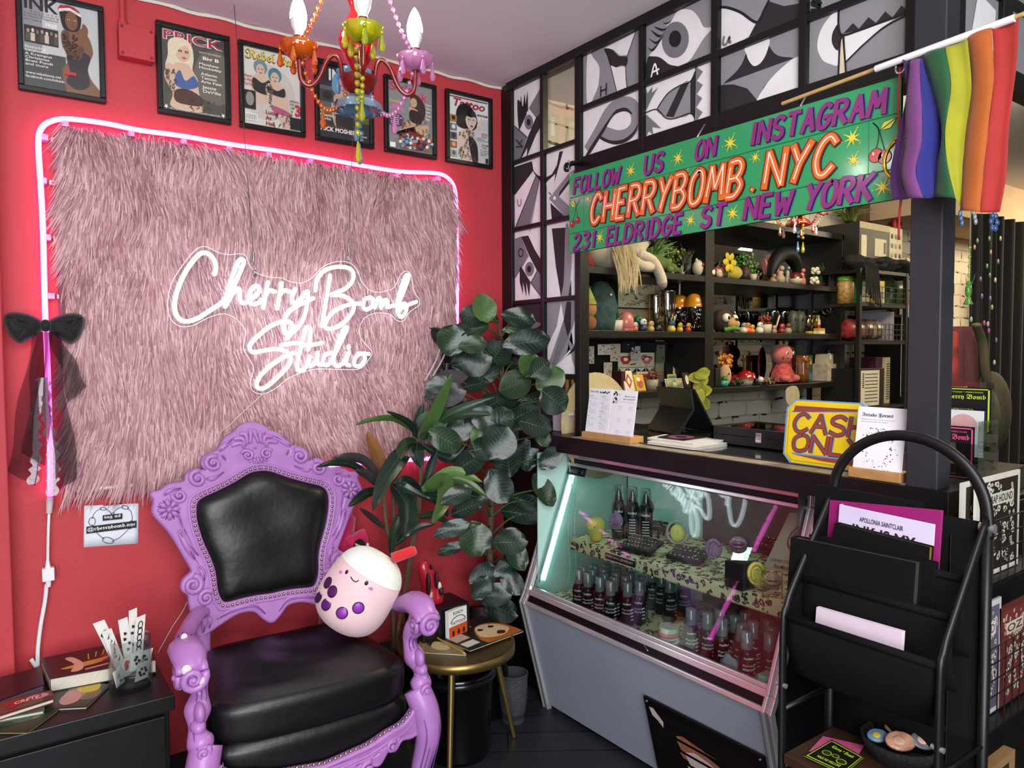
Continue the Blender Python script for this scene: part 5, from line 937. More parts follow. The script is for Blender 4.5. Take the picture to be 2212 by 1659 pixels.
for b in[([(490,1230),(460,1080),(395,920)],92,5,-.24,-.28),([(490,1250),(400,1110),(300,1070),(190,1075)],58,4,-.26,-.36),([(480,1260),(330,1130),(200,1105),(95,1130)],46,0,-.26,-.40),([(480,1280),(390,1290),(285,1365)],62,0,-.26,-.40),([(510,1240),(600,1060),(500,1200),(430,1385)],108,0,-.26,-.46),([(545,1235),(620,1330),(640,1440),(620,1550)],118,0,-.26,-.46),([(500,1500),(420,1430),(350,1375)],40,4,-.24,-.34),([(470,1250),(400,1180),(330,1150)],60,4,-.26,-.34),([(505,1230),(540,1100),(600,1010)],70,1,-.25,-.3),
([(705,960),(790,830),(905,570)],78,2,-.26,-.46),([(715,960),(880,820),(1160,712)],66,1,-.28,-.50),([(720,965),(900,830),(1145,815)],58,1,-.28,-.50),([(690,930),(560,845),(430,845),(325,880)],34,2,-.24,-.38),([(690,960),(650,870),(510,795)],40,0,-.24,-.34),([(705,900),(740,860),(830,850),(800,990)],108,3,-.26,-.40),([(720,970),(850,880),(885,970)],66,3,-.26,-.36),([(700,950),(700,860),(730,750)],60,1,-.24,-.28),([(700,980),(690,1040),(720,1130)],90,0,-.26,-.36),([(690,980),(620,1000),(560,1120)],70,1,-.26,-.36),([(730,1000),(900,1080),(1010,960)],60,0,-.24,-.3),
([(720,1270),(900,1155),(1085,1222)],62,6,-.26,-.42),([(725,1275),(930,1200),(1125,1315)],60,2,-.26,-.42),([(740,1250),(850,1215),(855,1330),(785,1465)],100,2,-.28,-.48),([(730,1280),(900,1260),(1030,1365)],66,1,-.26,-.42),([(715,1280),(640,1220),(600,1240),(780,1330)],70,0,-.26,-.42),([(720,1300),(820,1330),(880,1430)],62,0,-.26,-.40),([(700,1430),(800,1420),(885,1470)],50,1,-.26,-.38),([(560,1600),(680,1500),(800,1470)],46,0,-.22,-.3),([(550,1600),(620,1480),(690,1440)],46,1,-.22,-.3),([(730,1290),(780,1120),(820,1020)],56,0,-.24,-.28),([(540,1640),(560,1500),(600,1400)],60,1,-.22,-.24)]:blade(*b)
lm.build('foliage',LG,co)
sm_=MB()
for pts,r in(([(540,1640),(510,1480),(490,1250)],.0085),([(545,1660),(560,1500),(545,1230)],.0085),([(650,1660),(690,1400),(715,1200),(705,960)],.0075),([(665,1640),(700,1420),(722,1270)],.0075)):
 q=crom([CP+V((.0,0,.30))]+[hy(*Z4(*p),-.20)for p in pts],6);sm_.tube(q,[r*(1+.18*(i%2))for i in range(len(q))],8)
sm_.build('cane_stem',mat('#5a4a34',.8,bump=.6,bs=120,nv=.3,ns=60),co)
MB().lathe([(.09,0),(.105,.30),(.112,.30),(.112,.325),(.10,.325),(.098,.28),(0,.28)],CP,n=36).build('pot',gp,co);MB().lathe([(.0,.285),(.097,.285)],CP,n=24).build('soil',soil,co)
bp_=V((-.42,-.355,0))
bk0=V((-.235,-.30,0));ba=thing('woven_basket','grey woven basket on the floor behind the gold side table','basket',bk0+V((.0,-.0,0)))
wv=mat('#3a3b3f',.8,bump=1.0,bs=220,nv=.5,ns=160)
bn=thing('black_bin','glossy black round bin under the gold side table','bin',V((-.548,-.455,0)))
MB().lathe([(.0,.004),(.122,.004),(.127,.02),(.136,.31),(.143,.315),(.143,.335),(.134,.338),(.127,.33),(.118,.03),(0,.02)],V((-.548,-.455,0)),n=40).build('bin_body',mat('#060607',.15,nv=.1,coat=.5),bn);MB().lathe([(.144,.30),(.149,.306),(.149,.318),(.144,.322)],V((-.548,-.455,0)),n=40).build('rim',mat('#101012',.2),bn)
MB().lathe([(.045,0),(.058,.10),(.06,.2),(.054,.2),(.05,.02),(0,.01)],bk0+V((.0,-.09,0)),n=30,wav=(.02,15)).build('basket_body',wv,ba);MB().tube([bk0+V((.058*cos(t*pi/12),-.09+.058*sin(t*pi/12),.2))for t in range(24)],.006,6,closed=True).build('basket_rim',wv,ba)
# ================================================================ REFRIGERATED DISPLAY CASE
YL,YR=-.398,-1.568
PR=[(-.052,0),(-.180,.490),(-.157,.534),(.046,1.066),(.050,1.122)]
dc=thing('display_case','slanted glass display case with chrome rails and pale grey lower panel','display case',(.1,-.98,0))
chrome=mat('#dcdade',.2,.72,nv=.04);steel=mat('#a8a8ae',.3,.7,nv=.06);blk2=mat('#0d0d10',.25,nv=.1);panelm=mat('#8f95a4',.5,nv=.05,ns=3,bump=.08,bs=200)
def px(z):
 for(a,b),(c,d)in zip(PR,PR[1:]):
  if b<=z<=d:return a+(c-a)*(z-b)/(d-b)
 return PR[-1][0]
def prof_bar(mb,y0,y1,z0,z1,out,th,mi=0):
 """bar running along y that follows the case profile from z0 to z1"""
 a,b=V((px(z0)-out,y0,z0)),V((px(z1)-out,y0,z1));mb.hexa([a,a+V((th,0,0)),a+V((th,y1-y0,0)),a+V((0,y1-y0,0)),b,b+V((th,0,0)),b+V((th,y1-y0,0)),b+V((0,y1-y0,0))],mi)
m=MB();prof_bar(m,YL-.012,YR+.012,.022,.488,-.003,.012);m.build('front_panel',panelm,dc)
m=MB();m.box((PR[0][0]+.02,YL-.02,0),(.40,YR+.02,.03));m.build('kick_plate',blk2,dc)
m=MB();prof_bar(m,YL,YR,.488,.502,.010,.02);prof_bar(m,YL,YR,.502,.527,.004,.02,1);prof_bar(m,YL,YR,.527,.546,.010,.02);prof_bar(m,YL,YR,.546,.558,.004,.012)
m.build('lower_rail',[chrome,blk2],dc,bevel=.002)
m=MB();prof_bar(m,YL,YR,1.055,1.068,.010,.02);prof_bar(m,YL,YR,1.068,1.088,.004,.02,1);prof_bar(m,YL,YR,1.088,1.106,.010,.02);prof_bar(m,YL,YR,1.106,1.122,.006,.02)
m.build('upper_rail',[chrome,mat('#3a3a42',.3,.8)],dc,bevel=.002)
for y,s in((YL,1),(YR,-1)):
 m=MB()
 for z0,z1 in((0,.49),(.49,.534),(.534,1.066),(1.066,1.124)):
  for k,(o,w,mi)in enumerate(((.012,.010,0),(.008,.012,1),(.012,.012,0))):prof_bar(m,y+s*(.026-.012*k),y+s*(.026-.012*k-w),z0,z1,o,.024,mi)
 m.build('end_trim',[chrome,steel],dc,bevel=.002)
 pts=[V((px(z)+.012,y,z))for z in(0,.49,.534,1.066,1.122)]+[V((.42,y,1.122)),V((.42,y,0))]
 m=MB();m.prism(pts,(0,-s*.012,0));m.build('end_panel',mat('#17171a',.4),dc)
linm=mat('#b6d6cc',.5,nv=.06,ns=4);m=MB()
m.box((.395,YL-.03,.49),(.41,-.86,1.12));m.box((-.12,YL-.013,.50),(.40,YL-.018,1.12));m.build('liner',linm,dc)
m=MB();m.box((.395,-.86,.49),(.41,YR+.013,1.12));m.box((.0,YR+.013,.5),(.40,YR+.018,1.12));m.build('mirror_liner',mat('#6a5a60',.35,.3,nv=.3,ns=5),dc)
MB().box((.06,YL-.014,1.100),(.41,YR+.014,1.120)).build('liner_top',linm,dc)
def leopard():
 m=bpy.data.materials.new('leopard_cloth');m.use_nodes=True;nt=m.node_tree;b=nt.nodes['Principled BSDF'];L=nt.links.new;tc=nt.nodes.new('ShaderNodeTexCoord')
 no=nt.nodes.new('ShaderNodeTexNoise');no.inputs['Scale'].default_value=45;mixv=nt.nodes.new('ShaderNodeMixRGB');mixv.blend_type='LINEAR_LIGHT';mixv.inputs[0].default_value=.02
 L(tc.outputs['Object'],no.inputs['Vector']);L(tc.outputs['Object'],mixv.inputs[1]);L(no.outputs['Color'],mixv.inputs[2])
 vo=nt.nodes.new('ShaderNodeTexVoronoi');vo.inputs['Scale'].default_value=36;L(mixv.outputs[0],vo.inputs['Vector'])
 n2=nt.nodes.new('ShaderNodeTexNoise');n2.inputs['Scale'].default_value=70;L(tc.outputs['Object'],n2.inputs['Vector'])
 ad=nt.nodes.new('ShaderNodeMath');ad.operation='MULTIPLY_ADD';ad.inputs[1].default_value=.36;L(n2.outputs['Fac'],ad.inputs[0]);L(vo.outputs['Distance'],ad.inputs[2])
 cr=nt.nodes.new('ShaderNodeValToRGB');e=cr.color_ramp;e.interpolation='CONSTANT';e.elements[0].color=lin('#c9a27a');e.elements[1].position=.37;e.elements[1].color=lin('#2b2528')
 x=e.elements.new(.60);x.color=lin('#d9d0a2')
 L(ad.outputs[0],cr.inputs[0]);L(cr.outputs[0],b.inputs['Base Color']);b.inputs['Roughness'].default_value=.8;return m
leo=leopard();MB().box((-.115,YL-.02,.50),(.39,YR+.02,.508)).build('floor_cloth',leo,dc)
SZ=.772
MB().box((-.040,-.55,SZ-.040),(.385,YR+.02,SZ-.004)).build('shelf_board',steel,dc)
MB().grid(lambda u,v:V(((-.046 if v<.35 else-.046+(v-.35)/.65*.43),-.535+(YR+.02+.535)*u,(SZ-.046+.046*(v/.35)if v<.35 else SZ)+.002*sin(u*60)*(1 if .2<v<.5 else 0))),60,20).build('shelf_cloth',leo,dc,solid=.002)
a=hx(1308,1192,-.052);b=hx(1371,1213,-.052);u=V((0,-1,0));m=MB();zc=SZ-.022;y0,y1=a.y,b.y
m.box((-.053,y0,zc-.014),(-.050,y1,zc+.014),0);m.box((-.054,y0,zc-.0155),(-.0495,y1,zc-.0125),1);m.box((-.054,y0,zc+.0125),(-.0495,y1,zc+.0155),1);text(m,'PIERCING JEWELRY',V((-.0536,y0-.006,zc-.006)),u,V((0,0,1)),abs(y1-y0)-.012,.012,1,.01);m.build('shelf_label',[mat('#101012',.5),mat('#e2e0d8',.5)],dc)
q=[V((px(z)+.035,YL-.03,z))for z in(.58,.7,.85,1.0,1.07)];MB().tube(q,.010,10).build('light_tube',mat('#b6ecf4',.3,em=5,nv=0),dc)
MB().tube([V((px(z)+.020,YL-.022,z))for z in(.57,.8,1.06)],.006,8).build('tube_holder',mat('#c8d0d4',.2,.5),dc)
MB().box((.10,YL-.06,1.094),(.13,YR+.1,1.100)).build('strip_light',mat('#d8f4ec',.3,em=6,nv=0),dc)
m=MB()
for x in(.02,.055):m.tube(crom([V((x,YL-.05,1.09)),V((x+.01,YL-.06,.95)),V((x-.005,YL-.055,.80)),V((x+.0,YL-.06,.62)),V((x-.03,YL-.08,.56))],6),.0016,6)
m.build('cord',mat('#c8c49a',.5),dc)
for off,nm_ in((.0,'glass_front'),(.012,'glass_inner')):
 m=MB();m.add([V((px(.552)+off,YL-.012,.552)),V((px(.552)+off,YR+.012,.552)),V((px(1.058)+off,YR+.012,1.058)),V((px(1.058)+off,YL-.012,1.058))],[(0,1,2,3)]);m.build(nm_,glassmat('#eef6f4',.045),dc)
gn=V((-(1.066-.534),0,(.046+.157))).normalized();gu=V((0,-1,0));gv=gu.cross(gn)*-1;gv=gv if gv.z>0 else-gv
g1=hp(1246,1018,(px(1.0)-.004,0,1.0),gn);m=MB();m.obox(g1,gu*.055,gv*.019,gn*.003,0);text(m,'Leader',g1-gu*.046-gv*.008+gn*.0035,gu,gv,.062,.020,1,.015,.3);m.tube([g1-gu*.04-gv*.010+gn*.0035,g1+gu*.02-gv*.010+gn*.0035],.001,4,mi=1)
for k in range(6):t=k*pi/3;m.tube([g1+gu*.040+gn*.0035,g1+gu*(.040+.011*cos(t))+gv*(.011*sin(t))+gn*.0035],.0014,4,mi=1)
m.build('badge',[mat('#0b0b0d',.25),mat('#9a9aa2',.25,.9)],dc,bevel=.001)
pn=V((-.49,0,-.128)).normalized();pu=V((0,-1,0));pv=V((-.128,0,.49)).normalized();G0=hp(1393,1500,(px(.3)-.004,0,.3),pn);G1=hp(1655,1637,(px(.3)-.004,0,.3),pn);gw=G0.y-G1.y;gh_=.30
gr_=thing('vent_grille','dark bronze louvred vent grille with torn sticker on the case front','vent grille',G0-pv*gh_/2);brz=mat('#1d1a1a',.3,.6,nv=.15)
def GP(u,v,n=0):return G0+pu*(u*gw)-pv*(v*gh_)-pn*n*-1
m=MB()
for a,b in(((0,0),(1,.09)),((0,.91),(1,1)),((0,.09),(.06,.91)),((.94,.09),(1,.91))):c=GP((a[0]+b[0])/2,(a[1]+b[1])/2,.005);m.obox(c,pu*gw*(b[0]-a[0])/2,pv*gh_*(b[1]-a[1])/2,pn*.005)
m.build('grille_frame',brz,gr_,bevel=.002)
for k in range(6):c=GP(.5,.15+.14*k,.003);MB().obox(c,pu*gw*.44,(pv*.012-pn*.006),pn*.0015).build('louvre',brz,gr_)
MB().obox(GP(.5,.5,.0),pu*gw*.44,pv*gh_*.41,pn*.0006).build('back_plate',mat('#0c0b0b',.5),gr_)
m=MB()
for k in range(6):
 z0,z1=.10+.14*k,.205+.14*k
 def clip(pts):return[(u,min(max(v,z0),z1))for u,v in pts]
 for mi,pts in((0,[(.27,.32),(.33,.28),(.52,.33),(.62,.42),(.66,.56),(.60,.62),(.3,.58),(.28,.42)]),(1,[(.33,.52),(.42,.42),(.54,.45),(.58,.60),(.60,.92),(.36,.92)])):
  q=clip(pts)
  if max(v for _,v in q)-min(v for _,v in q)>.02:m.poly([GP(u,v,.0135+.0005*mi)for u,v in q],mi)
m.poly([GP(u,v,.0135)for u,v in((.05,.10),(.09,.09),(.17,.22),(.16,.30),(.12,.24),(.07,.2))],1);m.build('torn_sticker',[mat('#9a5f46',.6,nv=.3,ns=60),mat('#c6b4b4',.6)],gr_)
for u,v in((.03,.045),(.97,.045)):MB().cyl(GP(u,v,.008),GP(u,v,.012),.004,n=10).build('screw',chrome,gr_)
# ---------------------------------------------------------------- stock inside the case
capm=gem('#b9bfc4');btm=[mat('#2a0f1c',.16,.5,nv=.1),mat('#10181c',.16,.5,nv=.1),mat('#3a1424',.16,.5,nv=.1),mat('#0b1214',.16,.5,nv=.1)];lblm=mat('#dfe4e4',.5)
def ctext(mb,s,c,r,a0,z,w,h,mi,bold=.01):
 vs,fs=txtmesh(s,1,bold);x0=min(p.x for p in vs);x1=max(p.x for p in vs);y0=min(p.y for p in vs);y1=max(p.y for p in vs)
 mb.add([c+V((cos(a0+((p.x-x0)/(x1-x0)-.5)*w/r)*r,sin(a0+((p.x-x0)/(x1-x0)-.5)*w/r)*r,z+(p.y-y0)/(y1-y0)*h))for p in vs],fs,mi)
FA=atan2(-.75,-.8)
def bottle(k,nozzle=False):
 r=thing('spray_bottle',None,'bottle',(0,0,0));o=V((0,0,0))
 MB().lathe([(0,0),(.0205,0),(.0215,.002),(.0215,.088),(.019,.098),(.010,.104),(.009,.108),(0,.108)],o,n=22).build('bottle_body',btm[k],r)
 MB().lathe([(.0105,.106),(.0095,.118),(.004,.124),(.003,.134),(0,.135)],o,n=14).build('spray_nozzle',mat('#14181a',.4),r)
 MB().lathe([(.0150,.100),(.0145,.148),(.012,.151),(0,.151)],o,n=22).build('clear_cap',capm,r)
 m=MB();ctext(m,'NeilMed',o,.0218,FA,.074,.026,.007,0);ctext(m,'Piercing',o,.0218,FA,.052,.032,.008,0,0);ctext(m,'Aftercare',o,.0218,FA,.042,.034,.008,0,0)
 for j in range(4):m.grid(lambda u,v:V((cos(FA+.6+u*.5)*.0217,sin(FA+.6+u*.5)*.0217,.02+.012*j+.004*v)),4,1,0)
 m.build('bottle_print',lblm,r);return r
protos=[bottle(0),bottle(1),bottle(2),bottle(3)];usedb=[False]*4;B0=.509;bpos=[]
def put(k,x,y,z,lab,grp):
 c=V((x,y,z))
 if not usedb[k]:
  usedb[k]=True;o=protos[k];o.location=c;o['label']=lab;o['group']=grp
 else:o=dup(protos[k],c,random.uniform(-.25,.25),None,lab,grp)
 o.scale=(1.22,1.22,1.08)
 return o
rows=[(-.085,[-.605,-.66,-.715,-.775]),(-.042,[-.585,-.64,-.695,-.75,-.81]),(.005,[-.60,-.655,-.71,-.765,-.825]),(.052,[-.62,-.68,-.74,-.80])]
names=['nearest the glass','behind the glass row','in the middle','at the back']
i=0
for(x,ys),nm_ in zip(rows,names):
 for j,y in enumerate(ys):put((2,0,2,1,0)[(i+j)%5],x,-.60+(y+.60)*1.12-.03+.008*(j%2),B0,'dark spray bottle in the left cluster on the case floor, row %s'%nm_,'bottles in the left cluster %s'%nm_)
 i+=1
for x,y in((.16,-.80),(.15,-.86),(.20,-.93),(.12,-.93)):put(3,x,y,B0,'black spray bottle standing far back on the case floor','black bottles far back on the case floor')
for j,(x,y)in enumerate(((-.075,-1.20),(-.062,-1.26),(-.07,-1.325),(-.055,-1.39),(-.095,-1.44),(-.01,-1.27),(-.012,-1.335),(-.008,-1.40),(.0,-1.465),(-.05,-1.49),(.045,-1.33),(.045,-1.42))):put((0,2,1)[j%3],x,y,B0,'dark spray bottle in the right cluster on the case floor','bottles in the right cluster')
for x,y,l in((.115,-.655,'leftmost'),(.135,-.715,'middle'),(.150,-.775,'rightmost')):
 c=V((x,y,SZ+.003));t=thing('tall_bottle','tall black pointed cap bottle on the leopard shelf, %s of three'%l,'bottle',c,'tall black bottles on the leopard shelf')
 MB().lathe([(0,0),(.027,0),(.028,.003),(.028,.135),(.022,.150),(.013,.158),(0,.158)],c,n=24).build('bottle_body',btm[3],t);MB().lathe([(.016,.156),(.015,.165),(.010,.185),(.003,.205),(0,.206)],c,n=16).build('pointed_nozzle',mat('#0c1212',.35),t);MB().lathe([(.0225,.150),(.021,.212),(.018,.216),(0,.216)],c,n=22).build('clear_cap',glassmat('#dfe8e8',.06),t)
 m=MB();ctext(m,'NeilMed',c,.0283,FA,.108,.036,.010,0)
 for j in range(6):m.grid(lambda u,v:c+V((cos(FA-.5+u)*.0282,sin(FA-.5+u)*.0282,.03+.011*j+.003*v)),5,1,0)
 m.build('bottle_print',lblm,t)
vio=mat('#8d6592',.5,nv=.06);yel=mat('#d6c65c',.5,nv=.06);tanm=mat('#9a8a72',.5,nv=.08);stud=mat('#e2e0dc',.15,1,nv=0);goldm=mat('#c9a94e',.2,1,nv=0);clr=glassmat('#f2f8f8',.03,.12)
def face_frame():n=V((-.75,-.62,.15)).normalized();u=V((0,0,1)).cross(n).normalized();return n,u,n.cross(u)
fn_,fu,fv=face_frame();fR=Matrix((fu,fv,fn_)).transposed()
def at_s(x,y,z=SZ+.003):return hz(x,y,z)
c=at_s(1287,1168);t=thing('belly_dummy','yellow torso shaped navel piercing dummy on the left of the leopard shelf','piercing dummy',c)
MB().lathe([(0,.0),(.020,.001),(.026,.02),(.036,.055),(.037,.07),(.030,.086),(.024,.092),(0,.092)],c,n=24).build('torso',yel,t);p=c+V((0,0,.055))+fn_*.036;MB().ell(p,.003,8,6).ell(p+fv*.008+fu*.004,.0028,8,6).build('stud',stud,t);MB().ell(p+fv*.004,(.004,.003,.005),8,6).build('navel',mat('#8a7a30',.6),t)
def disc(name,label,px_,py_,h,col,r=.034,stand='easel'):
 c=at_s(px_,py_);t=thing(name,label,'piercing dummy',c);q=c+V((0,0,h));MB().ell(q,(r*.85,r*1.05,.010),22,8,fR).build('dummy_face',col,t);MB().obox(c+V((0,0,h*.45))-fn_*.014,fu*r*.7,V((0,0,h*.45)),fn_*.001).build('acrylic_stand',clr,t);return t,q
t,q=disc('nose_dummy','purple nose piercing dummy with gold septum ring on the leopard shelf',1331,1168,.080,vio)
MB().add([q+fv*.028+fn_*.009,q-fv*.012-fu*.016+fn_*.010,q-fv*.018+fn_*.024,q-fv*.012+fu*.016+fn_*.010],[(0,1,2),(0,2,3),(1,3,2)],0,True).build('nose',vio,t);MB().tube([q-fv*.020+fn_*.016+fu*(.0075*cos(k*.5))+fv*(.0075*sin(k*.5)-.002)for k in range(12)],.0014,6).build('septum_ring',goldm,t);MB().ell(q-fv*.012-fu*.02+fn_*.012,.003,8,6).ell(q-fv*.010+fu*.022+fn_*.010,.004,8,6).ell(q-fv*.012+fu*.013+fn_*.014,.0025,8,6).build('stud',stud,t)
def ear(t,q,col,n=5,sc=1.0):
 rim=[q+fu*(.022*cos(a)*sc)+fv*(.030*sin(a)*sc)+fn_*.010 for a in[pi*.1+k*pi*1.5/12 for k in range(13)]];MB().tube(rim,[.006*sc*(1-.03*k)for k in range(13)],8).tube([q+fu*(.012*cos(a)*sc)+fv*(.018*sin(a)*sc)+fn_*.010 for a in[pi*.3+k*pi*1.1/8 for k in range(9)]],.005*sc,8).build('ear_fold',col,t);m=MB()
 for k in range(n):m.ell(rim[12-2*k]+fn_*.006 if 12-2*k>=0 else q,.0026,8,6)
 m.build('stud',stud,t)
t,q=disc('ear_dummy','purple ear piercing dummy with studs at the back of the leopard shelf',1398,1150,.105,vio,.034);ear(t,q,vio,6)
t,q=disc('ear_dummy','purple ear piercing dummy on clear stand at the middle of the leopard shelf',1541,1238,.085,vio,.034);ear(t,q,vio,5)
t,q=disc('ear_dummy','yellow ear piercing dummy beside the gold easel',1634,1278,.058,yel,.036);ear(t,q,yel,3,1.1)
t,q=disc('navel_dummy','yellow oval navel piercing dummy in clear ring on the leopard shelf',1463,1180,.052,yel,.033);MB().tube([q+fu*(.040*cos(k*pi/14))+fv*(.043*sin(k*pi/14)+.004)-fn_*.004 for k in range(28)],.005,8,closed=True).build('clear_ring',mat('#cfd6d6',.15,tr=.6),t);MB().ell(q+fn_*.011,.004,8,6).ell(q+fn_*.010+fv*.009,.0025,8,6).build('stud',stud,t)
def lips(t,q,col,w=.024):
 for s in(1,-1):MB().tube(crom([q-fu*w+fn_*.010,q-fu*w*.4+fv*s*.007+fn_*.016,q+fv*s*.006+fn_*.017,q+fu*w*.4+fv*s*.007+fn_*.016,q+fu*w+fn_*.010],4),[.003+.004*sin(pi*k/16)for k in range(17)],8).build('lip',col,t)
 MB().ell(q-fv*.016+fn_*.011,.0028,8,6).ell(q+fv*.017-fu*.014+fn_*.010,.0026,8,6).build('stud',stud,t)
c=at_s(1597,1268);t=thing('black_riser','black box riser holding a clear stand on the leopard shelf','riser',c);MB().prism([c+V((-.03,.035,0)),c+V((.03,.035,0)),c+V((.03,-.035,0)),c+V((-.03,-.035,0))],(0,0,.085)).build('riser_box',mat('#121416',.35),t,bevel=.001)
c2=c+V((0,.0,.0865));t=thing('lip_dummy','dark purple lip piercing dummy on top of the black riser','piercing dummy',c2);MB().obox(c2+V((0,0,.001)),V((.028,0,0)),V((0,.03,0)),V((0,0,.001))).obox(c2+V((.01,0,.022)),fu*.026,V((.012,0,.020)),fn_*.001).build('acrylic_stand',clr,t);q=c2+V((.0,.006,.052));MB().ell(q,(.030,.026,.010),20,8,fR).build('dummy_face',mat('#6f5468',.5),t);lips(t,q,mat('#5d3f52',.4))
c=at_s(1668,1290);t=thing('lip_dummy','tan lip piercing dummy resting on a gold wire easel','piercing dummy',c+V((0,0,.028)));q=c+V((0,0,.052));MB().ell(q,(.029,.027,.011),20,8,fR).build('dummy_face',tanm,t);lips(t,q,mat('#8a765e',.45))
e=thing('wire_easel','small gold wire easel under the tan lip dummy','easel',c);m=MB()
for s in(-1,1):m.tube(crom([c-fu*s*.03-fn_*.03,c+fu*s*.028+fn_*.006,c+fu*s*.026+fn_*.022+V((0,0,.006)),c+fu*s*.024+fn_*.024+V((0,0,.016))],5),.0016,6);m.tube([c+fu*s*.028+fn_*.004,c+fu*s*.03-fn_*.014+V((0,0,.08))],.0016,6)
m.tube([c+fu*.03-fn_*.014+V((0,0,.08)),c-fu*.03-fn_*.014+V((0,0,.08))],.0016,6);m.build('easel_wire',goldm,e)
def tray(label,px_,py_,w,d,rows_,cols,tilt,kind):
 c=at_s(px_,py_);n=V((-.25,-.1,1)).normalized();u=V((.18,-1,0)).normalized();v=n.cross(u).normalized();c=c+n*.016+V((0,0,tilt));t=thing('jewelry_tray',label,'jewelry tray',c-V((0,0,tilt+.014)));MB().obox(c,u*w,v*d,n*.009).build('tray_board',mat('#1c191b',.7),t,bevel=.003)
 MB().obox(c-n*.014-v*d*.7-V((0,0,tilt*.5)),u*.004,v*.004,V((0,0,.006+tilt*.5))).obox(c-n*.014+v*d*.7-V((0,0,tilt*.3)),u*.004,v*.004,V((0,0,.006+tilt*.6))).build('tray_foot',mat('#1c191b',.7),t);m=MB();r=random.Random(rows_*7+cols)
 for a in range(rows_):
  for b in range(cols):
   p=c+u*(w*(-.82+1.64*b/(cols-1)))+v*(d*(-.75+1.5*a/max(1,rows_-1)))+n*.010
   if kind=='ring':m.tube([p+u*(.0055*cos(k*.7+.3))+n*(.0055*sin(k*.7+.3)+.003)for k in range(7)],.0013+.0006*(r.random()>.8),5,mi=int(r.random()>.9))
   else:
    if r.random()<.35:continue
    d2=v*r.uniform(-.008,.008)+u*r.uniform(-.008,.008);m.tube([p,p+d2],.0008,4);m.ell(p,.0022,6,4);m.ell(p+d2,.0022,6,4)
 m.build('ring_rows' if kind=='ring' else 'barbell_rows',[stud,goldm],t)
tray('black jewelry tray with four rows of hoop rings on the leopard shelf',1385,1192,.072,.052,4,9,.012,'ring');tray('dark jewelry tray of scattered barbells beside the purple ear dummy',1488,1210,.070,.045,4,7,.006,'bar')
tray('dark jewelry tray of tiny studs behind the hoop tray',1428,1160,.05,.03,3,7,.03,'bar');tray('dark jewelry tray of studs near the pale paper card',1668,1215,.05,.035,4,6,.05,'bar')
q=[hx(1648,1228,.05),hx(1714,1240,.05),hx(1752,1114,.08),hx(1706,1107,.08)];t=thing('paper_card','tall cream paper card with oval drawing at the right end of the case','card',q[0]);m=MB();m.add(q,[(0,1,2,3)]);m.build('paper',mat('#bdb9a8',.7),t,solid=.0012)
m=MB();cu=(q[1]-q[0]);cvv=(q[3]-q[0]);nn=cu.cross(cvv).normalized();nn=nn if nn.x<0 else-nn
for k,(r1,mi)in enumerate(((.30,0),(.24,1),(.20,2))):m.poly([q[0]+cu*(.62+r1*1.0*cos(a))+cvv*(.60+r1*.75*sin(a))+nn*(.0012+.0004*k)for a in[j*pi/10 for j in range(20)]],mi)
text(m,'CURVED CORNER',q[0]+cu*.10+cvv*.15+nn*.0014,cu.normalized(),cvv.normalized(),cu.length*.85,.010,3,.01);text(m,'NeoMetal',q[0]+cu*.3+cvv*.04+nn*.0014,cu.normalized(),cvv.normalized(),cu.length*.5,.016,3,.01,.2);m.build('card_print',[mat('#55555a',.6),mat('#b0aeb0',.6),mat('#77777c',.6),mat('#2a2a2c',.6)],t)
c=hz(1440,1404,B0);t=thing('dental_model','pink gummed dental teeth model on a white base on the case floor','dental model',c);du=V((.55,-.83,0));dv=V((.83,.55,0));gum=mat('#c9707a',.35);tooth=mat('#e6dfc8',.3);wb=mat('#cfd0c4',.5)
arch=lambda k,N,z,a=.030,b=.036:c+V((.012,0,z))+(-dv)*(b*sin(pi*k/(N-1)))+du*(a*-cos(pi*k/(N-1)))
for z0,z1 in((0,.012),(.066,.082)):MB().prism([arch(k,12,z0,.034,.040)for k in range(12)]+[c+V((.012,0,z0))+dv*.03+du*.034,c+V((.012,0,z0))+dv*.03-du*.034],(0,0,z1-z0)).build('plaster_base',wb,t,bevel=.002)
for z in(.020,.058):MB().tube([arch(k,16,z)for k in range(16)],.010,8,flat=(1,.9)).build('gum',gum,t)
for z,s in((.030,1),(.047,-1)):
 m=MB()
 for k in range(14):p=arch(k,14,z,.030,.037);m.ell(p,(.0042,.0042,.0075),8,6)
 m.build('tooth_row',tooth,t)
MB().tube([c+dv*.04+du*.03+V((0,0,.008)),c+dv*.05+du*.03+V((0,0,.04)),c+dv*.04+du*.03+V((0,0,.074))],.003,6).build('hinge',stud,t)
for k,(dx,dy)in enumerate(((1378,1372),(1386,1366),(1400,1362))):
 a=hz(dx,dy,B0+.03);b=hz(dx+22,dy+34,B0+.008);t=thing('steel_spoon','polished steel mouth tool leaning beside the dental model, %s of three'%('leftmost','middle','rightmost')[k],'tool',V((b.x,b.y,B0)),'steel mouth tools');MB().tube(crom([a,a.lerp(b,.25)+V((0,0,.008)),a.lerp(b,.6),b],4),[.002,.006,.009,.009,.008,.006,.005,.004,.003,.003,.003,.003,.003],8,flat=(.5,1)).build('tool_body',stud,t)
a=hz(1447,1423,B0+.004);b=hz(1478,1420,B0+.004);t=thing('steel_spoon','polished steel mouth tool lying in front of the dental model','tool',a);MB().tube([a,a.lerp(b,.3),b],[.004,.006,.002],8,flat=(.4,1)).build('tool_body',stud,t)
c=hz(1575,1455,B0);t=thing('blue_pouch','crumpled pale blue plastic pouch among the right bottles','pouch',c);r=random.Random(3);MB().ell(c+V((.0,0,.030)),(.014,.038,.030),14,10,fn=lambda p:p*(1+.16*sin(p.y*160)+.12*sin(p.z*210+1))).build('pouch_body',mat('#6f8ea0',.3,nv=.3,ns=40),t)
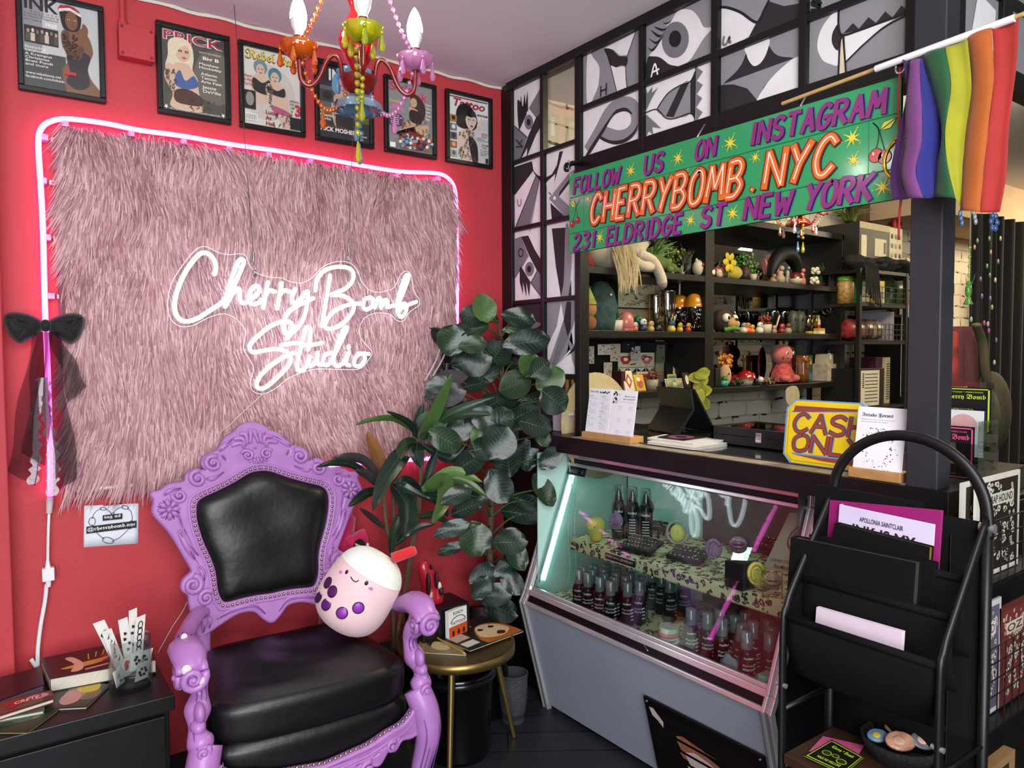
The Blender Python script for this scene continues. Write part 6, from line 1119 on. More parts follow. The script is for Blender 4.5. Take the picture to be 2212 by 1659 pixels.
c=hz(1655,1505,B0);t=thing('tissue_box','pale teal printed carton at the right end of the case floor','box',c);MB().box(c+V((.0,-.03,0)),c+V((.05,.03,.06))).build('carton',mat('#7fb0ac',.5),t,bevel=.001)
c=V((.20,-1.28,B0));t=thing('picture_card','small framed picture card at the back of the case floor','card',c);MB().box(c,c+V((.008,-.12,.13))).build('card_board',mat('#8aa0a0',.5),t);MB().box(c+V((-.001,-.01,.01)),c+V((0,-.11,.12))).build('card_print',mat('#7a3a34',.5,nv=.5,ns=18),t)
# ================================================================ COUNTER GOODS
K1=CT+.0055;K0=CT+.0013
wood=mat('#b98a56',.5,nv=.15,ns=30);cardw=mat('#eceaf2',.4,nv=.02);inkd=mat('#2a2730',.6);grayt=mat('#77757c',.6)
def cardstand(label,y0,y1,x,z1,drawf,base_d=.06):
 t=thing('card_stand',label,'card stand',((x+.02),(y0+y1)/2,K0));MB().box((x-.012,y0+.004,K0),(x+base_d,y1-.004,K0+.026)).build('wooden_base',wood,t,bevel=.002)
 up=V((.16,0,1)).normalized();u=V((0,-1,0));n=V((-1,0,.16)).normalized();o=V((x+.004,y0,K0+.012));h=(z1-o.z)/up.z
 MB().obox(o+u*(y0-y1)/2+up*h/2,u*(y0-y1)/2,up*h/2,n*.0012).build('card',cardw,t)
 mb=MB();drawf(mb,lambda a,b,k=1:o+u*((y0-y1)*a)+up*(h*b)+n*(.0014+.0002*k),u,up,(y0-y1),h);mb.build('card_print',[inkd,grayt],t)
def dprice(mb,P,u,v,w,h):
 text(mb,gothic('Price List'),P(.05,.90),u,v,w*.36,h*.055,0,.01);r=random.Random(2)
 for k in range(6):p=P(.5+.07*k,.92+.02*sin(k*3));mb.poly([p+u*(.004*r.uniform(.5,1.6)*cos(a))+v*(.004*r.uniform(.5,1.5)*sin(a))for a in[j*pi/4 for j in range(8)]],0)
 heads=(('PIERCING','EAR','NOSE','BODY','LIPS'),('CONSULTATION','TATTOOS','TOOTH GEMS','EXTRAS','TOUCH UPS'))
 for c in(0,1):
  y=.83
  for k,hd in enumerate(heads[c]):
   text(mb,hd,P(.05+.5*c,y),u,v,w*.018*len(hd),h*.017,0,.02);y-=.035
   for j in range(2+(k+c)%3):text(mb,'service price',P(.08+.5*c,y),u,v,w*.34*r.uniform(.7,1),h*.013,1);y-=.026
   y-=.03
 text(mb,'Deposit required for booking',P(.05,.04),u,v,w*.5,h*.02,0,.01)
def dpay(mb,P,u,v,w,h):
 text(mb,gothic('Want to pay'),P(.5,.855),u,v,w*.42,h*.04,0);text(mb,gothic('your gratuity?'),P(.46,.80),u,v,w*.46,h*.04,0);text(mb,'scan below to tip your artist',P(.34,.75),u,v,w*.56,h*.02,1);r=random.Random(6)
 for k in range(26):p=P(.05+.3*r.random(),.72+.24*r.random());s=.001+.004*r.random()**3;mb.poly([p+u*(s*cos(a))+v*(s*r.uniform(.7,1.4)*sin(a))for a in[j*pi/4 for j in range(8)]],0)
 for a in(0,1):
  for b in range(3):
   for j in range(3):text(mb,('artist','payment','@cherrybomb')[j],P(.30+.42*a,.66-.25*b-.035*j),u,v,w*.16,h*.014,1)
YA,YB,YC=-.612,-.742,-.878
cardstand('white printed price list card in a wooden base, left of the pair',YA,YB,-.035,1.395,dprice);cardstand('white gratuity card in a wooden base, right of the price list',YB-.003,YC,-.035,1.393,dpay)
c=V((.04,-.40,K0));t=thing('brochure_box','white acrylic box under the painted panes','box',c);MB().box((.03,-.44,K0),(.12,-.33,CT+.075)).build('box_body',mat('#d8cdd8',.3),t,bevel=.002);MB().box((.025,-.45,CT+.075),(.125,-.32,CT+.083)).build('box_lid',mat('#e6e2e4',.3),t)
c=V((.06,-.49,K0));t=thing('leaflet_holder','upright leaflet holder lettered Cherry Bomb beside the partition bar','leaflet holder',c);MB().box((.035,-.525,K0),(.10,-.465,CT+.10)).build('holder',glassmat('#e8e0ea',.1),t);MB().box((.045,-.520,K0+.002),(.06,-.470,CT+.235)).build('leaflet',mat('#d8cfe0',.5),t)
m=MB();text(m,gothic('Cherry Bomb'),V((.0445,-.485,CT+.10)),V((0,0,1)),V((0,1,0)),.12,.022,0);m.build('leaflet_print',inkd,t)
c=V((.03,-.365,CT+.0835));t=thing('pencil_cup','patterned cup with colored pens behind the fiddle leaves','cup',(.075,-.385,CT+.0835));MB().lathe([(.0,0),(.028,0),(.032,.08),(.029,.08),(.026,.004),(0,.004)],(.075,-.385,CT+.0835),n=24).build('cup_body',mat('#8a8078',.6,nv=.4,ns=50),t)
for k,cl in enumerate(('#b0302c','#4f8a3a','#c9702c','#7a4a2c','#c8a050')):a=V((.065+.006*k,-.39+.005*(k%3),CT+.09));MB().cyl(a,a+V((.012*(k-2),.006*k-.01,.16)),.0032,n=8).build('pen',mat(cl,.4),t)
z=K1;A,B_=V((.40,-.60,z)),V((.34,-.83,z));u=(B_-A).normalized();n=V((u.y,-u.x,0));n=n if n.x<0 else-n;wid=(B_-A).length
t=thing('tablet','black tablet folio standing folded on the glass counter','tablet',(A+B_)/2);fm=mat('#121417',.45,nv=.1,bump=.15,bs=150);top=(A+B_)/2+V((0,0,.185))-n*.0+V((.02,0,0))
def fp(a,h,back):return A+u*(wid*a)+V((0,0,h))-n*back
m=MB();m.hexa([fp(0.0,.0,-.04),fp(1,0,-.04),fp(1,.004,-.052),fp(0,.004,-.052),fp(-.0,.10,.03),fp(1,.10,.03),fp(1,.104,.022),fp(0,.104,.022)]);m.hexa([fp(0.0,.10,.03),fp(1,.10,.03),fp(1,.104,.022),fp(0,.104,.022),fp(-.12,.185,.02),fp(.98,.185,.02),fp(.98,.185,.012),fp(-.12,.185,.012)]);m.build('folio_cover',fm,t,bevel=.001)
m=MB();m.hexa([fp(.0,0,.14),fp(1.0,0,.14),fp(1,0,.132),fp(0,0,.132),fp(-.1,.186,.035),fp(.98,.186,.035),fp(.98,.186,.025),fp(-.1,.186,.025)]);m.build('tablet_body',mat('#1b1d20',.3),t,bevel=.001)
MB().obox(fp(.72,.178,.017),u*.03,V((0,0,.004)),n*.003).build('camera_strip',mat('#7d8286',.3),t)
c=hz(1424,921,z);t=thing('card_reader','white rounded card reader leaning on the tablet folio','card reader',c);rn=(n+V((0,0,.25))).normalized();rv=(V((0,0,1))-rn*rn.z).normalized();MB().obox(c+rv*.034+rn*.004,u*.033,rv*.033,rn*.006).build('reader_body',mat('#d9d6d0',.35),t,bevel=.010,seg=4);MB().obox(c+rv*.034+rn*.0102,u*.008,rv*.008,rn*.0004).build('reader_mark',mat('#bdbab4',.4),t)
c=V((.52,-.62,K1));t=thing('power_adapter','white power adapter with cable behind the card reader','adapter',c);MB().box(c,c+V((.035,-.04,.05))).build('adapter_body',mat('#c8c0a8',.4),t,bevel=.004);MB().tube(crom([c+V((0,-.02,.02)),c+V((-.05,.02,.01)),c+V((-.06,-.04,.006)),c+V((-.02,-.08,.006)),c+V((.06,-.06,.006))],6),.003,6).build('cable',blk2,t)
c=V((.45,-.585,K1));t=thing('black_phone_dock','black phone standing beside the price cards','phone',c);MB().obox(c+V((0,0,.055)),V((.0,-.022,0)),V((.008,0,.055)),V((.005,0,0))).build('phone_body',mat('#0c0c0e',.2),t,bevel=.003)
slab('catalogue','white catalogue lying at the bottom of the counter pile','catalogue',[(1398,953),(1500,966),(1571,956),(1440,944)],K1,.010,mat('#dcd9d4',.4),mat('#bdb8ae',.7),None)
slab('catalogue','white catalogue on top of the counter pile under the pink print','catalogue',[(1398,945),(1497,957),(1570,949),(1436,938)],K1+.0105,.007,mat('#e2e0dc',.4),mat('#c2bdb4',.7),None)
def art_pink(mb,mats,P):
 apoly(mb,mats,P,'#17131a',[(0,0),(1,0),(1,1),(0,1)],1,False);apoly(mb,mats,P,'#8d4a72',[(.15,.5),(.35,.85),(.75,.8),(.9,.45),(.6,.2),(.3,.2)],2);apoly(mb,mats,P,'#17131a',[(.35,.5),(.45,.68),(.65,.62),(.7,.45),(.5,.35)],3);apoly(mb,mats,P,'#b0709a',[(.2,.25),(.5,.12),(.8,.25),(.5,.22)],4)
slab('print_card','black and pink printed card lying on the white catalogues','card',[(1420,944),(1477,951),(1526,944),(1455,937)],K1+.018,.003,mat('#1a151c',.3),mat('#8a8078',.6),art_pink)
A=hz(1551,930,K1);yb=-1.50;t=thing('jewelry_case','flat black glass topped jewelry case with silver clasp on the counter','jewelry case',(.35,-1.28,K1));fx=.195
m=MB();X0,X1,Y0,Y1=fx,.46,-1.06,yb
for a,b in(((X0,Y0),(X0+.014,Y1)),((X1-.014,Y0),(X1,Y1)),((X0,Y0),(X1,Y0-.014)),((X0,Y1+.014),(X1,Y1))):m.box((a[0],a[1],K1),(b[0],b[1],K1+.036));m.box((a[0],a[1],K1+.038),(b[0],b[1],K1+.066))
m.box((X0,Y0,K1),(X1,Y1,K1+.006));m.build('case_box',mat('#14171a',.5,bump=.2,bs=120),t,bevel=.001);MB().box((X0+.012,Y0-.012,K1+.060),(X1-.012,Y1+.012,K1+.063)).build('glass_lid',glassmat('#e8eef0',.12),t);MB().box((X0+.014,Y0-.014,K1+.006),(X1-.014,Y1+.014,K1+.012)).build('velvet_lining',mat('#3a3436',.9),t)
cy_=hx(1640,936,fx).y;MB().box((fx-.006,cy_+.012,K1+.020),(fx,cy_-.012,K1+.056)).box((fx-.010,cy_+.007,K1+.034),(fx-.006,cy_-.007,K1+.040)).build('clasp',stud,t,bevel=.002)
t=thing('leather_strap','brown leather strap lying in the glass topped case','strap',(.33,-1.36,K1+.0125));MB().box((.31,-1.27,K1+.0125),(.35,-1.46,K1+.022)).build('strap_body',mat('#8a5238',.6,nv=.15),t,bevel=.004);MB().cyl((.33,-1.44,K1+.022),(.33,-1.44,K1+.024),.008,n=14).build('strap_hole',blk,t)
t=thing('ribbon_spool','small white spool at the right end of the jewelry case','spool',(.42,-1.47,K1+.067));MB().lathe([(0,0),(.024,0),(.024,.005),(.018,.007),(.018,.022),(.024,.024),(.024,.029),(0,.029)],(.42,-1.46,K1+.0665),n=24).build('spool_body',mat('#c9c2b2',.5),t)
zb=K0;CSX=.015;un=V((0,-1,0));up_=V((.12,0,1)).normalized();nn=V((-1,0,.12)).normalized();c0=hx(1709,1004,CSX);c0=V((CSX,c0.y+.022,zb));wW=(c0.y-hx(1872,880,CSX).y)+.01;hH=.198
t=thing('cash_sign','yellow and red hand painted CASH ONLY plaque with blue edge','sign',c0)
def CPt(a,b,n=0):return c0+un*(wW*a)+up_*(hH*b)+nn*n
def octo(i,dx,dy):return[(i+dx,i),(1-i-dx,i),(1-i,i+dy),(1-i,1-i-dy),(1-i-dx,1-i),(i+dx,1-i),(i,1-i-dy),(i,i+dy)]
bl3=mat('#6d9cc4',.5);ye3=mat('#e6c414',.5,nv=.04);rd3=mat('#8f4340',.5)
m=MB();m.prism([CPt(a,b)for a,b in octo(0,.10,.14)],nn*.014,0);m.build('plaque_board',bl3,t,bevel=.001)
m=MB();m.poly([CPt(a,b,.0145)for a,b in octo(.022,.10,.13)],0);m.prism([CPt(a,b,.0145)for a,b in octo(.06,.075,.10)],nn*.004,0);m.poly([CPt(a,b,.0187)for a,b in((.12,.90),(.86,.90),(.86,.87),(.10,.80))],1);m.poly([CPt(a,b,.0186)for a,b in((.07,.79),(.86,.855),(.86,.875),(.08,.815))],2);m.poly([CPt(a,b,.0187)for a,b in((.12,.15),(.90,.155),(.84,.085),(.5,.095))],1);m.poly([CPt(a,b,.0186)for a,b in((.12,.175),(.92,.18),(.90,.155),(.12,.15))],2);m.build('plaque_face',[ye3,rd3,bl3],t)
m=MB()
for k,(s,o,w,h)in enumerate((('CASH',(.12,.50),.84,.28),('ONLY',(.13,.21),.82,.25))):
 for P in sletters(s,CPt(o[0],o[1]),un,up_,wW*w,hH*h,.10,.22):
  bstroke(m,P,nn,.013,2,.0195,un*.003);bstroke(m,P,nn,.0125,0,.0200);bstroke(m,P,nn,.0095,1,.0206)
m.build('lettering',[mat('#3c1614',.5),rd3,bl3],t)
y0,y1=hx(1848,950,-.045).y,hx(1954,950,-.045).y
def dint(mb,P,u,v,w,h):
 text(mb,gothic('Intake Forms'),P(.09,.845),u,v,w*.64,h*.065,0,.01);text(mb,'Please scan the code with your',P(.08,.80),u,v,w*.70,h*.022,1);text(mb,'phone. Ask for help if you need it!',P(.08,.765),u,v,w*.56,h*.022,1);r=random.Random(8)
 for k in range(150):
  a=r.uniform(0,6.28);d=.23+abs(r.gauss(0,.09));s=.0006+.0016*r.random()**2;p=P(min(.95,max(.05,.48+d*cos(a))),min(.68,max(.08,.40+d*.85*sin(a))));mb.poly([p+u*(s*cos(b))+v*(s*sin(b))for b in(0,1.2,2.4,3.6,4.8)],0)
cardstand('white Intake Forms card in a wooden base beside the yellow plaque',y0,y1,-.062,1.389,dint,.05)
def flyer(label,x,y0,y1,z0,z1,bgc,fgc,word,kind):
 t=thing('flyer',label,'flyer',(x,(y0+y1)/2,z0),None);MB().box((x,y0,z0),(x+.002,y1,z1)).build('card',mat(bgc,.4),t);m=MB();u=V((0,-1,0));v=V((0,0,1));w=y0-y1;h=z1-z0;o=V((x-.0006,y0,z0))
 for a,b,c_,d in((.03,.03,.97,.05),(.03,.95,.97,.97),(.03,.03,.06,.97),(.94,.03,.97,.97)):m.add([o+u*w*a+v*h*b,o+u*w*c_+v*h*b,o+u*w*c_+v*h*d,o+u*w*a+v*h*d],[(0,1,2,3)],0)
 text(m,word,o+u*w*.1+v*h*.72,u,v,w*.8,h*.13,0);text(m,'TATTOOS * PIERCINGS',o+u*w*.15+v*h*.88,u,v,w*.7,h*.03,0)
 for k in range(5):m.tube([o+u*w*(.2+.14*k+.07*cos(j))+v*h*(.4+.07*sin(j)*(1+k%2))for j in range(7)],.0012,4,closed=True)
 m.build('print',mat(fgc,.4),t);return t
ax_,ay=hz(2057,1040,K0).x,hz(2057,1040,K0).y
HX=.10;yy0=-1.90
t=thing('brochure_holder','clear acrylic tiered brochure holder behind the black post','brochure holder',(HX,-1.96,K0));m=MB();yl,yr=-1.86,-2.005
for x,z1 in((HX,.10),(HX+.05,.19),(HX+.095,.26)):m.box((x,yl,K0),(x+.002,yr,K0+z1))
m.box((HX,yr-.002,K0),(HX+.12,yr,K0+.16));m.build('acrylic_panel',glassmat('#e8f0ee',.12),t)
flyer('black flyer with green border lettered Cherry Bomb at the back of the acrylic rack',HX+.09,-1.865,-2.0,K0+.12,K0+.245,'#15121a','#b6d83a',gothic('Cherry Bomb'),0);flyer('pink and black flyer at the front of the acrylic rack',HX+.004,-1.875,-1.995,K0+.003,K0+.145,'#1a0f16','#e0568e',gothic('Cherry Bomb'),1)
t=thing('postcard','white postcard with pale round picture in the middle of the acrylic rack','card',(HX+.046,-1.93,K0));MB().box((HX+.046,-1.865,K0+.06),(HX+.048,-2.0,K0+.185)).build('card',mat('#d4d4d8',.4),t);m=MB();m.poly([V((HX+.0455,-1.95+.035*cos(a),K0+.145+.03*sin(a)))for a in[k*pi/8 for k in range(16)]],0);text(m,'over',V((HX+.0455,-1.89,K0+.075)),V((0,-1,0)),V((0,0,1)),.08,.022,1,.02,.2);m.build('print',[mat('#c99a9a',.5),mat('#2f5fa8',.5)],t)
struct('counter_return',MB().box((.56,-2.02,.93),(1.6,-1.72,.97)).box((.6,-2.0,0),(.64,-1.74,.93)).box((1.5,-2.0,0),(1.54,-1.74,.93)),blkwood)
sc_=hy(2138,1055,-1.86);RZ=.97
# ================================================================ GREEN SIGN, FLAG, CHARMS, CHANDELIERS
SX=-.10;U=V((0,-1,0));Zv=V((0,0,1));NX=V((-1,0,0))
def sp(x,y):return hx(x,y,SX-.0005)
sy0,sy1,sz0,sz1=-.597,-1.888,1.931,2.238
sg=thing('shop_sign','long green hand painted sign giving the shop handle and street address','sign',(SX,(sy0+sy1)/2,sz0))
grn=mat('#2f9a63',.16,nv=.06,ns=5,coat=.6);grd=mat('#1f7a4c',.25)
m=MB();g1z,g2z=(hx(1231,428,SX).z+hx(1876,262,SX).z)/2,(hx(1228,503,SX).z+hx(1900,376,SX).z)/2
for z0,z1 in((sz0,g2z-.0012),(g2z+.0012,g1z-.0012),(g1z+.0012,sz1)):m.box((SX,sy0,z0),(SX+.014,sy1,z1))
m.box((SX+.003,sy0,sz0),(SX+.013,sy1,sz1),1);m.build('sign_board',[grn,grd],sg,bevel=.0012)
for p in(1261,1876):y=hx(p,450 if p<1500 else 300,SX).y;MB().box((SX-.0007,y,g2z),(SX,y-.002,g1z)).build('board_groove',grd,sg)
LM=[mat('#15111a',.3),mat('#2b62b4',.3),mat('#b5364c',.3),mat('#83307f',.3,coat=.3),mat('#8a2418',.3),mat('#e0702e',.3,coat=.3),mat('#f5efe6',.3),mat('#f2cf3a',.3),mat('#c2202a',.25,coat=.4),mat('#d8d84a',.3),mat('#e59a4a',.3)]
ORD=0
def word(s,bl,br,hpx,kind,slant=.18):
 a,b=sp(*bl),sp(*br);u=(b-a).normalized();w=(b-a).length;k=(a+b)/2;d=(k-CAM).dot(FW);h=hpx*d/FOC;m=MB();P_=sletters(s,a+u*w*.02,u,Zv,w*.96-slant*h,h,slant,.42);t=h*(.20 if kind=='p' else .185)
 for P in P_:
  if kind=='p':bstroke(m,P,NX,t*1.15,1,.0010,u*.0045-Zv*.0035);bstroke(m,P,NX,t*1.2,0,.0014,u*.0022-Zv*.0022)
  else:bstroke(m,P,NX,t*1.45,0,.0010,u*.004-Zv*.003);bstroke(m,P,NX,t*1.5,4,.0014)
 for P in P_:
  if kind=='p':bstroke(m,P,NX,t,2,.0019,-u*.0014);bstroke(m,P,NX,t*.92,3,.0023,u*.0006)
  else:bstroke(m,P,NX,t*1.08,5,.0019)
 if kind=='o':
  for P in P_:
   Q=[P[0].lerp(P[1],.15)]+P[1:-1]+[P[-1].lerp(P[-2],.15)];bstroke(m,Q,NX,t*.20,6,.0024,-u*.0008)
 m.build('lettering',LM,sg)
for w_ in(('FOLLOW',(1238,419),(1344,393),32,'p'),('US',(1391,377),(1437,366),38,'p'),('ON',(1502,346),(1550,333),38,'p'),('INSTAGRAM',(1618,314),(1926,240),47,'p'),('CHERRYBOMB',(1270,484),(1618,418),66,'o'),('.',(1622,413),(1636,410),50,'o'),('NYC',(1648,407),(1815,370),76,'o'),('231',(1238,540),(1290,531),32,'p'),('ELDRIDGE',(1308,530),(1480,500),37,'p'),('ST',(1513,492),(1570,482),42,'p'),('NEW',(1606,474),(1716,458),46,'p'),('YORK',(1738,452),(1892,428),52,'p')):word(*w_)
for(x,y,r)in((1363,369,16),(1465,342,17),(1578,309,20),(1270,430,8),(1483,373,9),(1632,340,13),(1841,298,22),(1844,346,18),(1296,513,15),(1492,476,15),(1583,461,18),(1907,404,22)):
 m=MB();c=sp(x,y);k=(c-CAM).dot(FW)/FOC*r
 for j in range(4):
  a=j*pi/4+.25;d=U*cos(a)+Zv*sin(a);n=NX.cross(d);L=k*(1.1 if j%2 else .85);o=NX*(.0011+.00006*j);m.add([c-d*L+o,c-n*k*.13+o,c+d*L+o,c+n*k*.13+o],[(0,1,2,3)],7)
 for j in range(3):a=1.0+2.3*j;q=c+(U*cos(a)+Zv*sin(a))*k*1.05;m.add([q+(U*cos(b)+Zv*sin(b))*.0018+NX*.0012 for b in(0,1.05,2.1,3.14,4.2,5.2)],[tuple(range(6))],7)
 m.build('painted_star',LM,sg)
def cherry(cs,r,st,lf):
 m=MB()
 for c in cs:
  p=sp(*c);k=(p-CAM).dot(FW)/FOC*r
  for rr,mi,o in((1.12,0,.0012),(1,8,.0016)):m.add([p+(U*cos(a)+Zv*sin(a))*k*rr+NX*o for a in[j*pi/10 for j in range(20)]],[tuple(range(20))],mi)
  q=p-U*k*.35+Zv*k*.3;m.add([q+(U*cos(a)*.5+Zv*sin(a))*k*.28+NX*.002 for a in[j*pi/5 for j in range(10)]],[tuple(range(10))],6)
  m.strip([z+NX*.0014 for z in crom([p+Zv*k*.9,p.lerp(sp(*st[0]),.55)+U*k*.15,sp(*st[0]),sp(*st[1])],4)],NX,k*.13,0)
 a,b=sp(*lf[0]),sp(*lf[1]);n=NX.cross((b-a).normalized());L=(b-a).length
 for s,mi,o in((1.15,0,.0014),(1,9,.0018)):m.add([a+NX*o,a.lerp(b,.35)+n*L*.26*s+NX*o,b+NX*o,a.lerp(b,.5)-n*L*.24*s+NX*o],[(0,1,2,3)],mi)
 m.strip([a+NX*.0022,b+NX*.0022],NX,L*.05,0);m.build('painted_cherry',LM,sg)
cherry([(1237,484),(1248,476)],6.6,[(1245,449),(1254,427)],[(1244,447),(1232,433)]);cherry([(1892,336),(1911,339)],14,[(1898,278),(1886,265)],[(1902,282),(1938,254)])
m=MB();a=hx(1228,352,-.10);b=hx(1234,378,-.102)
for k in range(4):c=a.lerp(b,k/3);m.tube([c+V((.006*sin(k*1.57)*cos(t),.006*cos(k*1.57)*cos(t),.011*sin(t)))for t in[j*pi/5 for j in range(10)]],.0014,5,closed=True)
for px_,py_ in((1727,233),(1505,298)):c=hx(px_,py_,SX+.006);m.tube([c,c+V((.04,0,.05))],.003,6)
m.build('hanging_chain',steel,sg)
FX_=-.165
fl_=thing('rainbow_flag','rainbow pride flag on a white and tan stick in front of the black post','flag',hx(1950,130,FX_))
R0,R1,R2=hx(1690,224,-.118),hx(1892,149,FX_+.012),hx(2207,34,FX_)
MB().cyl(R0,hx(2212,30,FX_),.0052,n=12).build('stick',mat('#c8a468',.5,nv=.15,ns=40),fl_);MB().cyl(R1,hx(2192,39,FX_),.0085,n=12).build('white_sleeve',mat('#e9e7ea',.6),fl_)
bd=[[(1950,128),(1957,210),(1938,300),(1922,370),(1930,432)],[(1964,134),(1958,215),(1955,300),(1946,370),(1962,430)],[(1986,126),(1992,210),(1992,290),(1980,370),(1996,428)],[(1992,119),(2012,190),(2034,285),(2026,350),(2016,425)],[(2043,102),(2054,180),(2042,280),(2050,370),(2063,428)],[(2091,82),(2098,180),(2088,290),(2078,380),(2074,455)],[(2143,60),(2146,180),(2134,300),(2122,390),(2120,459)],[(2201,40),(2194,150),(2181,270),(2172,380),(2161,458)]]
fo_=[0,-.012,-.03,.02,-.015,.012,-.008,.01]
cols=[mat(c,.8,sheen=.2,nv=.08,ns=20)for c in('#3d1150','#6f3674','#202276','#18512b','#98961a','#a85418','#9e2420')]  # second, paler purple paints light showing through the purple stripe
B_=[crom([hx(x,y,FX_+fo_[i]*(.3+.7*sin(pi*k/4.5)))for k,(x,y)in enumerate(b)],5)for i,b in enumerate(bd)]
m=MB()
for i in range(7):
 A_,C_=B_[i],B_[i+1];n=len(A_);W_=4
 m.grid(lambda u,v:A_[round(v*(n-1))].lerp(C_[round(v*(n-1))],u)+V((-.010*sin(pi*u)*(1 if i%2 else-1)+.003*sin(v*11+i),0,0)),W_,n-1,i)
m.build('flag_cloth',cols,fl_,solid=.0008)
c=hx(1945,135,-.135);gc=thing('gold_charm','gold ring charm on a red cord hanging at the right end of the green sign','charm',c);goldp=mat('#c79a2e',.22,1,nv=.08)
e=hx(1943,290,-.13);MB().tube(crom([c,c.lerp(e,.5)+V((0,.004,0)),e],5),.0028,6).build('red_cord',mat('#a8141f',.6),gc)
MB().tube([c+V((0,.012*cos(t),.014*sin(t)-.012))for t in[j*pi/6 for j in range(12)]],.0025,6,closed=True).build('carabiner',chrome,gc);MB().tube([c+V((0,.010*cos(t),.014*sin(t)+.004))for t in[j*pi/6 for j in range(12)]],.003,6,closed=True).build('black_loop',blk,gc)
m=MB()
for k in range(4):m.ell(hx(1940+3*(k%2),300+14*k,-.13),(.012,.010,.009),10,6)
m.build('knot_bead',goldp,gc);rc=hx(1955,342,-.13);m=MB();m.tube([rc+V((0,.052*cos(t),.052*sin(t)))for t in[j*pi/18 for j in range(36)]],[.0042+.0012*(j%2)for j in range(36)],8,closed=True)
for P in('-.02,.03 .02,.03','0,.04 0,-.03','-.025,.01 .025,.01','-.02,-.01 .02,-.012','-.02,-.032 .022,-.032','-.02,-.01 -.02,-.032','.02,-.012 .022,-.032'):
 q=[rc+V((0,-float(a),float(b)))for a,b in[p.split(',')for p in P.split()]];m.tube(q,.0042,6)
m.build('ring_charm',goldp,gc);MB().tube(crom([rc+V((0,0,-.055)),rc+V((0,.01,-.12)),rc+V((0,.012,-.20))],4),.0028,6).build('tassel_cord',mat('#a8141f',.6),gc)
def chandelier(name,label,C0,zt,rot,pal,bodyc,sc=1.0,lit=True,arms=4):
 t=thing(name,label,'chandelier',C0);Z=lambda z:C0+V((0,0,z*sc));bm=mat(bodyc,.25,nv=.06,coat=.3);pass
 MB().lathe([(r*sc,z*sc)for r,z in((0,0),(.02,.002),(.034,.014),(.040,.032),(.043,.040),(.040,.042),(.02,.046),(0,.05))],C0,n=24).build('centre_bowl',bm,t)
 MB().lathe([(r*sc,z*sc)for r,z in((.0,.0),(.03,-.004),(.048,-.018),(.054,-.034),(.052,-.036),(.046,-.020),(.03,-.008),(0,-.003))],C0,n=32,wav=(.05,10)).build('lower_dish',gem(pal[1]),t)
 MB().lathe([(r*sc,z*sc)for r,z in((.016,.045),(.014,.055),(.026,.075),(.042,.110),(.044,.125),(.036,.150),(.022,.175),(.016,.19),(.018,.20),(.024,.215),(.016,.24),(.012,.27),(.02,.285),(.014,.30),(.02,.33),(.042,.355),(.044,.365),(.012,.36))],C0,n=24).build('glass_column',mat('#c4141c',.12,nv=.1,tr=.25,coat=.5),t)
 MB().cyl(Z(.30),V((C0.x,C0.y,zt)),.008*sc,n=10).lathe([(0,0),(.05*sc,0),(.045*sc,-.02),(.01,-.035)],(C0.x,C0.y,zt),n=24).build('stem',bm,t)
 r=random.Random(3)
 def bead(m,p,s,mi=0):m.ell(p,(s,s*.8,s*1.05),8,4,mi=mi)
 def drop(m,p,L,mi=0):m.lathe([(.0,0),(.0022*sc,-.003*sc),(.006*sc,-L*.55),(.0078*sc,-L*.72),(.005*sc,-L*.93),(0,-L)],p,n=7,sm=False);
 for k in range(arms):
  a=rot+2*pi*k/arms;d=V((cos(a),sin(a),0));P=lambda x,z:C0+d*(x*sc)+V((0,0,z*sc));col=pal[2+k%(len(pal)-2)];gm=gem(col)
  MB().tube(crom([P(.036,.035),P(.040,.070),P(.052,.085),P(.070,.070),P(.088,.030),P(.108,.012),P(.125,.024),P(.129,.06),P(.129,.072)],5),.0052*sc,8).build('arm',bm,t)
  MB().lathe([(r_*sc,z*sc)for r_,z in((.008,.068),(.022,.072),(.035,.084),(.042,.100),(.040,.102),(.032,.088),(.020,.077),(.008,.074))],P(.129,0),n=30,wav=(.05,9)).build('candle_dish',gm,t)
  MB().cyl(P(.129,.07),P(.129,.118),.0115*sc,n=14).build('candle_sleeve',bm,t)
  b=P(.129,.118);bl=MB();bl.lathe([(r_*sc,z*sc)for r_,z in((.010,0),(.010,.008),(.0165,.020),(.0185,.036))],b,n=18,mi=0);bl.lathe([(r_*sc,z*sc)for r_,z in((.0185,.036),(.0182,.048),(.0145,.066),(.0085,.082),(.003,.091),(0,.094))],b,n=18,mi=1)
  bl.build('candle_bulb',[mat('#cfd0cc',.4),mat('#fbfff2',.4,em=70 if lit else .0,nv=0)],t)
  for j in range(5):m=MB();q=P(.129,.098)+V((cos(a+j*1.256),sin(a+j*1.256),0))*.040*sc;bead(m,q+V((0,0,-.010*sc)),.0045*sc);drop(m,q+V((0,0,-.0135*sc)),.038*sc);m.build('crystal_drop',gm,t)
  for(A,B,sag,n_)in((P(.036,.345),P(.129,.10),.03,15),(P(.129,.085),P(.03,-.0),.075,15)):
   m=MB();W_=[A.lerp(B,j/n_)+V((0,0,-sag*sc*4*(j/n_)*(1-j/n_)))for j in range(n_+1)];m.tube(W_,.0008,4)
   for p in W_:bead(m,p,.0058*sc)
   m.build('bead_chain',gm,t)
  m=MB();drop(m,(P(.129,.085)+P(.03,0))/2+V((0,0,-.078*sc)),.046*sc);m.build('crystal_drop',gm,t)
 m=MB()
 for j in range(4):bead(m,Z(-.036-.016*j)+V((.004*(j%2),0,0)),.0072*sc)
 drop(m,Z(-.105),.05*sc);m.build('bottom_drop',gem('#7ec0e8'),t)
 m=MB()
 for j in range(12):bead(m,Z(.10-.018*j)-FW*.046*sc+RT*.006,.0068*sc)
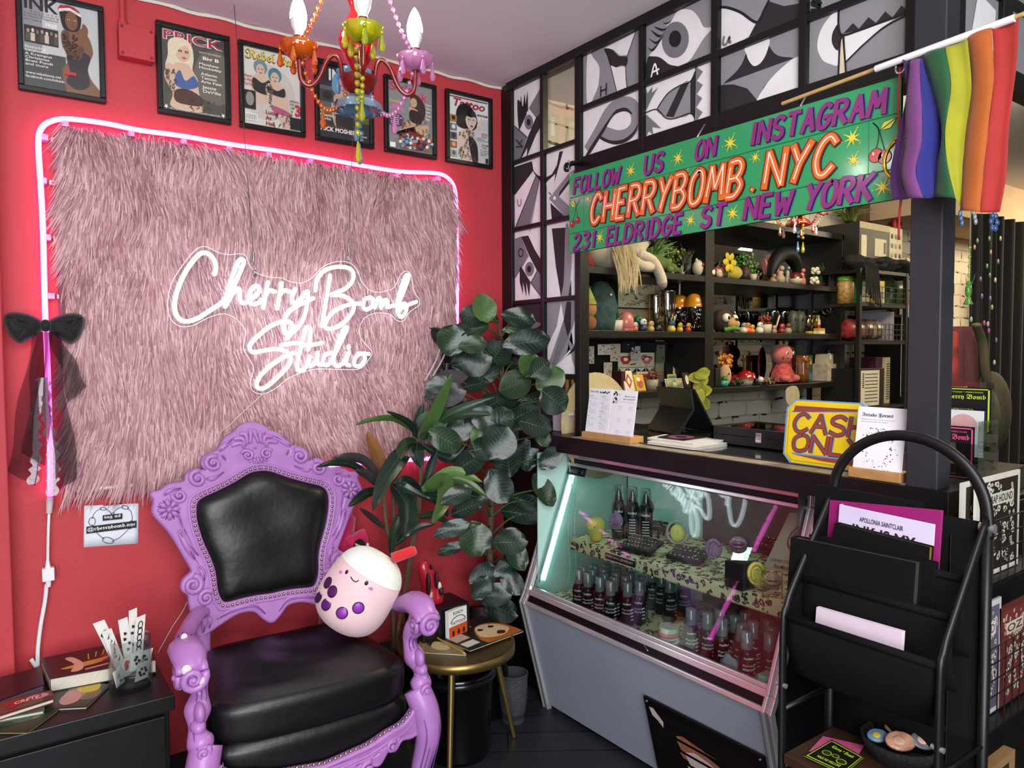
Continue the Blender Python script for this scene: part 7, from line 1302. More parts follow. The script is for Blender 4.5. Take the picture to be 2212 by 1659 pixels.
 drop(m,Z(-.115)-FW*.046*sc+RT*.006,.05*sc);m.build('front_bead_string',gem('#e8e020'),t)
 for j in range(6):m=MB();q=Z(.358)+V((cos(j),sin(j),0))*.042*sc;drop(m,q,.045*sc);m.build('crystal_drop',gem('#d8242c'),t)
 return t
d_=ray(775,200);cc=CAM+d_*1.68;la=atan2(-RT.y*cos(.28)-FW.y*sin(.28),-RT.x*cos(.28)-FW.x*sin(.28))
chandelier('bead_chandelier','small red chandelier with rainbow glass dishes and beads, four lit candle bulbs',V((cc.x,cc.y,2.128)),H,la,['#c03030','#a8c8e0','#e87a1c','#d6d81c','#e8a8d8','#8cc4e8'],'#6d1414',1.0)
e=hy(1724,470,-.62);chandelier('red_chandelier','red glass chandelier with clear drops hanging in front of the toy shelf',V((e.x,e.y,e.z)),H,.4,['#c03030','#d82a20','#d8402c','#e8e0e8','#e8b030','#f0f0f8'],'#7d1018',1.15,True,6)
c=hy(2096,455,-1.95);t=thing('hummingbird_string','green glass bead string ending in a hummingbird, right of the black post','ornament',c);gb=gem('#b8e08a');m=MB()
top=V((c.x,c.y,2.26));MB().tube([top,hy(2095,535,-1.95)],.0009,5).build('wire',mat('#b8b4a4',.4),t)
for k in range(26):p=hy(2095-.15*k,535+4*k,-1.95);m.ell(p,.0042 if k%5==0 else .0022,8,6)
m.build('bead',gb,t);b=hy(2092,628,-1.95);m=MB();m.ell(b,(.010,.008,.018),10,8);m.ell(b+V((0,0,.02)),.007,8,6)
for s in(-1,1):m.add([b+V((s*.004,0,.008)),b+V((s*.024,-.004,.035)),b+V((s*.030,-.004,.050)),b+V((s*.012,.0,.006))],[(0,1,2,3)])
m.lathe([(.003,-.016),(.012,-.036),(.011,-.037)],b,n=10);m.build('hummingbird',mat('#5fa046',.15,tr=.4),t)
for(x,y,r_,cl,lab)in((2146,480,.020,'#6a9ad8','blue glass flower ornament hanging right of the hummingbird'),(2076,468,.012,'#8ab4e8','pale blue glass drops hanging just right of the post'),(2106,465,.010,'#d8dce8','clear glass drops hanging between post and flower')):
 b=hy(x,y,-1.93);t=thing('glass_ornament',lab,'ornament',b);MB().tube([b,V((b.x,b.y,2.27))],.0009,5).build('wire',mat('#b8b4a4',.4),t);m=MB()
 if r_>.015:
  for k in range(6):a=k*pi/3;m.ell(b+V((r_*cos(a),-.002,r_*sin(a))),(.009,.006,.009),10,6)
 else:
  for k in range(3):m.ell(b+V((.006*(k-1),0,.008-.012*k)),(.006,.005,.010),8,6)
 m.build('glass_petal',gem(cl),t)
# ================================================================ STUDIO BEHIND THE COUNTER
BS=mat('#14120f',.4,nv=.2,bump=.1,bs=40)
su=thing('toy_shelf','black wall shelf unit with mirror back holding toys and plants','shelf',(1.3,-.16,1.31))
SH=[1.343,1.640,1.933]
m=MB()
m.box((.02,-.30,1.31),(.05,-.005,2.26));m.box((1.085,-.30,1.31),(1.155,-.005,2.26));m.box((2.385,-.30,1.31),(2.43,-.005,2.26));m.box((.02,-.30,2.225),(2.43,-.005,2.26));m.build('upright',BS,su,bevel=.002)
for z in SH:MB().box((.05,-.298,z-.032),(2.385,-.005,z)).build('shelf_board',BS,su,bevel=.002)
MB().box((1.155,-.012,1.343),(2.385,-.006,2.225)).build('mirror_back',mat('#b4b0a6',.02,1,nv=0),su);MB().box((.05,-.012,1.343),(1.085,-.006,2.225)).build('back_board',mat('#17160f',.5),su)  # dark board takes the place of the left bay's mirror
LB=[.06,1.08];ITEM_Y=-.20
def X_(px_,z,y=ITEM_Y):
 d=ray(px_,700);return(CAM+d*((y-CAM.y)/d.y)).x
def M(c,r=.5,**k):return mat(c,r,nv=k.pop('nv',.12),ns=k.pop('ns',30),**k)
def sheet(x0,z0,x1,z1,label,bg,draw,nm='painted_reflection',y=-.0135,grp=None):
 t=thing(nm,label,'print',((x0+x1)/2,y,z0),grp);MB().box((x0,y-.0012,z0),(x1,y,z1)).build('paper',M(bg,.7),t);m=MB();draw(m,lambda u,v,k=1:V((x0+(x1-x0)*u,y-.0016-.0002*k,z0+(z1-z0)*v)),random.Random(len(label)));m.build('ink_art',[M('#1d1b18',.6),M('#a83a34',.6),M('#4f6a5c',.6),M('#b8a070',.6),M('#c76a6e',.6),M('#e4dcc6',.6)],t);return t
def dflash(cs,n=26):
 def f(m,P,r):
  for k in range(n):
   u,v=r.uniform(.1,.9),r.uniform(.1,.9);s=r.uniform(.05,.15);q=crom([P(u+s*r.uniform(-1,1),v+s*r.uniform(-1,1))for _ in range(4)],4);m.strip(q,(0,-1,0),[.0028*sin(pi*(i+.5)/len(q))+.0006 for i in range(len(q))],r.choice(cs))
 return f
def dblob(m,P,r):
 for cx_,mi in((.2,1),(.78,4)):
  m.poly([P(cx_+.15*cos(a)*(1+.3*sin(3*a)),.5+.36*sin(a)*(1+.2*cos(2*a)),1)for a in[k*pi/10 for k in range(20)]],mi);m.poly([P(cx_+.06*cos(a),.55+.12*sin(a),2)for a in[k*pi/6 for k in range(12)]],5)
 dflash([0,0,1],16)(m,P,r)
def dcheck(m,P,r):
 for k in range(8):m.poly([P(k/8+.01,.05),P(k/8+.115,.05),P(k/8+(.115 if k%2 else .01),.95)],0)
gx=lambda p,y=-.0135:hy(p,700,y).x;gz=lambda x,y:hy(x,y,-.0135).z  # flat sheets below paint what the left bay's mirror reflects
sheet(gx(1335),gz(1375,665),gx(1415),gz(1375,610),'flash sheet of thin black tattoo drawings behind the orange lidded cups','#cfc59e',dflash([0,0,0,2,3],40));sheet(gx(1335),gz(1375,712),gx(1410),gz(1375,668),'mauve toned flash sheet behind the green toy on the middle shelf','#a8927c',dflash([0,3,2,3],22))
sheet(gx(1335),gz(1375,793),gx(1414),gz(1375,762),'flash sheet with two red painted figures above the checkered strip','#cfc6a8',dblob);sheet(gx(1335),gz(1375,803),gx(1414),gz(1375,794),'black and white checkered paper strip under the red flash sheet','#d8d2bc',dcheck,'strip_reflection');sheet(gx(1335),gz(1375,838),gx(1412),gz(1375,805),'cream flash sheet below the checkered strip','#b8b088',dflash([0,2,3],22))
sheet(gx(1416),gz(1430,840),gx(1447),gz(1430,735),'plain cream paper panel on the lower left shelf back','#a89a76',lambda m,P,r:m.poly([P(.3,.4),P(.32,.4),P(.32,.9)],3));sheet(gx(1416),gz(1430,700),gx(1447),gz(1430,612),'plain cream paper panel behind the clear tumblers','#c2b48c',lambda m,P,r:m.poly([P(.48,.0),P(.5,.0),P(.5,1)],3))
sheet(gx(1482),gz(1490,838),gx(1512),gz(1490,735),'olive toned drawing hanging by the shelf divider','#7d7550',dflash([0,3],14));sheet(gx(1455),gz(1430,575),gx(1520),gz(1500,512),'pale board behind the white cat plush','#9a927c',lambda m,P,r:m.poly([P(0,.3),P(1,.22),P(1,.27),P(0,.36)],0));sheet(gx(1402),gz(1430,575),gx(1449),gz(1430,505),'pale board behind the grass planter','#8d8570',lambda m,P,r:m.poly([P(.0,.0),P(.02,.0),P(.0,.9)],0))
sheet(gx(1268),gz(1275,650),gx(1284),gz(1275,618),'small white note at the far left of the shelf','#c2baa0',dflash([0],6),'paper_note')
nb=thing('note_board','black magnetic board with clipped cards on the lower left shelf','notice board',(.55,-.06,SH[0]));MB().box((gx(1268,-.06),-.064,gz(1330,758)),(gx(1441,-.06),-.058,gz(1330,738))).build('board',M('#0c0c0d',.3),nb,bevel=.002)
for k,(x0,y0,x1,y1,bg,lab)in enumerate(((1269,784,1284,748,'#b4ae98','folded white receipt clipped at the left of the black board'),(1292,766,1319,744,'#c4bfae','white card with dark corner clipped to the black board'),(1319,780,1341,743,'#b8a890','tarot style card with dark beast clipped to the black board'),(1305,820,1323,782,'#c0b498','narrow card with leaping figure below the board'),(1345,760,1372,738,'#17171a','black business card clipped to the black board'),(1363,776,1384,748,'#a8a298','grey playing card slanted on the black board'),(1419,784,1437,745,'#5a6450','green framed card at the right end of the black board'))):
 sheet(gx(x0,-.07),gz(1330,y1 if 0 else y0),gx(x1,-.07),gz(1330,y1),lab,bg,dflash([0,1]if k==3 else[0,0,1],9)if k!=4 else dflash([5],5),'clipped_card',-.067,'cards clipped to the black board')
# --- small shelf goods
def G(name,label,cat,px_,s,y=ITEM_Y,dz=0):c=V((X_(px_,0,y),y,SH[s]+.0008+dz));return thing(name,label,cat,c),c
def pot(t,c,r,h,col,n=20):MB().lathe([(0,0),(r*.8,0),(r,h),(r*.9,h),(r*.85,h*.85),(0,h*.85)],c,n=n).build('pot',M(col,.5),t)
def tuft(t,c,n,L,sp_,cols,nm='grass_blades',w=.005,seed=1):
 r=random.Random(seed);m=MB()
 for k in range(n):
  a=r.uniform(0,6.28);d=V((cos(a),sin(a)*.6,0));l=L*r.uniform(.6,1.1);b=c+d*sp_*.35*r.random();q=crom([b,b+d*sp_*.3+V((0,0,l*.6)),b+d*sp_*r.uniform(.6,1.3)+V((0,0,l*r.uniform(.7,1)))],3);m.strip(q,-FW,[w*(1-i/len(q))+.0006 for i in range(len(q))],k%len(cols))
 m.build(nm,[M(x,.5)for x in cols],t)
def leaves(t,c,n,R,cols,seed=1,s=.012,flat=.8):
 r=random.Random(seed);m=MB()
 for k in range(n):
  d=V((r.gauss(0,1),r.gauss(0,.7),r.gauss(0,flat)));d=d.normalized()*R*r.uniform(.4,1);m.ell(c+d,(s*r.uniform(.7,1.2),s*.4,s*r.uniform(.5,1)),6,4,mi=k%len(cols))
 m.build('leaves',[M(x,.5)for x in cols],t)
GR=['#3f6a2a','#2f5520','#6a8a3a']
for a in(('grass_planter','green grass tuft planter behind the lizard plush on the top shelf',1408,.075,.16,.11,['#466f22','#2c5518','#5f8a30'],130),('grass_planter','green grass planter at the right end of the top shelf',1782,.05,.12,.08,['#4a7a2c','#2f5a1c','#6f9a40'],80)):
 t,c=G(a[0],a[1],'plant',a[2],2,-.16);pot(t,c,.06,.045,'#2a221a');tuft(t,c+V((0,0,.04)),a[7],a[4],a[5],a[6])
for px_,s,lab,cols,R,n,dz in((1462,2,'yellow green bushy plant beside the paper cranes',['#7d8a2c','#5f7424','#94a03c'],.075,90,.09),(1606,2,'trailing green plant left of the pink crown',['#4c7a34','#2f5a24','#6a9440'],.085,120,.09),(1765,2,'small green clover plant beside the white roses',['#4f8436','#386a28'],.045,60,.06)):
 t,c=G('leafy_plant',lab,'plant',px_,s,-.15);pot(t,c,.04,.05,'#3a3024');leaves(t,c+V((0,0,dz)),n,R,cols,px_)
t,c=G('spiky_plant','dark spiky plant in a black square pot on the top shelf','plant',1482,2);pot(t,c,.035,.07,'#14100c',4);tuft(t,c+V((0,0,.06)),26,.11,.07,['#241c14','#3a1f1a','#2a3018'],w=.010)
def plush(name,label,px_,s,r,col,y=ITEM_Y,ears=None,face=True,flat=(1,1,1.05),spots=None,parts=()):
 t,c=G(name,label,'plush toy',px_,s,y);h=c+V((0,0,r*flat[2]));m=MB();m.ell(h,(r*flat[0],r*.85*flat[1],r*flat[2]),16,12);m.build('plush_body',M(col,.9,sheen=.3,bump=.3,bs=200),t)
 if ears:
  for k in(-1,1):MB().ell(h+V((k*r*.55,0,r*.9)),(r*ears[0],r*.2,r*ears[1]),10,6).build('ear',M(col,.9),t)
 if face:
  for k in(-1,1):MB().ell(h+V((k*r*.35,-r*.80,r*.2)),r*.10,8,6).build('eye',M('#141210',.3),t)
 return t,c,h
t,c=G('horse_plush','white horse plush with blond mane lying over the top shelf edge','plush toy',1345,2,-.24);wh=M('#b8ac98',.9,sheen=.3,bump=.3,bs=200);m=MB();m.ell(c+V((-.06,.02,.075)),(.16,.08,.075),18,12);m.tube(crom([c+V((.05,0,.09)),c+V((.10,-.02,.15)),c+V((.15,-.03,.20))],5),[.06]*4+[.05]*4+[.045]*3,12);m.tube(crom([c+V((.13,-.03,.205)),c+V((.20,-.035,.21)),c+V((.24,-.035,.20))],5),[.045]*4+[.036]*4+[.028]*3,12);m.build('plush_body',wh,t)
for pts in(((.06,-.04,.08),(.13,-.07,.05),(.17,-.085,-.02),(.185,-.085,-.06)),((.0,-.04,.06),(.06,-.07,.02),(.12,-.07,.02))):MB().tube(crom([c+V(p)for p in pts],4),.026,10).ell(c+V(pts[-1]),(.026,.026,.03),10,8,mi=1).build('leg',[wh,M('#8a7a78',.8)],t)
m=MB();r=random.Random(2)
for k in range(150):b=c+V((r.uniform(-.14,-.02),-.065+r.uniform(-.02,.01),r.uniform(.06,.15)));m.strip(crom([b,b+V((r.uniform(-.01,.03),-.03,-.07)),b+V((r.uniform(.0,.05),-.03,-.15-r.uniform(0,.05)))],3),-FW,[.005]*6+[.001],k%2)
m.build('mane',[M('#b09a72',.8),M('#c9b48c',.8)],t);MB().tube([c+V((.115+.05*cos(a),-.02+.055*sin(a),.15-.02*cos(a)))for a in[k*pi/8 for k in range(16)]],.010,6,closed=True).build('collar',M('#141214',.4),t)
t,c,h=plush('coral_plush','coral red fuzzy ball plush at the left end of the top shelf',1270,2,.055,'#a83a40',face=False)
t,c=G('lizard_plush','green lizard plush stretched along the top shelf','plush toy',1405,2,-.255);m=MB();m.tube(crom([c+V(p)for p in((-.14,0,.03),(-.08,0,.045),(0,0,.05),(.08,.0,.045),(.15,0,.03),(.22,0,.015))],5),[.024]*4+[.036]*4+[.042]*6+[.036]*4+[.026]*4+[.016]*3+[.004],12);m.build('plush_body',M('#4a5a24',.9,nv=.3,ns=60),t)
for k in(-.06,.10):MB().ell(c+V((k,-.035,.018)),(.022,.018,.018),10,8).build('foot',M('#55662a',.9),t)
t,c,h=plush('yellow_chick_plush','small round yellow plush in front of the lizard plush',1400,2,.026,'#c9a01c',-.283)
for px_,dz,lab in((1450,0,'left white paper crane on the top shelf'),(1472,0,'right white paper crane on the top shelf')):
 t,c=G('paper_crane',lab,'paper crane',px_,2,-.27);m=MB();m.add([c+V(p)for p in((-.03,0,.02),(.0,-.012,.0),(.03,0,.018),(0,.012,0),(-.01,-.02,.062),(.018,.02,.055))],[(0,1,3),(2,1,3),(1,4,3),(1,5,3)]);m.build('folded_paper',M('#cfc8b8',.7),t)
t,c,h=plush('cat_plush','white cat plush with red nose patch and round paw by the shelf divider',1510,2,.042,'#c4b8a2',-.25,(.2,.3));MB().ell(h+V((0,-.036,.014)),(.018,.006,.012),10,6).build('nose_patch',M('#a83428',.7),t);MB().ell(c+V((.055,-.03,.022)),.024,12,8).build('paw',M('#cfc4b0',.9),t)
t,c=G('orchid','yellow silk orchid bloom at the left of the right bay','flower',1572,2,-.24);m=MB()
for k in range(6):a=k*pi/3;m.ell(c+V((.034*cos(a),-.01,.09+.034*sin(a))),(.026,.006,.018),10,6,Matrix.Rotation(-a,3,'Y'))
m.build('petal',M('#c9b020',.6),t);MB().cyl(c,c+V((0,0,.08)),.004,n=6).build('stem',M('#5a6a20',.6),t)
plush('yellow_plush','slumped yellow fuzzy plush under the orchid',1582,2,.05,'#b09a28',-.22,face=False,flat=(1.3,1,.8));plush('pink_plush','small red and yellow plush flower at the divider',1551,2,.034,'#a8442c',-.2,face=False);plush('mouse_plush','pale grey mouse plush lying low at the divider',1552,2,.020,'#b8aa98',-.275,(.3,.3))
t,c=G('brown_planter','dark brown mini barrel planter under the trailing plant','planter',1608,2,-.245);MB().lathe([(0,0),(.026,0),(.03,.03),(.026,.075),(0,.078)],c,n=16).build('planter_body',M('#2f1a12',.5,bump=.6,bs=90),t)
t,c=G('white_pot','tiny white pot with green sprout under the pink crown','plant',1626,2,-.265);pot(t,c,.02,.035,'#b0a890');leaves(t,c+V((0,0,.045)),26,.022,GR,4,.006)
t,c=G('crown_ornament','pink crown shaped balloon ornament with gold lettering band','ornament',1660,2,-.14,.055);MB().prism([c+V(p)for p in((-.055,0,.0),(.06,0,0),(.085,0,.12),(.05,0,.07),(.035,0,.15),(.0,0,.075),(-.035,0,.125),(-.04,0,.06),(-.085,0,.095))],(0,-.03,0)).build('crown_body',M('#c07a6e',.25,coat=.4),t,bevel=.004);MB().box(c+V((-.055,-.033,0)),c+V((.06,-.030,.018))).build('gold_band',goldp,t);MB().box(c+V((-.05,-.02,-.055)),c+V((.05,.01,0))).build('stand',M('#5a4426',.6),t)
t,c=G('black_arch','large black curved plush horn arching over small figures','plush toy',1697,2,-.2);m=MB();q=[c+V((.14*cos(a)-.01,0,.015+.17*sin(a)*1.0))for a in[pi*(1-.02)-k*pi*.93/18 for k in range(19)]];m.tube(q,[.014+.040*sin(pi*k/18)**.8 for k in range(19)],12,flat=(.8,1));m.build('horn_body',M('#08080a',.6),t)
for k,(px_,lab,col,r_,h_)in enumerate(((1668,'small tan clay figure under the black arch','#8a6a48',.022,.03),(1684,'small pink and green figurine jar under the black arch','#a08a70',.026,.07),(1731,'pink figurine with raised arm beside the red dome','#b06a64',.022,.07),(1700,'clear bottle under the black arch','#8a9080',.016,.08))):
 t,c=G('figurine',lab,'figurine',px_,2,-.255+.03*(k==3));MB().lathe([(0,0),(r_,0),(r_*1.05,h_*.4),(r_*.6,h_*.75),(r_*.75,h_*.9),(0,h_*1.1)],c,n=14).build('figure_body',M(col,.5,nv=.3),t);MB().ell(c+V((.0,-r_*.4,h_*1.2)),r_*.6,10,8).build('head',M(col,.5),t)
t,c=G('red_dome_jar','glossy dark red domed jar on a pale base','jar',1717,2,-.26);MB().lathe([(0,0),(.03,0),(.042,.02),(.043,.03)],c,n=24).build('jar_base',M('#b8ac94',.3),t);MB().lathe([(.043,.03),(.040,.048),(.026,.066),(0,.072)],c,n=24).build('jar_lid',M('#5a1212',.12,coat=.6),t)
for px_,y,dz,lab in((1755,-.26,.0,'white silk lily lying at the shelf front'),(1757,-.2,.07,'cream rose above the white lily')):
 t,c=G('silk_flower',lab,'flower',px_,2,y);m=MB()
 for k in range(7):a=k*.9;m.ell(c+V((.020*cos(a),.014*sin(a)-.01,.02+dz+.010*(k%3))),(.018,.012,.014),10,6)
 m.build('petal',M('#c8c0a4',.7),t);MB().cyl(c,c+V((0,0,.012+dz)),.003,n=6).build('stem',M('#4a5a2a',.6),t)
t,c=G('driftwood','dark knotted driftwood at the right end of the top shelf','driftwood',1800,2,-.25);m=MB()
for k in range(4):m.tube(crom([c+V((.02*k-.04,0,0)),c+V((.03*k-.05,.0,.04)),c+V((.035*k-.06,-.01,.08))],4),[.014-.0012*i for i in range(9)],8)
m.build('wood',M('#1d1510',.9,bump=.8,bs=60),t)
t,c=G('knit_cactus','dark green knitted cone plush at the left of the middle shelf','plush toy',1298,1,-.2);MB().lathe([(0,0),(.07,.0),(.08,.05),(.078,.12),(.06,.19),(.03,.235),(0,.24)],c,n=24,wav=(.05,9)).build('knit_body',M('#2f4440',.95,bump=1.2,bs=70,nv=.4),t);MB().ell(c+V((.0,-.07,.17)),.006).build('bead_eye',M('#e8e0d0',.3),t)
t,c=G('gnome_doll','brown felt gnome doll leaning on the knitted cone','doll',1274,1,-.26);MB().ell(c+V((0,0,.035)),(.035,.03,.036)).build('felt_body',M('#7a4a24',.9),t);MB().ell(c+V((.0,0,.10)),(.036,.03,.04)).build('head',M('#9a6a38',.9),t);MB().lathe([(.035,0),(.0,.08)],c+V((0,0,.12)),n=14).build('cone_hat',M('#8a8a3a',.9,nv=.4),t)
t,c=G('succulent','green pink tipped succulent in a white banded pot','plant',1329,1,-.245);pot(t,c,.040,.05,'#b8ad98');tuft(t,c+V((0,0,.045)),30,.045,.055,['#3f5f34','#557a44','#7a4a3c'],'succulent_leaves',.014)
t,c=G('pink_dome','smooth pink dome shaped jar on the middle shelf','jar',1352,1,-.26);MB().lathe([(0,0),(.039,0),(.038,.05),(.034,.072),(.022,.088),(0,.094)],c,n=28).build('dome_body',M('#b5665c',.3,coat=.3),t);MB().lathe([(.0392,.0),(.0405,.004),(.0395,.010)],c,n=28).build('dome_rim',M('#a8584e',.3),t)
def tumbler(label,px_,y,r_,h_,col):
 t,c=G('clear_tumbler',label,'tumbler',px_,1,y);MB().lathe([(0,.002),(r_*.9,.002),(r_,.01),(r_,h_)],c,n=26).build('tumbler_wall',glassmat(col,.16),t);MB().lathe([(r_,h_),(r_*1.05,h_),(r_*1.05,h_+.012),(0,h_+.014)],c,n=26).build('tumbler_lid',glassmat('#c8bca0',.25),t);m=MB()
 for k in range(9):m.tube([c+V((cos(-2.2+.14*k+.04*cos(j))*(r_+.0006),sin(-2.2+.14*k+.04*cos(j))*(r_+.0006),h_*(.45+.2*sin(k*2))+.014*sin(j)))for j in range(7)],.0009,4,closed=True)
 m.build('etched_art',M('#d8ceb4',.5),t)
tumbler('clear etched tumbler behind, left of the tall pair',1416,-.12,.042,.185,'#e0d4b8');tumbler('taller clear etched tumbler in front, left of the orange lidded cups',1441,-.17,.046,.205,'#d8ccb0')
def domecup(label,px_,y):
 t,c=G('dome_lid_cup',label,'cup',px_,1,y);MB().lathe([(0,.002),(.038,.002),(.047,.135)],c,n=28).build('cup_wall',glassmat('#cfc0c8',.12),t);MB().lathe([(.052,.132),(.052,.147),(.048,.150),(.046,.17),(.036,.192),(.018,.203),(.006,.204)],c,n=28).build('dome_lid',M('#b87412',.25,coat=.4),t);MB().cyl(c+V((0,0,.16)),c+V((.004,0,.262)),.0045,n=10).build('straw',M('#d8d0c0',.4),t);m=MB();r=random.Random(px_)
 for k in range(26):a=r.uniform(-2.9,-1.2);z=r.uniform(.02,.12);m.ell(c+V((cos(a)*(.0395+.066*z),sin(a)*(.0395+.066*z),z)),(.004*r.uniform(.4,1),.002,.004*r.uniform(.4,1)),6,4)
 ctext(m,'Omo',c,.0462,-1.9,.088,.032,.012,0);m.build('cup_print',M('#d8d0d4',.5),t)
domecup('orange dome lidded clear cup further back on the middle shelf',1467,-.14);domecup('orange dome lidded clear cup nearest the shelf divider',1500,-.225)
for px_,lab,c1,c2,r_ in((1377,'dark green jointed toy behind the blue masked toy','#1f4a3a','#2a5a44',.030),(1388,'dark blue masked toy head with pink nose','#1d2238','#d8d0c8',.024),(1371,'small orange and white toy ball','#c2542c','#d8d0c0',.017),(1405,'amber glass ornament beside the masked toy','#a88a4a','#c9a860',.020),(1420,'black lace figure on the middle shelf','#1a1614','#2a2420',.026),(1450,'toy bird wearing a blue cap','#c9a848','#2f5878',.022),(1468,'yellow folded toy beside the toy bird','#b8941c','#c9a828',.018),(1486,'red and yellow toy crab at the cup foot','#a8241c','#c9982c',.018),
(1589,'grey and white cat figurine on the middle right shelf','#8a8880','#c8c2b4',.026),(1606,'white dog figurine with grey ears','#c0b8a8','#8f8a84',.022),(1614,'orange fish figurine on the middle shelf','#c8501c','#d8783c',.022),(1624,'orange striped tiger figurine on the middle shelf','#c2721c','#d8a04c',.018),(1640,'white ceramic swirl cone on the middle shelf','#c9bfaa','#d4cab4',.024),(1672,'pink shell ornament on the middle shelf','#9a6a5c','#c0988a',.018),(1688,'cherry red bead cluster on the middle shelf','#7a1a1c','#a84444',.022),(1702,'beige cone vase with dried flowers','#8a7a66','#7a3030',.024)):
 t,c=G('small_toy',lab,'toy',px_,1,-.25 if r_<.025 else-.22);MB().lathe([(0,0),(r_*.9,0),(r_,r_*.7),(r_*.6,r_*1.5),(0,r_*1.7)],c,n=14).build('toy_body',M(c1,.4,nv=.25),t);MB().ell(c+V((0,-r_*.25,r_*1.9)),(r_*.85,r_*.7,r_*.7),12,8).build('toy_head',M(c2,.4,nv=.2),t)
 for k in(-1,1):MB().ell(c+V((k*r_*.3,-r_*.9,r_*2.0)),r_*.16,6,5).build('toy_eye',M('#100e0d',.3),t)
t,c=G('dog_toy','bulging eyed brown dog toy with green frill by the shelf divider','toy',1562,1,-.24);m=MB();m.ell(c+V((0,0,.065)),(.068,.055,.065),18,12);m.build('dog_head',M('#2f2018',.8,nv=.3),t);MB().ell(c+V((.02,-.045,.05)),(.042,.028,.032),14,10).build('muzzle',M('#a07a48',.8),t);MB().ell(c+V((.026,-.07,.07)),(.012,.008,.008)).build('nose',M('#120e0c',.4),t)
MB().ell(c+V((-.032,-.046,.078)),.024,14,10).ell(c+V((.066,-.025,.078)),.020,12,8).build('eyeball',M('#d8d2c0',.2),t);MB().ell(c+V((-.034,-.066,.078)),(.010,.006,.011)).build('pupil',M('#0c0a0a',.2),t);MB().tube(crom([c+V((-.05,-.045,.012)),c+V((.0,-.07,.022)),c+V((.06,-.06,.016))],5),[.010+.004*(k%2)for k in range(11)],8).build('green_frill',M('#4f7a2c',.8),t)
t,c=G('red_succulent','dark red succulent in a pale round pot','plant',1654,1,-.24);pot(t,c,.036,.05,'#b0a68c');leaves(t,c+V((0,0,.066)),60,.036,['#7a2a24','#8f3a30','#5a2018'],3,.010)
for px_,y,lab in((1668,-.13,'narrow black and clear canister at the mirror'),(1690,-.12,'wide black and clear canister at the mirror')):
 t,c=G('canister',lab,'canister',px_,1,y);MB().lathe([(0,0),(.03,0),(.036,.12),(.036,.125)],c,n=24).build('canister_body',M('#131312',.2),t);MB().lathe([(.037,.125),(.038,.15),(0,.152)],c,n=24).build('clear_band',glassmat('#d8d4c8',.2),t)
t,c=G('wooden_brush','pale wooden brush leaning in front of the canisters','brush',1684,1,-.26);MB().tube([c+V((-.045,0,.006)),c+V((.02,.02,.09)),c+V((.03,.02,.105))],[.004,.006,.004],8).build('brush_handle',M('#b8a484',.6),t)
for px_,lab,rr in((1712,'green patterned skull planter on the middle shelf',.032),(1727,'black floral skull jar on the middle shelf',.036)):
 t,c=G('skull_jar',lab,'jar',px_,1,-.2);MB().lathe([(0,0),(rr*.7,0),(rr*.75,.03),(rr,.06),(rr*1.05,.10),(rr*.7,.135),(0,.145)],c,n=20).build('jar_body',M('#3c3f30',.5,nv=.6,ns=90),t)
 for k in(-1,1):MB().ell(c+V((k*rr*.4,-rr*.9,.085)),(rr*.25,rr*.15,rr*.28),8,6).build('eye_socket',M('#12100e',.5),t)
for px_,col,lab in((1748,'#c9b890','clear drinking glass with purple bead string'),(1757,'#d8c860','clear drinking glass with yellow foot')):
 t,c=G('drinking_glass',lab,'glass',px_,1,-.2);MB().lathe([(0,.004),(.024,.004),(.030,.115)],c,n=22).build('glass_wall',glassmat(col,.2),t);MB().lathe([(0,0),(.026,0),(.026,.016),(0,.018)],c,n=20).build('glass_foot',M('#9a8a3a',.3),t)
t,c=G('yellow_carton','yellow and white carton beside the margarita glass','box',1770,1,-.25);MB().box(c+V((-.03,-.02,0)),c+V((.03,.02,.034)),0).box(c+V((-.0302,-.0202,.018)),c+V((.0302,.0202,.0342)),1).build('carton',[M('#d8cca8',.5),M('#c9922c',.5)],t)
t,c=G('white_bottle','white and red label bottle behind the yellow carton','bottle',1766,1,-.17);MB().lathe([(0,0),(.018,0),(.018,.09),(.012,.10),(.012,.12),(0,.12)],c,n=16).build('bottle_body',M('#c8bda4',.4),t);MB().lathe([(.0183,.02),(.0183,.06)],c,n=16).build('bottle_label',M('#9a2a24',.5),t)
def marg(px_,y,lab):
 t,c=G('margarita_glass',lab,'glass',px_,1,y);MB().lathe([(.035,0),(.035,.003),(.006,.008),(.005,.075),(.014,.085),(.026,.105),(.030,.115),(.058,.130),(.064,.165)],c,n=28).build('glass_bowl',glassmat('#bcd0c0',.28),t);MB().tube([c+V((.064*cos(k*pi/14),.064*sin(k*pi/14),.165))for k in range(28)],.0022,6,closed=True).build('teal_rim',M('#2f6a64',.2),t)
marg(1790,-.2,'clear margarita glass with teal rim at the right end of the shelf');marg(1752,-.10,'clear margarita glass with teal rim behind the drinking glasses')
def boxy(name,label,cat,px_,w,h,d,col,y=-.22,tilt=0,art=None,s=0):
 t,c=G(name,label,cat,px_,s,y);up=V((0,tilt,1)).normalized();MB().obox(c+up*h/2+V((0,d/2,0)),V((w/2,0,0)),V((0,d/2,0)),up*h/2).build('cover',M(col,.5),t,bevel=.001)
 if art:
  m=MB();n=V((0,-1,tilt)).normalized();P=lambda a,b,k=1:c+V((w*(a-.5),0,0))+up*h*b+n*(.0008+.0003*k);art(m,P);m.build('front_print',[M('#a83428',.5),M('#1a1816',.5),M('#d8ccae',.5),M('#5f7448',.5),M('#3a6a7a',.5),M('#d0a020',.5)],t)
 return t
ov_=lambda P,cx_,cy_,a,b,k:[P(cx_+a*cos(t),cy_+b*sin(t),k)for t in[j*pi/8 for j in range(16)]]
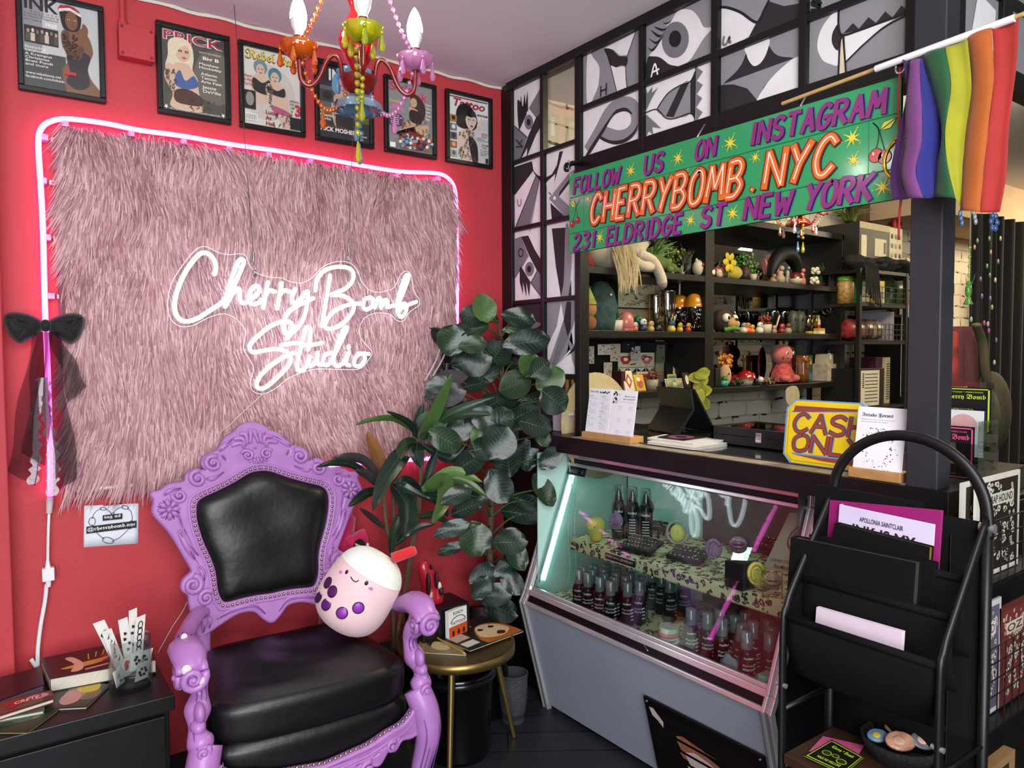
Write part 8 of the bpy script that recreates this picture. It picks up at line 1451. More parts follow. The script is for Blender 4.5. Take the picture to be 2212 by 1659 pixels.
boxy('red_book','dark red book standing at the left of the lower shelf','book',1347,.028,.10,.07,'#3a1214');boxy('card_deck','white card deck box with red diamond logo panel','card deck',1363,.068,.105,.02,'#c9bfa4',-.235,.3,lambda m,P:(m.poly([P(.5,.88),P(.85,.5),P(.5,.12),P(.15,.5)],0),m.poly(ov_(P,.5,.5,.14,.16,2),2)))
boxy('yellow_card','yellow cartoon printed card on the lower shelf','card',1387,.066,.085,.012,'#b8901c',-.245,.35,lambda m,P:(m.poly(ov_(P,.5,.42,.3,.26,1),0),m.poly(ov_(P,.4,.7,.2,.12,2),2),m.poly(ov_(P,.6,.3,.12,.12,3),3)))
boxy('framed_card','cream framed card behind the succulent pot','card',1397,.13,.09,.008,'#b8aa8c',-.12,.1,lambda m,P:m.poly([P(.1,.1),P(.9,.1),P(.9,.88),P(.1,.88)],0))
t,c=G('red_succulent','dark red leaved succulent in a grey cone pot on the lower shelf','plant',1408,0,-.235);pot(t,c,.035,.055,'#8d8068');leaves(t,c+V((0,0,.072)),60,.036,['#5a2c22','#6e3a2c','#42201a'],5,.010)
boxy('black_cards','stack of black cards beside the dollar bill','card',1431,.05,.075,.02,'#101012',-.24,.3);boxy('dollar_bill','one dollar bill propped on the lower shelf front','banknote',1460,.130,.058,.003,'#a8a682',-.262,.3,lambda m,P:(m.poly([P(.04,.08),P(.96,.08),P(.96,.92),P(.04,.92)],3),m.poly([P(.08,.16),P(.92,.16),P(.92,.84),P(.08,.84)],2),m.poly(ov_(P,.5,.5,.17,.34,3),3),text(m,'ONE',P(.40,.36,5),V((1,0,0)),V((0,.287,.958)),.028,.016,2,.02)))
boxy('photo_card','black photo of a light cat leaning on the back board','photo',1461,.125,.125,.006,'#121212',-.10,.08,lambda m,P:(m.poly(ov_(P,.5,.66,.16,.16,1),2),m.poly(ov_(P,.5,.3,.26,.26,1),1),m.poly(ov_(P,.5,.25,.1,.12,2),2),m.poly([P(.36,.74),P(.38,.92),P(.46,.8)],2),m.poly([P(.64,.74),P(.62,.92),P(.54,.8)],2)))
boxy('teal_postcard','teal and yellow postcard behind the dollar bill','postcard',1456,.07,.075,.003,'#b89a30',-.17,.2,lambda m,P:m.poly([P(.1,.1),P(.9,.1),P(.9,.9),P(.1,.9)],4));boxy('patterned_card','dark oval patterned card right of the dollar bill','card',1488,.05,.085,.01,'#2a1c1a',-.24,.25,lambda m,P:m.poly(ov_(P,.5,.55,.25,.3,1),2))
t,c=G('silk_leaves','yellow green silk leaf spray hanging at the shelf divider','leaves',1510,0,-.31,-.06);m=MB()
for k,(dx,dz)in enumerate(((-.02,.12),(.02,.10),(0,.06),(.03,.05),(-.015,.02),(.015,-.01),(.0,.14))):oleaf(m,c+V((dx,-.004*k,dz)),.045,.030,k*1.1,0,.2*sin(k*2),.2*cos(k*2))
m.build('leaf_spray',[M('#8a8c22',.6)]+[M('#9a9c34',.6)]*3,t)
plush('doll_figure','orange haired doll figure in clear dome at the left of the lower right shelf',1567,0,.050,'#b08a60',-.22,None,True,(.7,.8,1.2));t,c=G('doll_hair','orange curly doll wig on top of the doll figure','wig',1568,0,-.2,.121);leaves(t,c+V((0,0,.02)),50,.045,['#b86a1c','#a05a18','#c8842c'],9,.016)
t,c=G('green_ornament','small green and teal glass ornament at the shelf front','ornament',1566,0,-.275);MB().ell(c+V((0,0,.02)),(.028,.02,.02)).ell(c+V((0,0,.044)),.016,10,8,mi=1).build('ornament_body',[M('#3a8a80',.2),M('#2f6a34',.2)],t)
t,c=G('black_box','small black box with silver figure by the shelf divider','box',1546,0,-.2);MB().box(c+V((-.02,-.02,0)),c+V((.02,.02,.10))).build('box_body',M('#2a2620',.4),t,bevel=.002)
def mush(label,px_,r_,y):
 t,c=G('mushroom_jar',label,'jar',px_,0,y);MB().lathe([(0,0),(r_*.62,0),(r_*.85,r_*.7),(r_*.8,r_*.75),(0,r_*.75)],c,n=24).build('jar_base',M('#b8ac90',.3),t);MB().lathe([(r_*1.05,r_*.72),(r_*.98,r_*1.05),(r_*.7,r_*1.4),(r_*.3,r_*1.58),(0,r_*1.62)],c,n=26).build('red_cap',M('#9c1818',.15,coat=.6),t)
 for a,b in((-1.2,.75),(-1.9,.55),(-2.5,.8)):MB().ell(c+V((cos(a)*r_*b,sin(a)*r_*b,r_*(1.62-.62*b*b*1.1))),(r_*.14,r_*.12,r_*.06),8,5).build('cap_spot',M('#d8cdb8',.3),t)
mush('large glossy red mushroom jar on the lower shelf',1613,.052,-.22);mush('smaller red mushroom jar behind the large one',1591,.036,-.14)
t,c=G('moss_cluster','brown and white dried moss with eyeball at the shelf front','moss',1655,0,-.275);leaves(t,c+V((0,0,.022)),90,.055,['#5a4a30','#7a6a4a','#3a3420'],8,.010,.3);MB().ell(c+V((-.06,-.01,.032)),.018,12,8).build('eyeball',M('#c8b8ac',.2),t)
t,c=G('dark_moss','dark green moss clump left of the mushroom','moss',1595,0,-.272);leaves(t,c+V((0,0,.02)),50,.035,['#2a2c18','#3a3a22'],6,.010,.4)
t,c=G('cherry_plush','pink smiling round headed plush with yellow topknots and floral dress','plush toy',1690,0,-.2);MB().ell(c+V((-.005,0,.175)),(.068,.060,.062),20,14).build('plush_head',M('#b8625c',.9,sheen=.3),t);MB().lathe([(.07,.0),(.065,.05),(.04,.10),(.02,.12)],c+V((.0,0,.01)),n=20,wav=(.12,7)).build('floral_dress',M('#b04848',.9,nv=.6,ns=70),t)
for k in(-.028,.028):MB().ell(c+V((k,-.01,.240)),(.014,.012,.014),10,8).build('topknot',M('#a08a3a',.9),t)
for k in(-.030,.036):MB().ell(c+V((k,-.054,.180)),(.009,.005,.010)).build('eye_white',M('#d8d0c4',.4),t);MB().ell(c+V((k,-.060,.180)),(.005,.003,.006)).build('pupil',M('#14100f',.4),t)
MB().ell(c+V((-.048,-.045,.155)),(.010,.004,.009)).build('cheek',M('#9a2f30',.8),t);MB().tube(crom([c+V((-.03,-.055,.152)),c+V((.005,-.062,.148)),c+V((.045,-.048,.162))],4),.0016,6).build('smile',M('#4a1616',.6),t)
for k in(-.05,.055):MB().ell(c+V((k,-.05,.03)),(.024,.035,.022),12,8).build('foot',M('#b06058',.9),t)
plush('coral_ring_plush','red crescent plush behind the smiling plush',1711,0,.05,'#a83a34',-.12,None,False,(.7,.5,2.2))
t,c=G('amber_bear_jar','amber glass jar molded with bears on the lower shelf','jar',1732,0,-.2);MB().lathe([(0,0),(.042,0),(.045,.05),(.042,.10),(.046,.16),(.040,.165)],c,n=24,wav=(.06,6)).build('amber_glass',M('#7a4a2c',.12,tr=.3,coat=.4,nv=.4),t);MB().ell(c+V((.03,-.03,.14)),.016).ell(c+V((-.02,-.04,.14)),.016).build('bear_face',M('#8a5a38',.2),t)
boxy('green_tin','green and dark tin standing beside the amber jar','tin',1752,.05,.165,.07,'#2a4a2a',-.23,0,lambda m,P:(m.poly([P(.1,.1),P(.9,.1),P(.9,.35),P(.1,.35)],4),m.poly(ov_(P,.5,.75,.2,.1,1),5)))
t,c=G('clear_bin','clear plastic bin of papers and leaf at the right end of the lower shelf','bin',1786,0,-.21);MB().box(c+V((-.075,-.06,0)),c+V((.075,.06,.11))).build('bin_wall',M('#a89a86',.3,nv=.3),t,bevel=.004);m=MB()
for k in range(5):m.obox(c+V((-.05+.025*k,0,.13)),V((.012,0,.003)),V((0,.04,0)),V((.004,0,.04)))
m.build('paper',M('#a89c84',.7),t);MB().ell(c+V((-.015,-.03,.15)),(.02,.016,.028)).build('white_egg',M('#d0c8bc',.4),t);MB().ell(c+V((.045,0,.16)),(.05,.03,.07),12,10).build('black_bag',M('#0c0c0c',.4,bump=.8,bs=60),t)
q=[hy(x,y,-.308)for x,y in((1702,838),(1720,834),(1727,850),(1725,866),(1714,879),(1701,872),(1698,855))];t=thing('clay_tag','cream carved clay tag hanging below the shelf','tag',q[0]);MB().prism(crom(q,4,True),(0,.006,0)).build('tag_body',M('#a89c7c',.7,bump=.6,bs=90),t)
c=hy(1298,862,-.42);t=thing('cream_fan','round cream ridged fan standing behind the price cards','fan',V((c.x,c.y,CT+.006)));fc=V((c.x-.02,c.y,CT+.02));MB().lathe([(0,0),(.05,.002),(.10,.0),(.15,.002),(.20,.0),(.235,.002),(.235,.008),(0,.008)],fc+V((0,0,.0)),(.1,-1,.1),n=48).build('fan_disc',M('#a89a76',.7),t)
rk=thing('metal_rack','black metal shelf rack with wire baskets right of the toy shelf','rack',(2.6,-.3,0));m=MB();RX0,RX1=2.30,2.86
for x in(RX0,RX1):
 for y in(-.46,-.14):m.box((x-.012,y-.012,0),(x+.012,y+.012,2.03))
m.build('post',BS,rk)
for z in(1.19,1.595,1.825,2.03):MB().box((RX0,-.47,z-.02),(RX1,-.13,z)).build('rack_shelf',BS,rk)
def wire(o,u,v,nu,nv,r=.0022):
 m=MB()
 for i in range(nu+1):m.cyl(o+u*(i/nu),o+u*(i/nu)+v,r,n=5)
 for j in range(nv+1):m.cyl(o+v*(j/nv),o+v*(j/nv)+u,r,n=5)
 return m
for z in(1.60,1.83):wire(V((RX0+.02,-.465,z)),V((RX1-RX0-.04,0,0)),V((0,0,.10)),11,3).build('wire_basket',BS,rk)
def rbox(name,label,cat,x0,x1,z0,h,col,y0=-.40,y1=-.2,extra=None):
 t=thing(name,label,cat,((x0+x1)/2,(y0+y1)/2,z0));MB().box((x0,y0,z0+.0005),(x1,y1,z0+h)).build('carton',M(col,.5,nv=.2),t,bevel=.002)
 if extra:m=MB();extra(m,x0,x1,z0,h,y0-.0008);m.build('printed_label',[M('#c8bfa8',.5),M('#1a1816',.5),M('#a02c24',.5),M('#d0a83a',.5)],t)
 return t
def lab1(m,x0,x1,z0,h,y):
 w=x1-x0;m.poly([V((x0+w*.1,y,z0+h*.1)),V((x0+w*.9,y,z0+h*.1)),V((x0+w*.9,y,z0+h*.6)),V((x0+w*.1,y,z0+h*.6))],0)
 for k in range(6):m.box((x0+w*(.2+.1*k),y-.0006,z0+h*.3),(x0+w*(.24+.1*k),y-.0003,z0+h*.5),1)
def jar_(x,z,label,c1,c2):t=thing('snack_jar',label,'jar',(x,-.32,z));MB().lathe([(0,0),(.05,0),(.052,.13),(.045,.145),(0,.145)],(x,-.32,z+.0005),n=22).build('jar_body',M(c1,.4,nv=.5,ns=70),t);MB().lathe([(.05,.145),(.05,.17),(0,.172)],(x,-.32,z),n=22).build('jar_lid',M(c2,.4),t)
jar_(2.39,1.825,'snack jar with bright green lid in the upper wire basket','#a8844a','#5f9a24');rbox('green_carton','bright green carton in the upper wire basket','box',2.46,2.585,1.825,.15,'#2f8a34',-.38,-.25,lab1);rbox('yellow_carton','pale yellow carton in the upper wire basket','box',2.61,2.675,1.825,.15,'#c9a848',-.42,-.3,lab1);jar_(2.74,1.825,'jar of pasta shapes in the upper wire basket','#a07a40','#2a241c');rbox('yellow_tin','yellow box at the back of the upper basket','box',2.58,2.82,1.825,.19,'#b09820',-.22,-.15)
for x,l,cl in((2.44,'left','#8a3430'),(2.56,'middle','#5a4038'),(2.68,'right','#7a6a58')):
 t=thing('snack_bag','crumpled snack bag in the lower wire basket, %s of three'%l,'bag',(x,-.33,1.596));MB().ell((x,-.33,1.665),(.07,.07,.068),14,10,fn=lambda p:p*(1+.12*sin(p.x*120)+.1*sin(p.z*150))).build('bag_body',M(cl,.3,nv=.8,ns=30),t)
rbox('paper_stack','upright grey papers at the right of the lower basket','papers',2.76,2.84,1.596,.19,'#8a8890',-.4,-.2)
rbox('shipping_box','open black box with white shipping label on the rack','box',2.33,2.62,1.191,.235,'#121110',-.455,-.2,lambda m,a,b,z,h,y:(m.poly([V((a+.01,y,z+.005)),V((b-.06,y,z+.005)),V((b-.06,y,z+h*.95)),V((a+.01,y,z+h*.95))],0),[m.box((a+.03,y-.0006,z+h*(.5+.05*k)),(a+.05,y-.0003,z+h*(.53+.05*k)),1)for k in range(8)],[m.box((a+.06,y-.0006,z+h*(.12+.09*k)),(b-.08,y-.0003,z+h*(.14+.09*k)),1)for k in range(9)]))
rbox('pasta_box','dark purple box with wheat picture behind the shipping box','box',2.66,2.74,1.191,.30,'#3a1220',-.38,-.2);rbox('white_carton','tall cream nutrition label carton on the rack','box',2.745,2.80,1.191,.30,'#b4a888',-.4,-.2,lambda m,a,b,z,h,y:[m.box((a+.008,y-.0006,z+h*(.1+.05*k)),(b-.008,y-.0003,z+h*(.115+.05*k)),1)for k in range(16)])
mw=thing('microwave','black and steel microwave with blue light under the rack','microwave',(2.72,-.35,.80));MB().box((2.40,-.52,.80),(2.96,-.16,1.145)).build('oven_body',M('#0d0d0e',.25),mw,bevel=.006);MB().box((2.42,-.53,1.10),(2.95,-.52,1.14)).build('steel_trim',M('#8a8474',.3,metal=.7),mw);MB().ell((2.88,-.527,1.05),(.008,.004,.006)).build('blue_light',mat('#2a2cff',.4,em=6,nv=0),mw)
struct('wall_bench',MB().box((2.2,-.55,0),(3.05,-.05,.80)),BS)
t=thing('sticker_box','black carton with stickers and shipping labels on top of the rack','box',(2.62,-.25,2.031));a,b=V((2.38,-.42,2.14)),V((2.78,-.42,2.14))
rb=MB().box((2.40,-.40,2.033),(2.92,-.12,2.33));rb.build('carton',M('#14120f',.5),t,bevel=.002);m=MB();m.box((2.40,-.402,2.29),(2.76,-.4005,2.33),3);m.box((2.58,-.402,2.13),(2.72,-.4005,2.24),0);m.box((2.69,-.404,2.15),(2.71,-.4022,2.22),1);m.box((2.76,-.402,2.05),(2.92,-.4005,2.325),0)
for k in range(12):m.ell(V((2.79+.05*(k%3),-.404,2.09+.06*(k//3))),(.014,.0012,.016),8,5,mi=(2,1,4,3)[k%4])
m.box((2.42,-.403,2.12),(2.48,-.4005,2.25),0);m.build('printed_label',[M('#c2b894',.5),M('#1a1816',.5),M('#8a3428',.5),M('#a8986a',.5),M('#4a7a6a',.5)],t)
t=thing('black_clothes','heap of black clothes and cords on top of the rack','clothes',(2.55,-.42,2.031));m=MB();r=random.Random(5)
for k in range(16):m.ell(V((2.30+.04*k,-.42+.03*sin(k*2),2.065+.02*sin(k*1.7))),(.06,.05,.035+.012*sin(k)),10,8,fn=lambda p:p*(1+.2*sin(p.x*90)+.15*sin(p.z*110)))
for k in range(9):x=2.34+.018*k;m.tube(crom([V((x,-.47,2.06)),V((x-.02,-.49,1.98)),V((x-.01+.01*(k%3),-.49,1.88-.01*k))],4),.005,6)
m.build('cloth',M('#08080a',.85),t);t=thing('leopard_pouch','leopard print pouch at the end of the black clothes','pouch',(2.98,-.40,2.06));MB().ell((2.92,-.44,2.115),(.09,.04,.025),16,10).build('pouch_body',leo,t)
struct('trim_4',MB().cyl((3.42,-.10,0),(3.42,-.10,2.46),.045,n=24),mat('#a07a1e',.25,1,bump=.3,bs=60))
t=thing('red_tube','red plastic tube hanging in front of the gold pipe','tube',(3.28,-.14,2.2));MB().cyl((3.30,-.16,2.28),(3.30,-.16,2.62),.018,n=12).build('tube_body',M('#b01c22',.4),t)
t=thing('camo_bag','green camouflage plastic bag beside the rack','bag',(3.05,-.25,1.72));MB().ell((3.09,-.26,1.93),(.11,.08,.13),16,12,fn=lambda p:p*(1+.1*sin(p.x*60)+.1*sin(p.z*70))).build('bag_body',M('#4a5a34',.3,nv=.9,ns=22),t);struct('trim_5',MB().box((2.95,-.30,1.76),(3.30,-.02,1.78)),BS)
t=thing('marker_board','narrow whiteboard strip with colored markers','whiteboard',(2.98,-.2,1.4));p,q=hy(1945,857,-.3),hy(1967,637,-.3);MB().box((p.x,-.305,p.z),(q.x,-.295,q.z)).build('board',M('#b8b4b8',.3),t,bevel=.004)
for(x,y,x2,y2,cl)in((1962,642,1964,690,'#c26a1c'),(1957,655,1955,715,'#a8281c'),(1962,702,1951,735,'#15151a'),(1957,722,1954,770,'#2a6a8a')):a,b=hy(x,y,-.312),hy(x2,y2,-.312);mk=thing('marker','marker pen stuck on the whiteboard, cap color '+{'#c':'orange','#a':'red','#1':'black','#2':'blue'}[cl[:2]],'marker',b);MB().cyl(a,a.lerp(b,.35),.009,n=8).build('cap',M(cl,.4),mk);MB().cyl(a.lerp(b,.35),b,.007,n=8).build('barrel',M('#c8c0b4',.4),mk)
lk=thing('locker','grey metal locker column behind the black post','locker',(3.5,-.3,0));MB().box((3.16,-.34,0),(3.55,-.04,1.76)).build('carcass',BS,lk)
for z in(.70,1.05,1.40):MB().box((3.20,-.352,z),(3.53,-.342,z+.31)).build('locker_door',M('#5a5a5c',.45),lk,bevel=.003);MB().ell((3.25,-.36,z+.15),.014).build('latch',chrome,lk)
a,b=hy(1838,470,-.03),hy(1882,495,-.03);t=thing('framed_photo','black framed photo behind the green sign wreath','framed picture',a);MB().box((a.x-.02,-.03,b.z),(b.x,-.005,b.z+.34)).build('frame',M('#0c0b0b',.4),t);MB().box((a.x+.0,-.032,b.z+.03),(b.x-.025,-.0305,b.z+.32)).build('picture',M('#6a4a3a',.4,nv=.6,ns=9),t)
t=thing('evergreen_sprig','green evergreen sprig beside the back chandelier','sprig',hy(1835,470,-.12));tuft(t,hy(1835,478,-.12),120,.10,.16,['#4f6428','#6a7a34','#384a1c'],'needles',.004,3)
cu_=thing('black_curtain','long black curtain with folds behind the hanging ornaments','curtain',(4.0,-.6,0));MB().grid(lambda u,v:V((3.46+1.02*u,-.62+.035*sin(u*34)+.012*sin(u*71),.02+2.44*v)),90,6).build('curtain_cloth',M('#070708',.9,sheen=.15),cu_)
cg=thing('confetti_garland','strings of colored paper dots hanging over the black curtain','garland',(4.0,-.75,1.2));r=random.Random(12);m=MB()
for x,y in((2098,690),(2121,640),(2137,515),(2140,545),(2138,595),(2139,645),(2143,664),(2134,700),(2136,715),(2152,735),(2148,783),(2118,603),(2156,565),(2150,605),(2111,520),(2105,534),(2161,515),(2146,830),(2126,698),(2132,575)):m.ell(hy(x,y,-.72),(.018,.004,.018),10,5,mi=r.randrange(6))
m.build('paper_dot',[M(c,.5)for c in('#a83a8a','#8a9a3a','#5a5a9a','#b8a8a4','#b06a4a','#3a7a4a')],cg);m=MB()
for x in(2098,2121,2138,2152):m.cyl(hy(x,420,-.72),hy(x,840,-.72),.0015,n=5)
m.build('string',M('#2a2a2a',.6),cg)
bp=hy(2125,920,-1.15);t=thing('olive_backpack','olive sling backpack hanging by the black curtain','backpack',bp);MB().ell(hy(2140,890,-1.15),(.13,.09,.22),18,12).build('bag_body',M('#3c3726',.8,bump=.3,bs=80),t);MB().ell(hy(2132,900,-1.25),(.09,.05,.14),14,10).build('pocket',M('#48422e',.8),t);MB().tube(crom([hy(*p,-1.2)for p in((2108,700),(2122,740),(2128,800),(2136,840))],5),.024,8,flat=(.4,1)).build('strap',M('#4a4430',.8),t)
t=thing('hung_clothes','mauve and red printed clothes hanging behind the acrylic rack','clothes',hy(2085,800,-1.1));MB().grid(lambda u,v:hy(2050+62*u,705+130*v,-1.1)+V((0,.03*sin(u*14),0)),24,8).build('mauve_cloth',M('#4a2228',.8,nv=.2),t);MB().grid(lambda u,v:hy(2052+22*u,715+120*v,-1.18)+V((0,.015*sin(u*9),0)),12,8).build('printed_cloth',mat('#7a2420',.7,nv=.9,ns=14),t)
mb_=thing('massage_bench','black padded bench at the far right of the studio','bench',(4.9,-.9,0));MB().box((4.2,-1.3,.62),(6.2,-.5,.74)).build('padded_top',M('#0c0b0a',.4),mb_,bevel=.03)
for x in(4.3,6.1):
 for y in(-1.22,-.58):MB().cyl((x,y,0),(x,y,.62),.03,n=10).build('leg',BS,mb_)
t=thing('red_fabric','crumpled red fabric heaped on the black bench','fabric',(5.3,-.9,.74));m=MB()
for k in range(7):m.ell(V((4.86+.13*k,-.92+.04*sin(k*2),.845+.06*sin(k*1.3))),(.19,.15,.10),16,12,fn=lambda p:p*(1+.10*sin(p.x*34+p.z*20)+.07*sin(p.y*40)))
m.build('cloth',M('#a02a20',.6,nv=.3),t);t=thing('black_fabric','black fabric heap behind the red fabric','fabric',(4.9,-.6,.74));MB().ell((4.95,-.64,.86),(.32,.11,.16),18,12,fn=lambda p:p*(1+.1*sin(p.x*30))).build('cloth',M('#0d0d10',.7),t)
t=thing('red_lantern','orange red lattice lantern at the right edge','lantern',hy(2212,650,-.4));lc=hy(2216,610,-.4);MB().lathe([(.06,-.17),(.11,-.13),(.13,0),(.11,.13),(.06,.17)],lc,n=20).build('lantern_body',M('#c8a878',.6),t);m=MB()
for k in range(20):
 for s in(-1,1):m.tube([lc+V((cos(2*pi*k/20+s*.5*j/8)*(.132-.05*abs(j-4)**2/16*1.1),sin(2*pi*k/20+s*.5*j/8)*(.132-.05*abs(j-4)**2/16*1.1),-.15+.30*j/8))for j in range(9)],.005,5)
m.build('lattice',M('#c02a1c',.5),t);MB().tube(crom([hy(*p,-.03)for p in((2150,620),(2168,560),(2190,545),(2196,500),(2212,490))],5),.006,6).build('cable',blk,t)
t=thing('wall_outlet','white power outlet with cords on the far brick wall','outlet',hy(2178,610,-.02));p=hy(2178,615,-.02);MB().box(p+V((-.06,-.01,-.08)),p+V((.05,.01,.08))).build('outlet_plate',M('#c0b8a4',.4),t);MB().tube(crom([p+V((0,-.03,.03)),p+V((.08,-.06,.06)),p+V((.06,-.06,-.02)),p+V((0,-.04,-.06))],5),.012,6).build('plug_cord',blk,t)
t=thing('small_shelf','thin dark wall shelf on the far brick wall','shelf',hy(2195,715,-.1));p=hy(2165,714,-.1);MB().box((p.x,-.2,p.z-.015),(p.x+.8,-.005,p.z)).build('board',BS,t);t=thing('purple_bottle','clear purple bottle lying on the far wall shelf','bottle',V((hy(2204,700,-.1).x,-.1,p.z)));MB().ell((hy(2204,700,-.1).x,-.1,p.z+.045),(.09,.05,.045)).build('bottle_body',M('#6a5a9a',.2),t)
t=thing('tan_bag','tan paper bag hanging on the far brick wall','bag',hy(2190,800,-.02));a,b=hy(2168,803,-.02),hy(2196,752,-.02);MB().box((a.x,-.03,a.z),(b.x,-.005,b.z)).build('paper_bag',M('#b08a6a',.8),t)
# ================================================================ BOOK RACK IN FRONT OF THE CASE
RKF,RKB,RL,RR=-.50,-.30,-1.838,-2.187
km=mat('#0a0a0c',.42,nv=.15);fab=mat('#08080a',.9,bump=.2,bs=300,spec=.2)
rk=thing('book_rack','black metal rack with arched top and fabric pockets of books','rack',((RKF+RKB)/2,(RL+RR)/2,0))
for y in(RL,RR):
 MB().tube(crom([V((RKF,y,.0)),V((RKF,y,.5)),V((RKF,y,.88)),V((RKF+.014,y,.945)),V((RKF+.05,y,1.0)),V((RKB,y,1.19))],6),.0095,10,flat=(1.2,.8)).build('front_post',km,rk)
 MB().tube([V((RKB,y,0)),V((RKB,y,1.17))],.011,10).build('rear_post',km,rk);[MB().tube([V((RKF,y,z)),V((RKB,y,z))],.006,8).build('side_bar',km,rk)for z in(.70,.56)];MB().cyl((RKF-.004,y-.012,.76),(RKF-.004,y+.012,.76),.006,n=10).cyl((RKB,y-.015,1.17),(RKB,y+.015,1.17),.010,n=10).build('bolt',steel,rk)
ymid=(RL+RR)/2;q=crom([V((RKB,RL,1.15))]+[V((RKB,ymid+(RL-ymid)*cos(a),1.185+.165*sin(a)))for a in[k*pi/10 for k in range(11)]]+[V((RKB,RR,1.15))],4);MB().tube(q,.0115,10,flat=(.8,1.1)).build('arched_top',km,rk)
def pocket(x0,z0,x1,z1,depth):
 m=MB();m.grid(lambda u,v:V((x0+(x1-x0)*v-.02*sin(v*pi),RL-.008+(RR-RL+.016)*u,z0+(z1-z0)*v-.006*sin(pi*u))),14,8);m.tube([V((x1,RL,z1)),V((x1,RR,z1))],.007,8);m.build('fabric_pocket',fab,rk,solid=.004)
pocket(RKF+.05,.775,RKF+.004,.922,0);pocket(RKF+.10,.84,RKF+.075,1.0,0);pocket(RKF+.15,.90,RKF+.13,1.07,0);MB().grid(lambda u,v:V((RKB+.005,RL+(RR-RL)*u,.56+.62*v)),4,4).build('back_cloth',fab,rk,solid=.004)
MB().box((RKF-.01,RL-.01,.575),(RKB+.01,RR+.01,.60)).build('wood_shelf',mat('#3a2416',.5,nv=.3,ns=12),rk,bevel=.003);MB().tube([V((RKF,RL,.42)),V((RKF,RR,.42))],.007,8).build('front_bar',km,rk)
def stand(name,label,tl,tr,x,zb,th,cover,pages,deco=None,lean=.10):
 a,b=hx(*tl,x),hx(*tr,x);t=thing(name,label,'book',V((x,(a.y+b.y)/2,zb)));u=(b-a);dn=V((-lean,0,-1));h=(a.z+b.z)/2-zb;bl=a+dn*h;m=MB();m.hexa([bl,bl+u,bl+u+V((.003,0,0)),bl+V((.003,0,0)),a,b,b+V((.003,0,0)),a+V((.003,0,0))]);o=V((th-.003,0,0));m.hexa([bl+o,bl+u+o,bl+u+V((th,0,0)),bl+V((th,0,0)),a+o,b+o,b+V((th,0,0)),a+V((th,0,0))]);m.hexa([bl,bl+V((0,-.004,0)),bl+V((th,-.004,0)),bl+V((th,0,0)),a,a+V((0,-.004,0)),a+V((th,-.004,0)),a+V((th,0,0))]);m.build('cover',cover,t,bevel=.001)
 i=V((.003,0,-.004));w=u*.985;MB().hexa([bl+i,bl+w+i,bl+w+i+V((th-.006,0,0)),bl+i+V((th-.006,0,0)),a+i,a+w+i,a+w+i+V((th-.006,0,0)),a+i+V((th-.006,0,0))]).build('pages',pages,t)
 if deco:m=MB();deco(m,a,u.normalized(),u.length,-dn.normalized(),h);m.build('cover_print',[mat('#2a2430',.5),mat('#1a181c',.5)],t)
 return t
bkc=mat('#060608',.8,spec=.2,bump=.2,bs=220,nv=.1);crm=mat('#cfc4a8',.7,nv=.15,ns=120);grp_=mat('#3a352f',.6,nv=.3,ns=90)
stand('pale_book','pale pink blank covered book in the front pocket',(1763,1311),(1950,1365),-.455,.80,.012,mat('#cdbccb',.6,nv=.05),crm)
stand('portfolio','large black portfolio standing second from the front',(1708,1160),(1978,1216),-.415,.86,.030,bkc,grp_);stand('portfolio','black portfolio just behind the largest one, its edge showing to the right',(1748,1154),(2022,1216),-.378,.86,.014,bkc,grp_)
stand('gold_edge_book','black book with gold page edges in the middle pocket',(1802,1130),(2008,1182),-.362,.92,.022,bkc,mat('#b8983e',.35,.6,nv=.2))
def dink(m,a,u,w,v,h):text(m,'APOLLONIA SAINTCLAIR',a+u*w*.24-v*.030+V((-.0012,0,0)),u,v,w*.46,.011,0,.01);text(m,'INK IS MY',a+u*w*.17-v*.066+V((-.0012,0,0)),u,v,w*.66,.028,1,.02);text(m,'BLOOD',a+u*w*.17-v*.10+V((-.0012,0,0)),u,v,w*.5,.028,1,.02)
stand('art_book','white book titled INK IS MY BLOOD in the rear pocket',(1813,1089),(2020,1133),-.338,.95,.014,mat('#c8bedb',.5),crm,dink)
stand('clear_folder','magenta sheet in a clear folder behind the white book',(1792,1080),(2036,1103),-.327,.95,.006,mat('#8a1f64',.3),mat('#8a7a88',.4));stand('portfolio','tall rounded black portfolio at the very back of the rack',(1762,1046),(1992,1086),-.316,.95,.010,bkc,grp_)
def dfly(mb,mats,P):
 fc='#b6d83a'
 apoly(mb,mats,P,'#14160e',[(0,0),(1,0),(1,1),(0,1)],1,False)
 for q in([(.03,.04),(.97,.04),(.97,.07),(.03,.07)],[(.03,.93),(.97,.93),(.97,.96),(.03,.96)],[(.03,.04),(.05,.04),(.05,.96),(.03,.96)],[(.95,.04),(.97,.04),(.97,.96),(.95,.96)]):apoly(mb,mats,P,fc,q,2,False)
 atext(mb,mats,P,fc,gothic('Cherry * Bomb'),.2,.70,.62,.14,3);atext(mb,mats,P,fc,'WALK INS WELCOME',.2,.16,.6,.09,3,.02)
 for cx_,cy_,rx in((.28,.46,.12),(.5,.5,.09),(.72,.40,.13)):
  apoly(mb,mats,P,fc,[(cx_+rx*cos(a),cy_+rx*.85*sin(a))for a in[k*pi/8 for k in range(16)]],3,False);apoly(mb,mats,P,'#2c3212',[(cx_+rx*.86*cos(a),cy_+rx*.70*sin(a))for a in[k*pi/8 for k in range(16)]],4,False)
FZ=.6005
slab('flyer','pink and black flyer under the green one on the rack shelf','flyer',[(1748,1622),(1840,1656),(1866,1610),(1778,1590)],FZ,.003,mat('#c9588a',.4),paper,None)
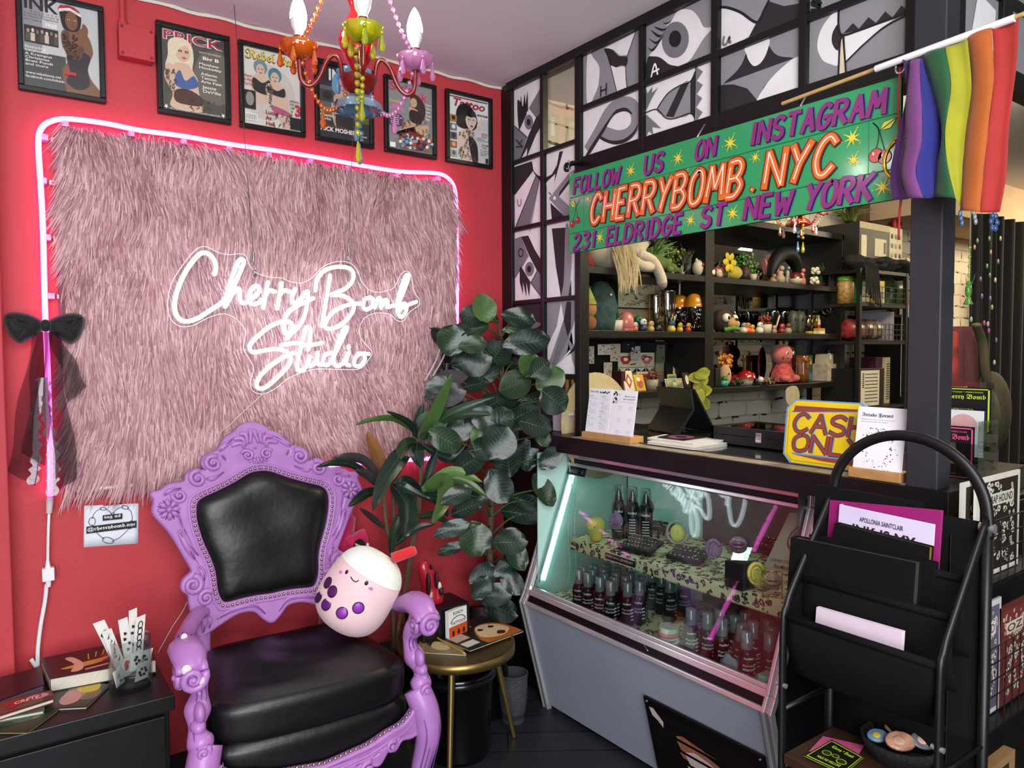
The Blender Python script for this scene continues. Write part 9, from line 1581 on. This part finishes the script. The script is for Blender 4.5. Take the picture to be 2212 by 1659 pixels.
slab('flyer','green and black Cherry Bomb walk ins welcome flyer on the rack shelf','flyer',[(1737,1633),(1822,1672),(1866,1636),(1797,1598)],FZ+.0035,.003,mat('#9abf2c',.4),paper,dfly)
bc=hz(1945,1640,FZ);t=thing('pin_bowl','black rough textured bowl of pins on the rack shelf','bowl',bc);MB().lathe([(0,0),(.055,0),(.078,.03),(.086,.05),(.080,.052),(.07,.03),(0,.015)],bc,n=36,wav=(.02,13)).build('bowl_body',mat('#0e0e0f',.8,bump=1.5,bs=120,nv=.4,ns=80),t)
for k,(dx,dy,cl,rr,lab)in enumerate(((-.048,.012,'#5a7a9a',.024,'round blue pin with tiny figure'),(-.012,-.02,'#b0826a',.034,'oval photo magnet with smiling face'),(.03,.02,'#9a5a50',.032,'dark pink photo magnet'),(.04,-.02,'#5a6068',.030,'grey oval photo magnet'),(.01,.045,'#7a6450',.026,'brown photo magnet at the back'))):
 c=bc+RT*dx+V((FW.x,FW.y,0))*dy+V((0,0,.05+.004*(k%2)));p=thing('pin_button',lab+' in the black bowl','pin',c,'pins in the black bowl');n=(V((0,0,1))-FW*.7+RT*.1*(k-2)).normalized();u=(RT-n*RT.dot(n)).normalized();v=n.cross(u);R_=Matrix((u,v,n)).transposed();MB().ell(c,(rr,rr*.72,.004),18,6,R_).build('button_face',mat(cl,.25,nv=.5,ns=45),p);MB().ell(c+n*.003-u*rr*.1,(rr*.4,rr*.35,.002),12,5,R_).build('picture',mat('#c29a80' if k else '#c9a23a',.3,nv=.3,ns=60),p)
zr=thing('zine_grid','black wire grid pockets holding zines at the counter end','wire rack',(.05,-2.05,.5));wire(V((-.30,-2.115,.99)),V((.62,0,0)),V((0,0,.15)),14,4,.0018).build('upper_pocket',km,zr);wire(V((-.30,-2.115,.63)),V((.62,0,0)),V((0,0,.20)),14,5,.0018).build('lower_pocket',km,zr);[MB().box((-.30,-2.12,z),(.32,-2.03,z+.006)).build('pocket_floor',km,zr)for z in(.625,.982)];struct('trim_6',MB().box((-.05,-2.028,0),(.5,-2.022,1.125)),blk)
def zine(label,x0,x1,z0,z1,y,bg,inkc,word,lean=.0):
 t=thing('zine',label,'zine',((x0+x1)/2,y,z0));MB().hexa([(x0,y,z0),(x1,y,z0),(x1,y+.006,z0),(x0,y+.006,z0),(x0+lean,y,z1),(x1+lean,y,z1),(x1+lean,y+.006,z1),(x0+lean,y+.006,z1)]).build('pages',mat(bg,.6),t);m=MB();P=lambda u,v,k=1:V((x0+(x1-x0)*u+lean*v,y-.0005-.0002*k,z0+(z1-z0)*v));r=random.Random(int(z0*1000));m.poly([P(.08,.05),P(.94,.05),P(.94,.95),P(.08,.95)],0)
 for k in range(95):
  u,v=r.uniform(.13,.89),r.uniform(.08,.92);s=r.uniform(.02,.055);a0=r.uniform(0,6);m.poly([P(u+s*cos(a0+a)*r.uniform(.5,1.2),v+s*.75*sin(a0+a)*r.uniform(.5,1.3),2)for a in[j*pi/4 for j in range(8)]],1)
  m.poly([P(u+s*.3*cos(a),v+s*.25*sin(a),3)for a in[j*pi/3 for j in range(6)]],0)
 m.poly([P(.22,.70,4),P(.84,.70,4),P(.84,.82,4),P(.22,.82,4)],1);text(m,word,P(.25,.72,5),V((1,0,0)),V((0,0,1)),(x1-x0)*.56,(z1-z0)*.08,0,.02);m.build('cover_print',[mat(inkc,.6),mat('#c2bcae',.6)],t)
p,q=hy(2110,1032,-2.085),hy(2204,1018,-2.085);zine('CRAP HOUND zine with crowded white drawings in the upper wire pocket',p.x,q.x,.99,(p.z+q.z)/2,-2.085,'#c8c4ba','#241a16','CRAP HOUND');zine('white zine behind the front copy in the upper wire pocket',p.x-.03,q.x-.03,.99,(p.z+q.z)/2-.008,-2.066,'#c8c4ba','#2a201c','CRAP HOUND')
p,q=hy(2118,1310,-2.085),hy(2156,1300,-2.085);zine('grey violet HOUND zine in the lower wire pocket',p.x-.09,q.x+.02,.635,p.z,-2.085,'#bcb8b8','#5a5468','HOUND',.0);zine('red covered zine leaning right in the lower wire pocket',q.x+.03,q.x+.20,.635,p.z-.03,-2.085,'#5a2420','#6a2a24','OZ',-.02)
a=hy(2046,1470,-2.12);b=hy(2098,1488,-2.12);t=thing('shelf_tag','white tag lettered tattoo flash and design books','tag',(a+b)/2);u=(b-a).normalized();v=V((-u.z,0,u.x));w=(b-a).length;MB().add([a-v*.012,b-v*.012,b+v*.016,a+v*.016],[(0,1,2,3)]).build('tag_card',mat('#a8a6a4',.6),t,solid=.001);m=MB();text(m,'tattoo flash',a+u*w*.1+v*.003+V((0,-.0012,0)),u,v,w*.8,.009,0,.02);text(m,'& design books',a+u*w*.05-v*.009+V((0,-.0012,0)),u,v,w*.9,.009,0,.02);m.build('tag_print',inkd,t)
a,b=hy(2060,1659,-2.12),hy(2150,1600,-2.12);t=thing('chalk_sign','wood framed chalkboard lettered CHERRY BOMB STUDIO at the counter foot','sign',V((a.x+.1,-2.12,0)));X0,X1,Z1=a.x-.02,b.x+.03,.555;MB().box((X0,-2.14,.0),(X1,-2.125,Z1)).build('chalk_board',mat('#121213',.8),t)
m=MB();m.box((X0-.02,-2.145,0),(X0,-2.12,Z1+.02)).box((X1,-2.145,0),(X1+.02,-2.12,Z1+.02)).box((X0,-2.145,Z1),(X1,-2.12,Z1+.02));m.build('wood_frame',mat('#8a6a44',.6,nv=.2),t);m=MB()
for s,z in(('CHERRY BOMB',Z1-.10),('STUDIO',Z1-.17)):
 for P in sletters(s,V((X0+.03,-2.142,z)),V((1,0,0)),V((0,0,1)),(X1-X0)-.07,.04,.1):bstroke(m,P,(0,-1,0),.007,0)
m.build('chalk_lettering',mat('#b8b4b0',.8),t)
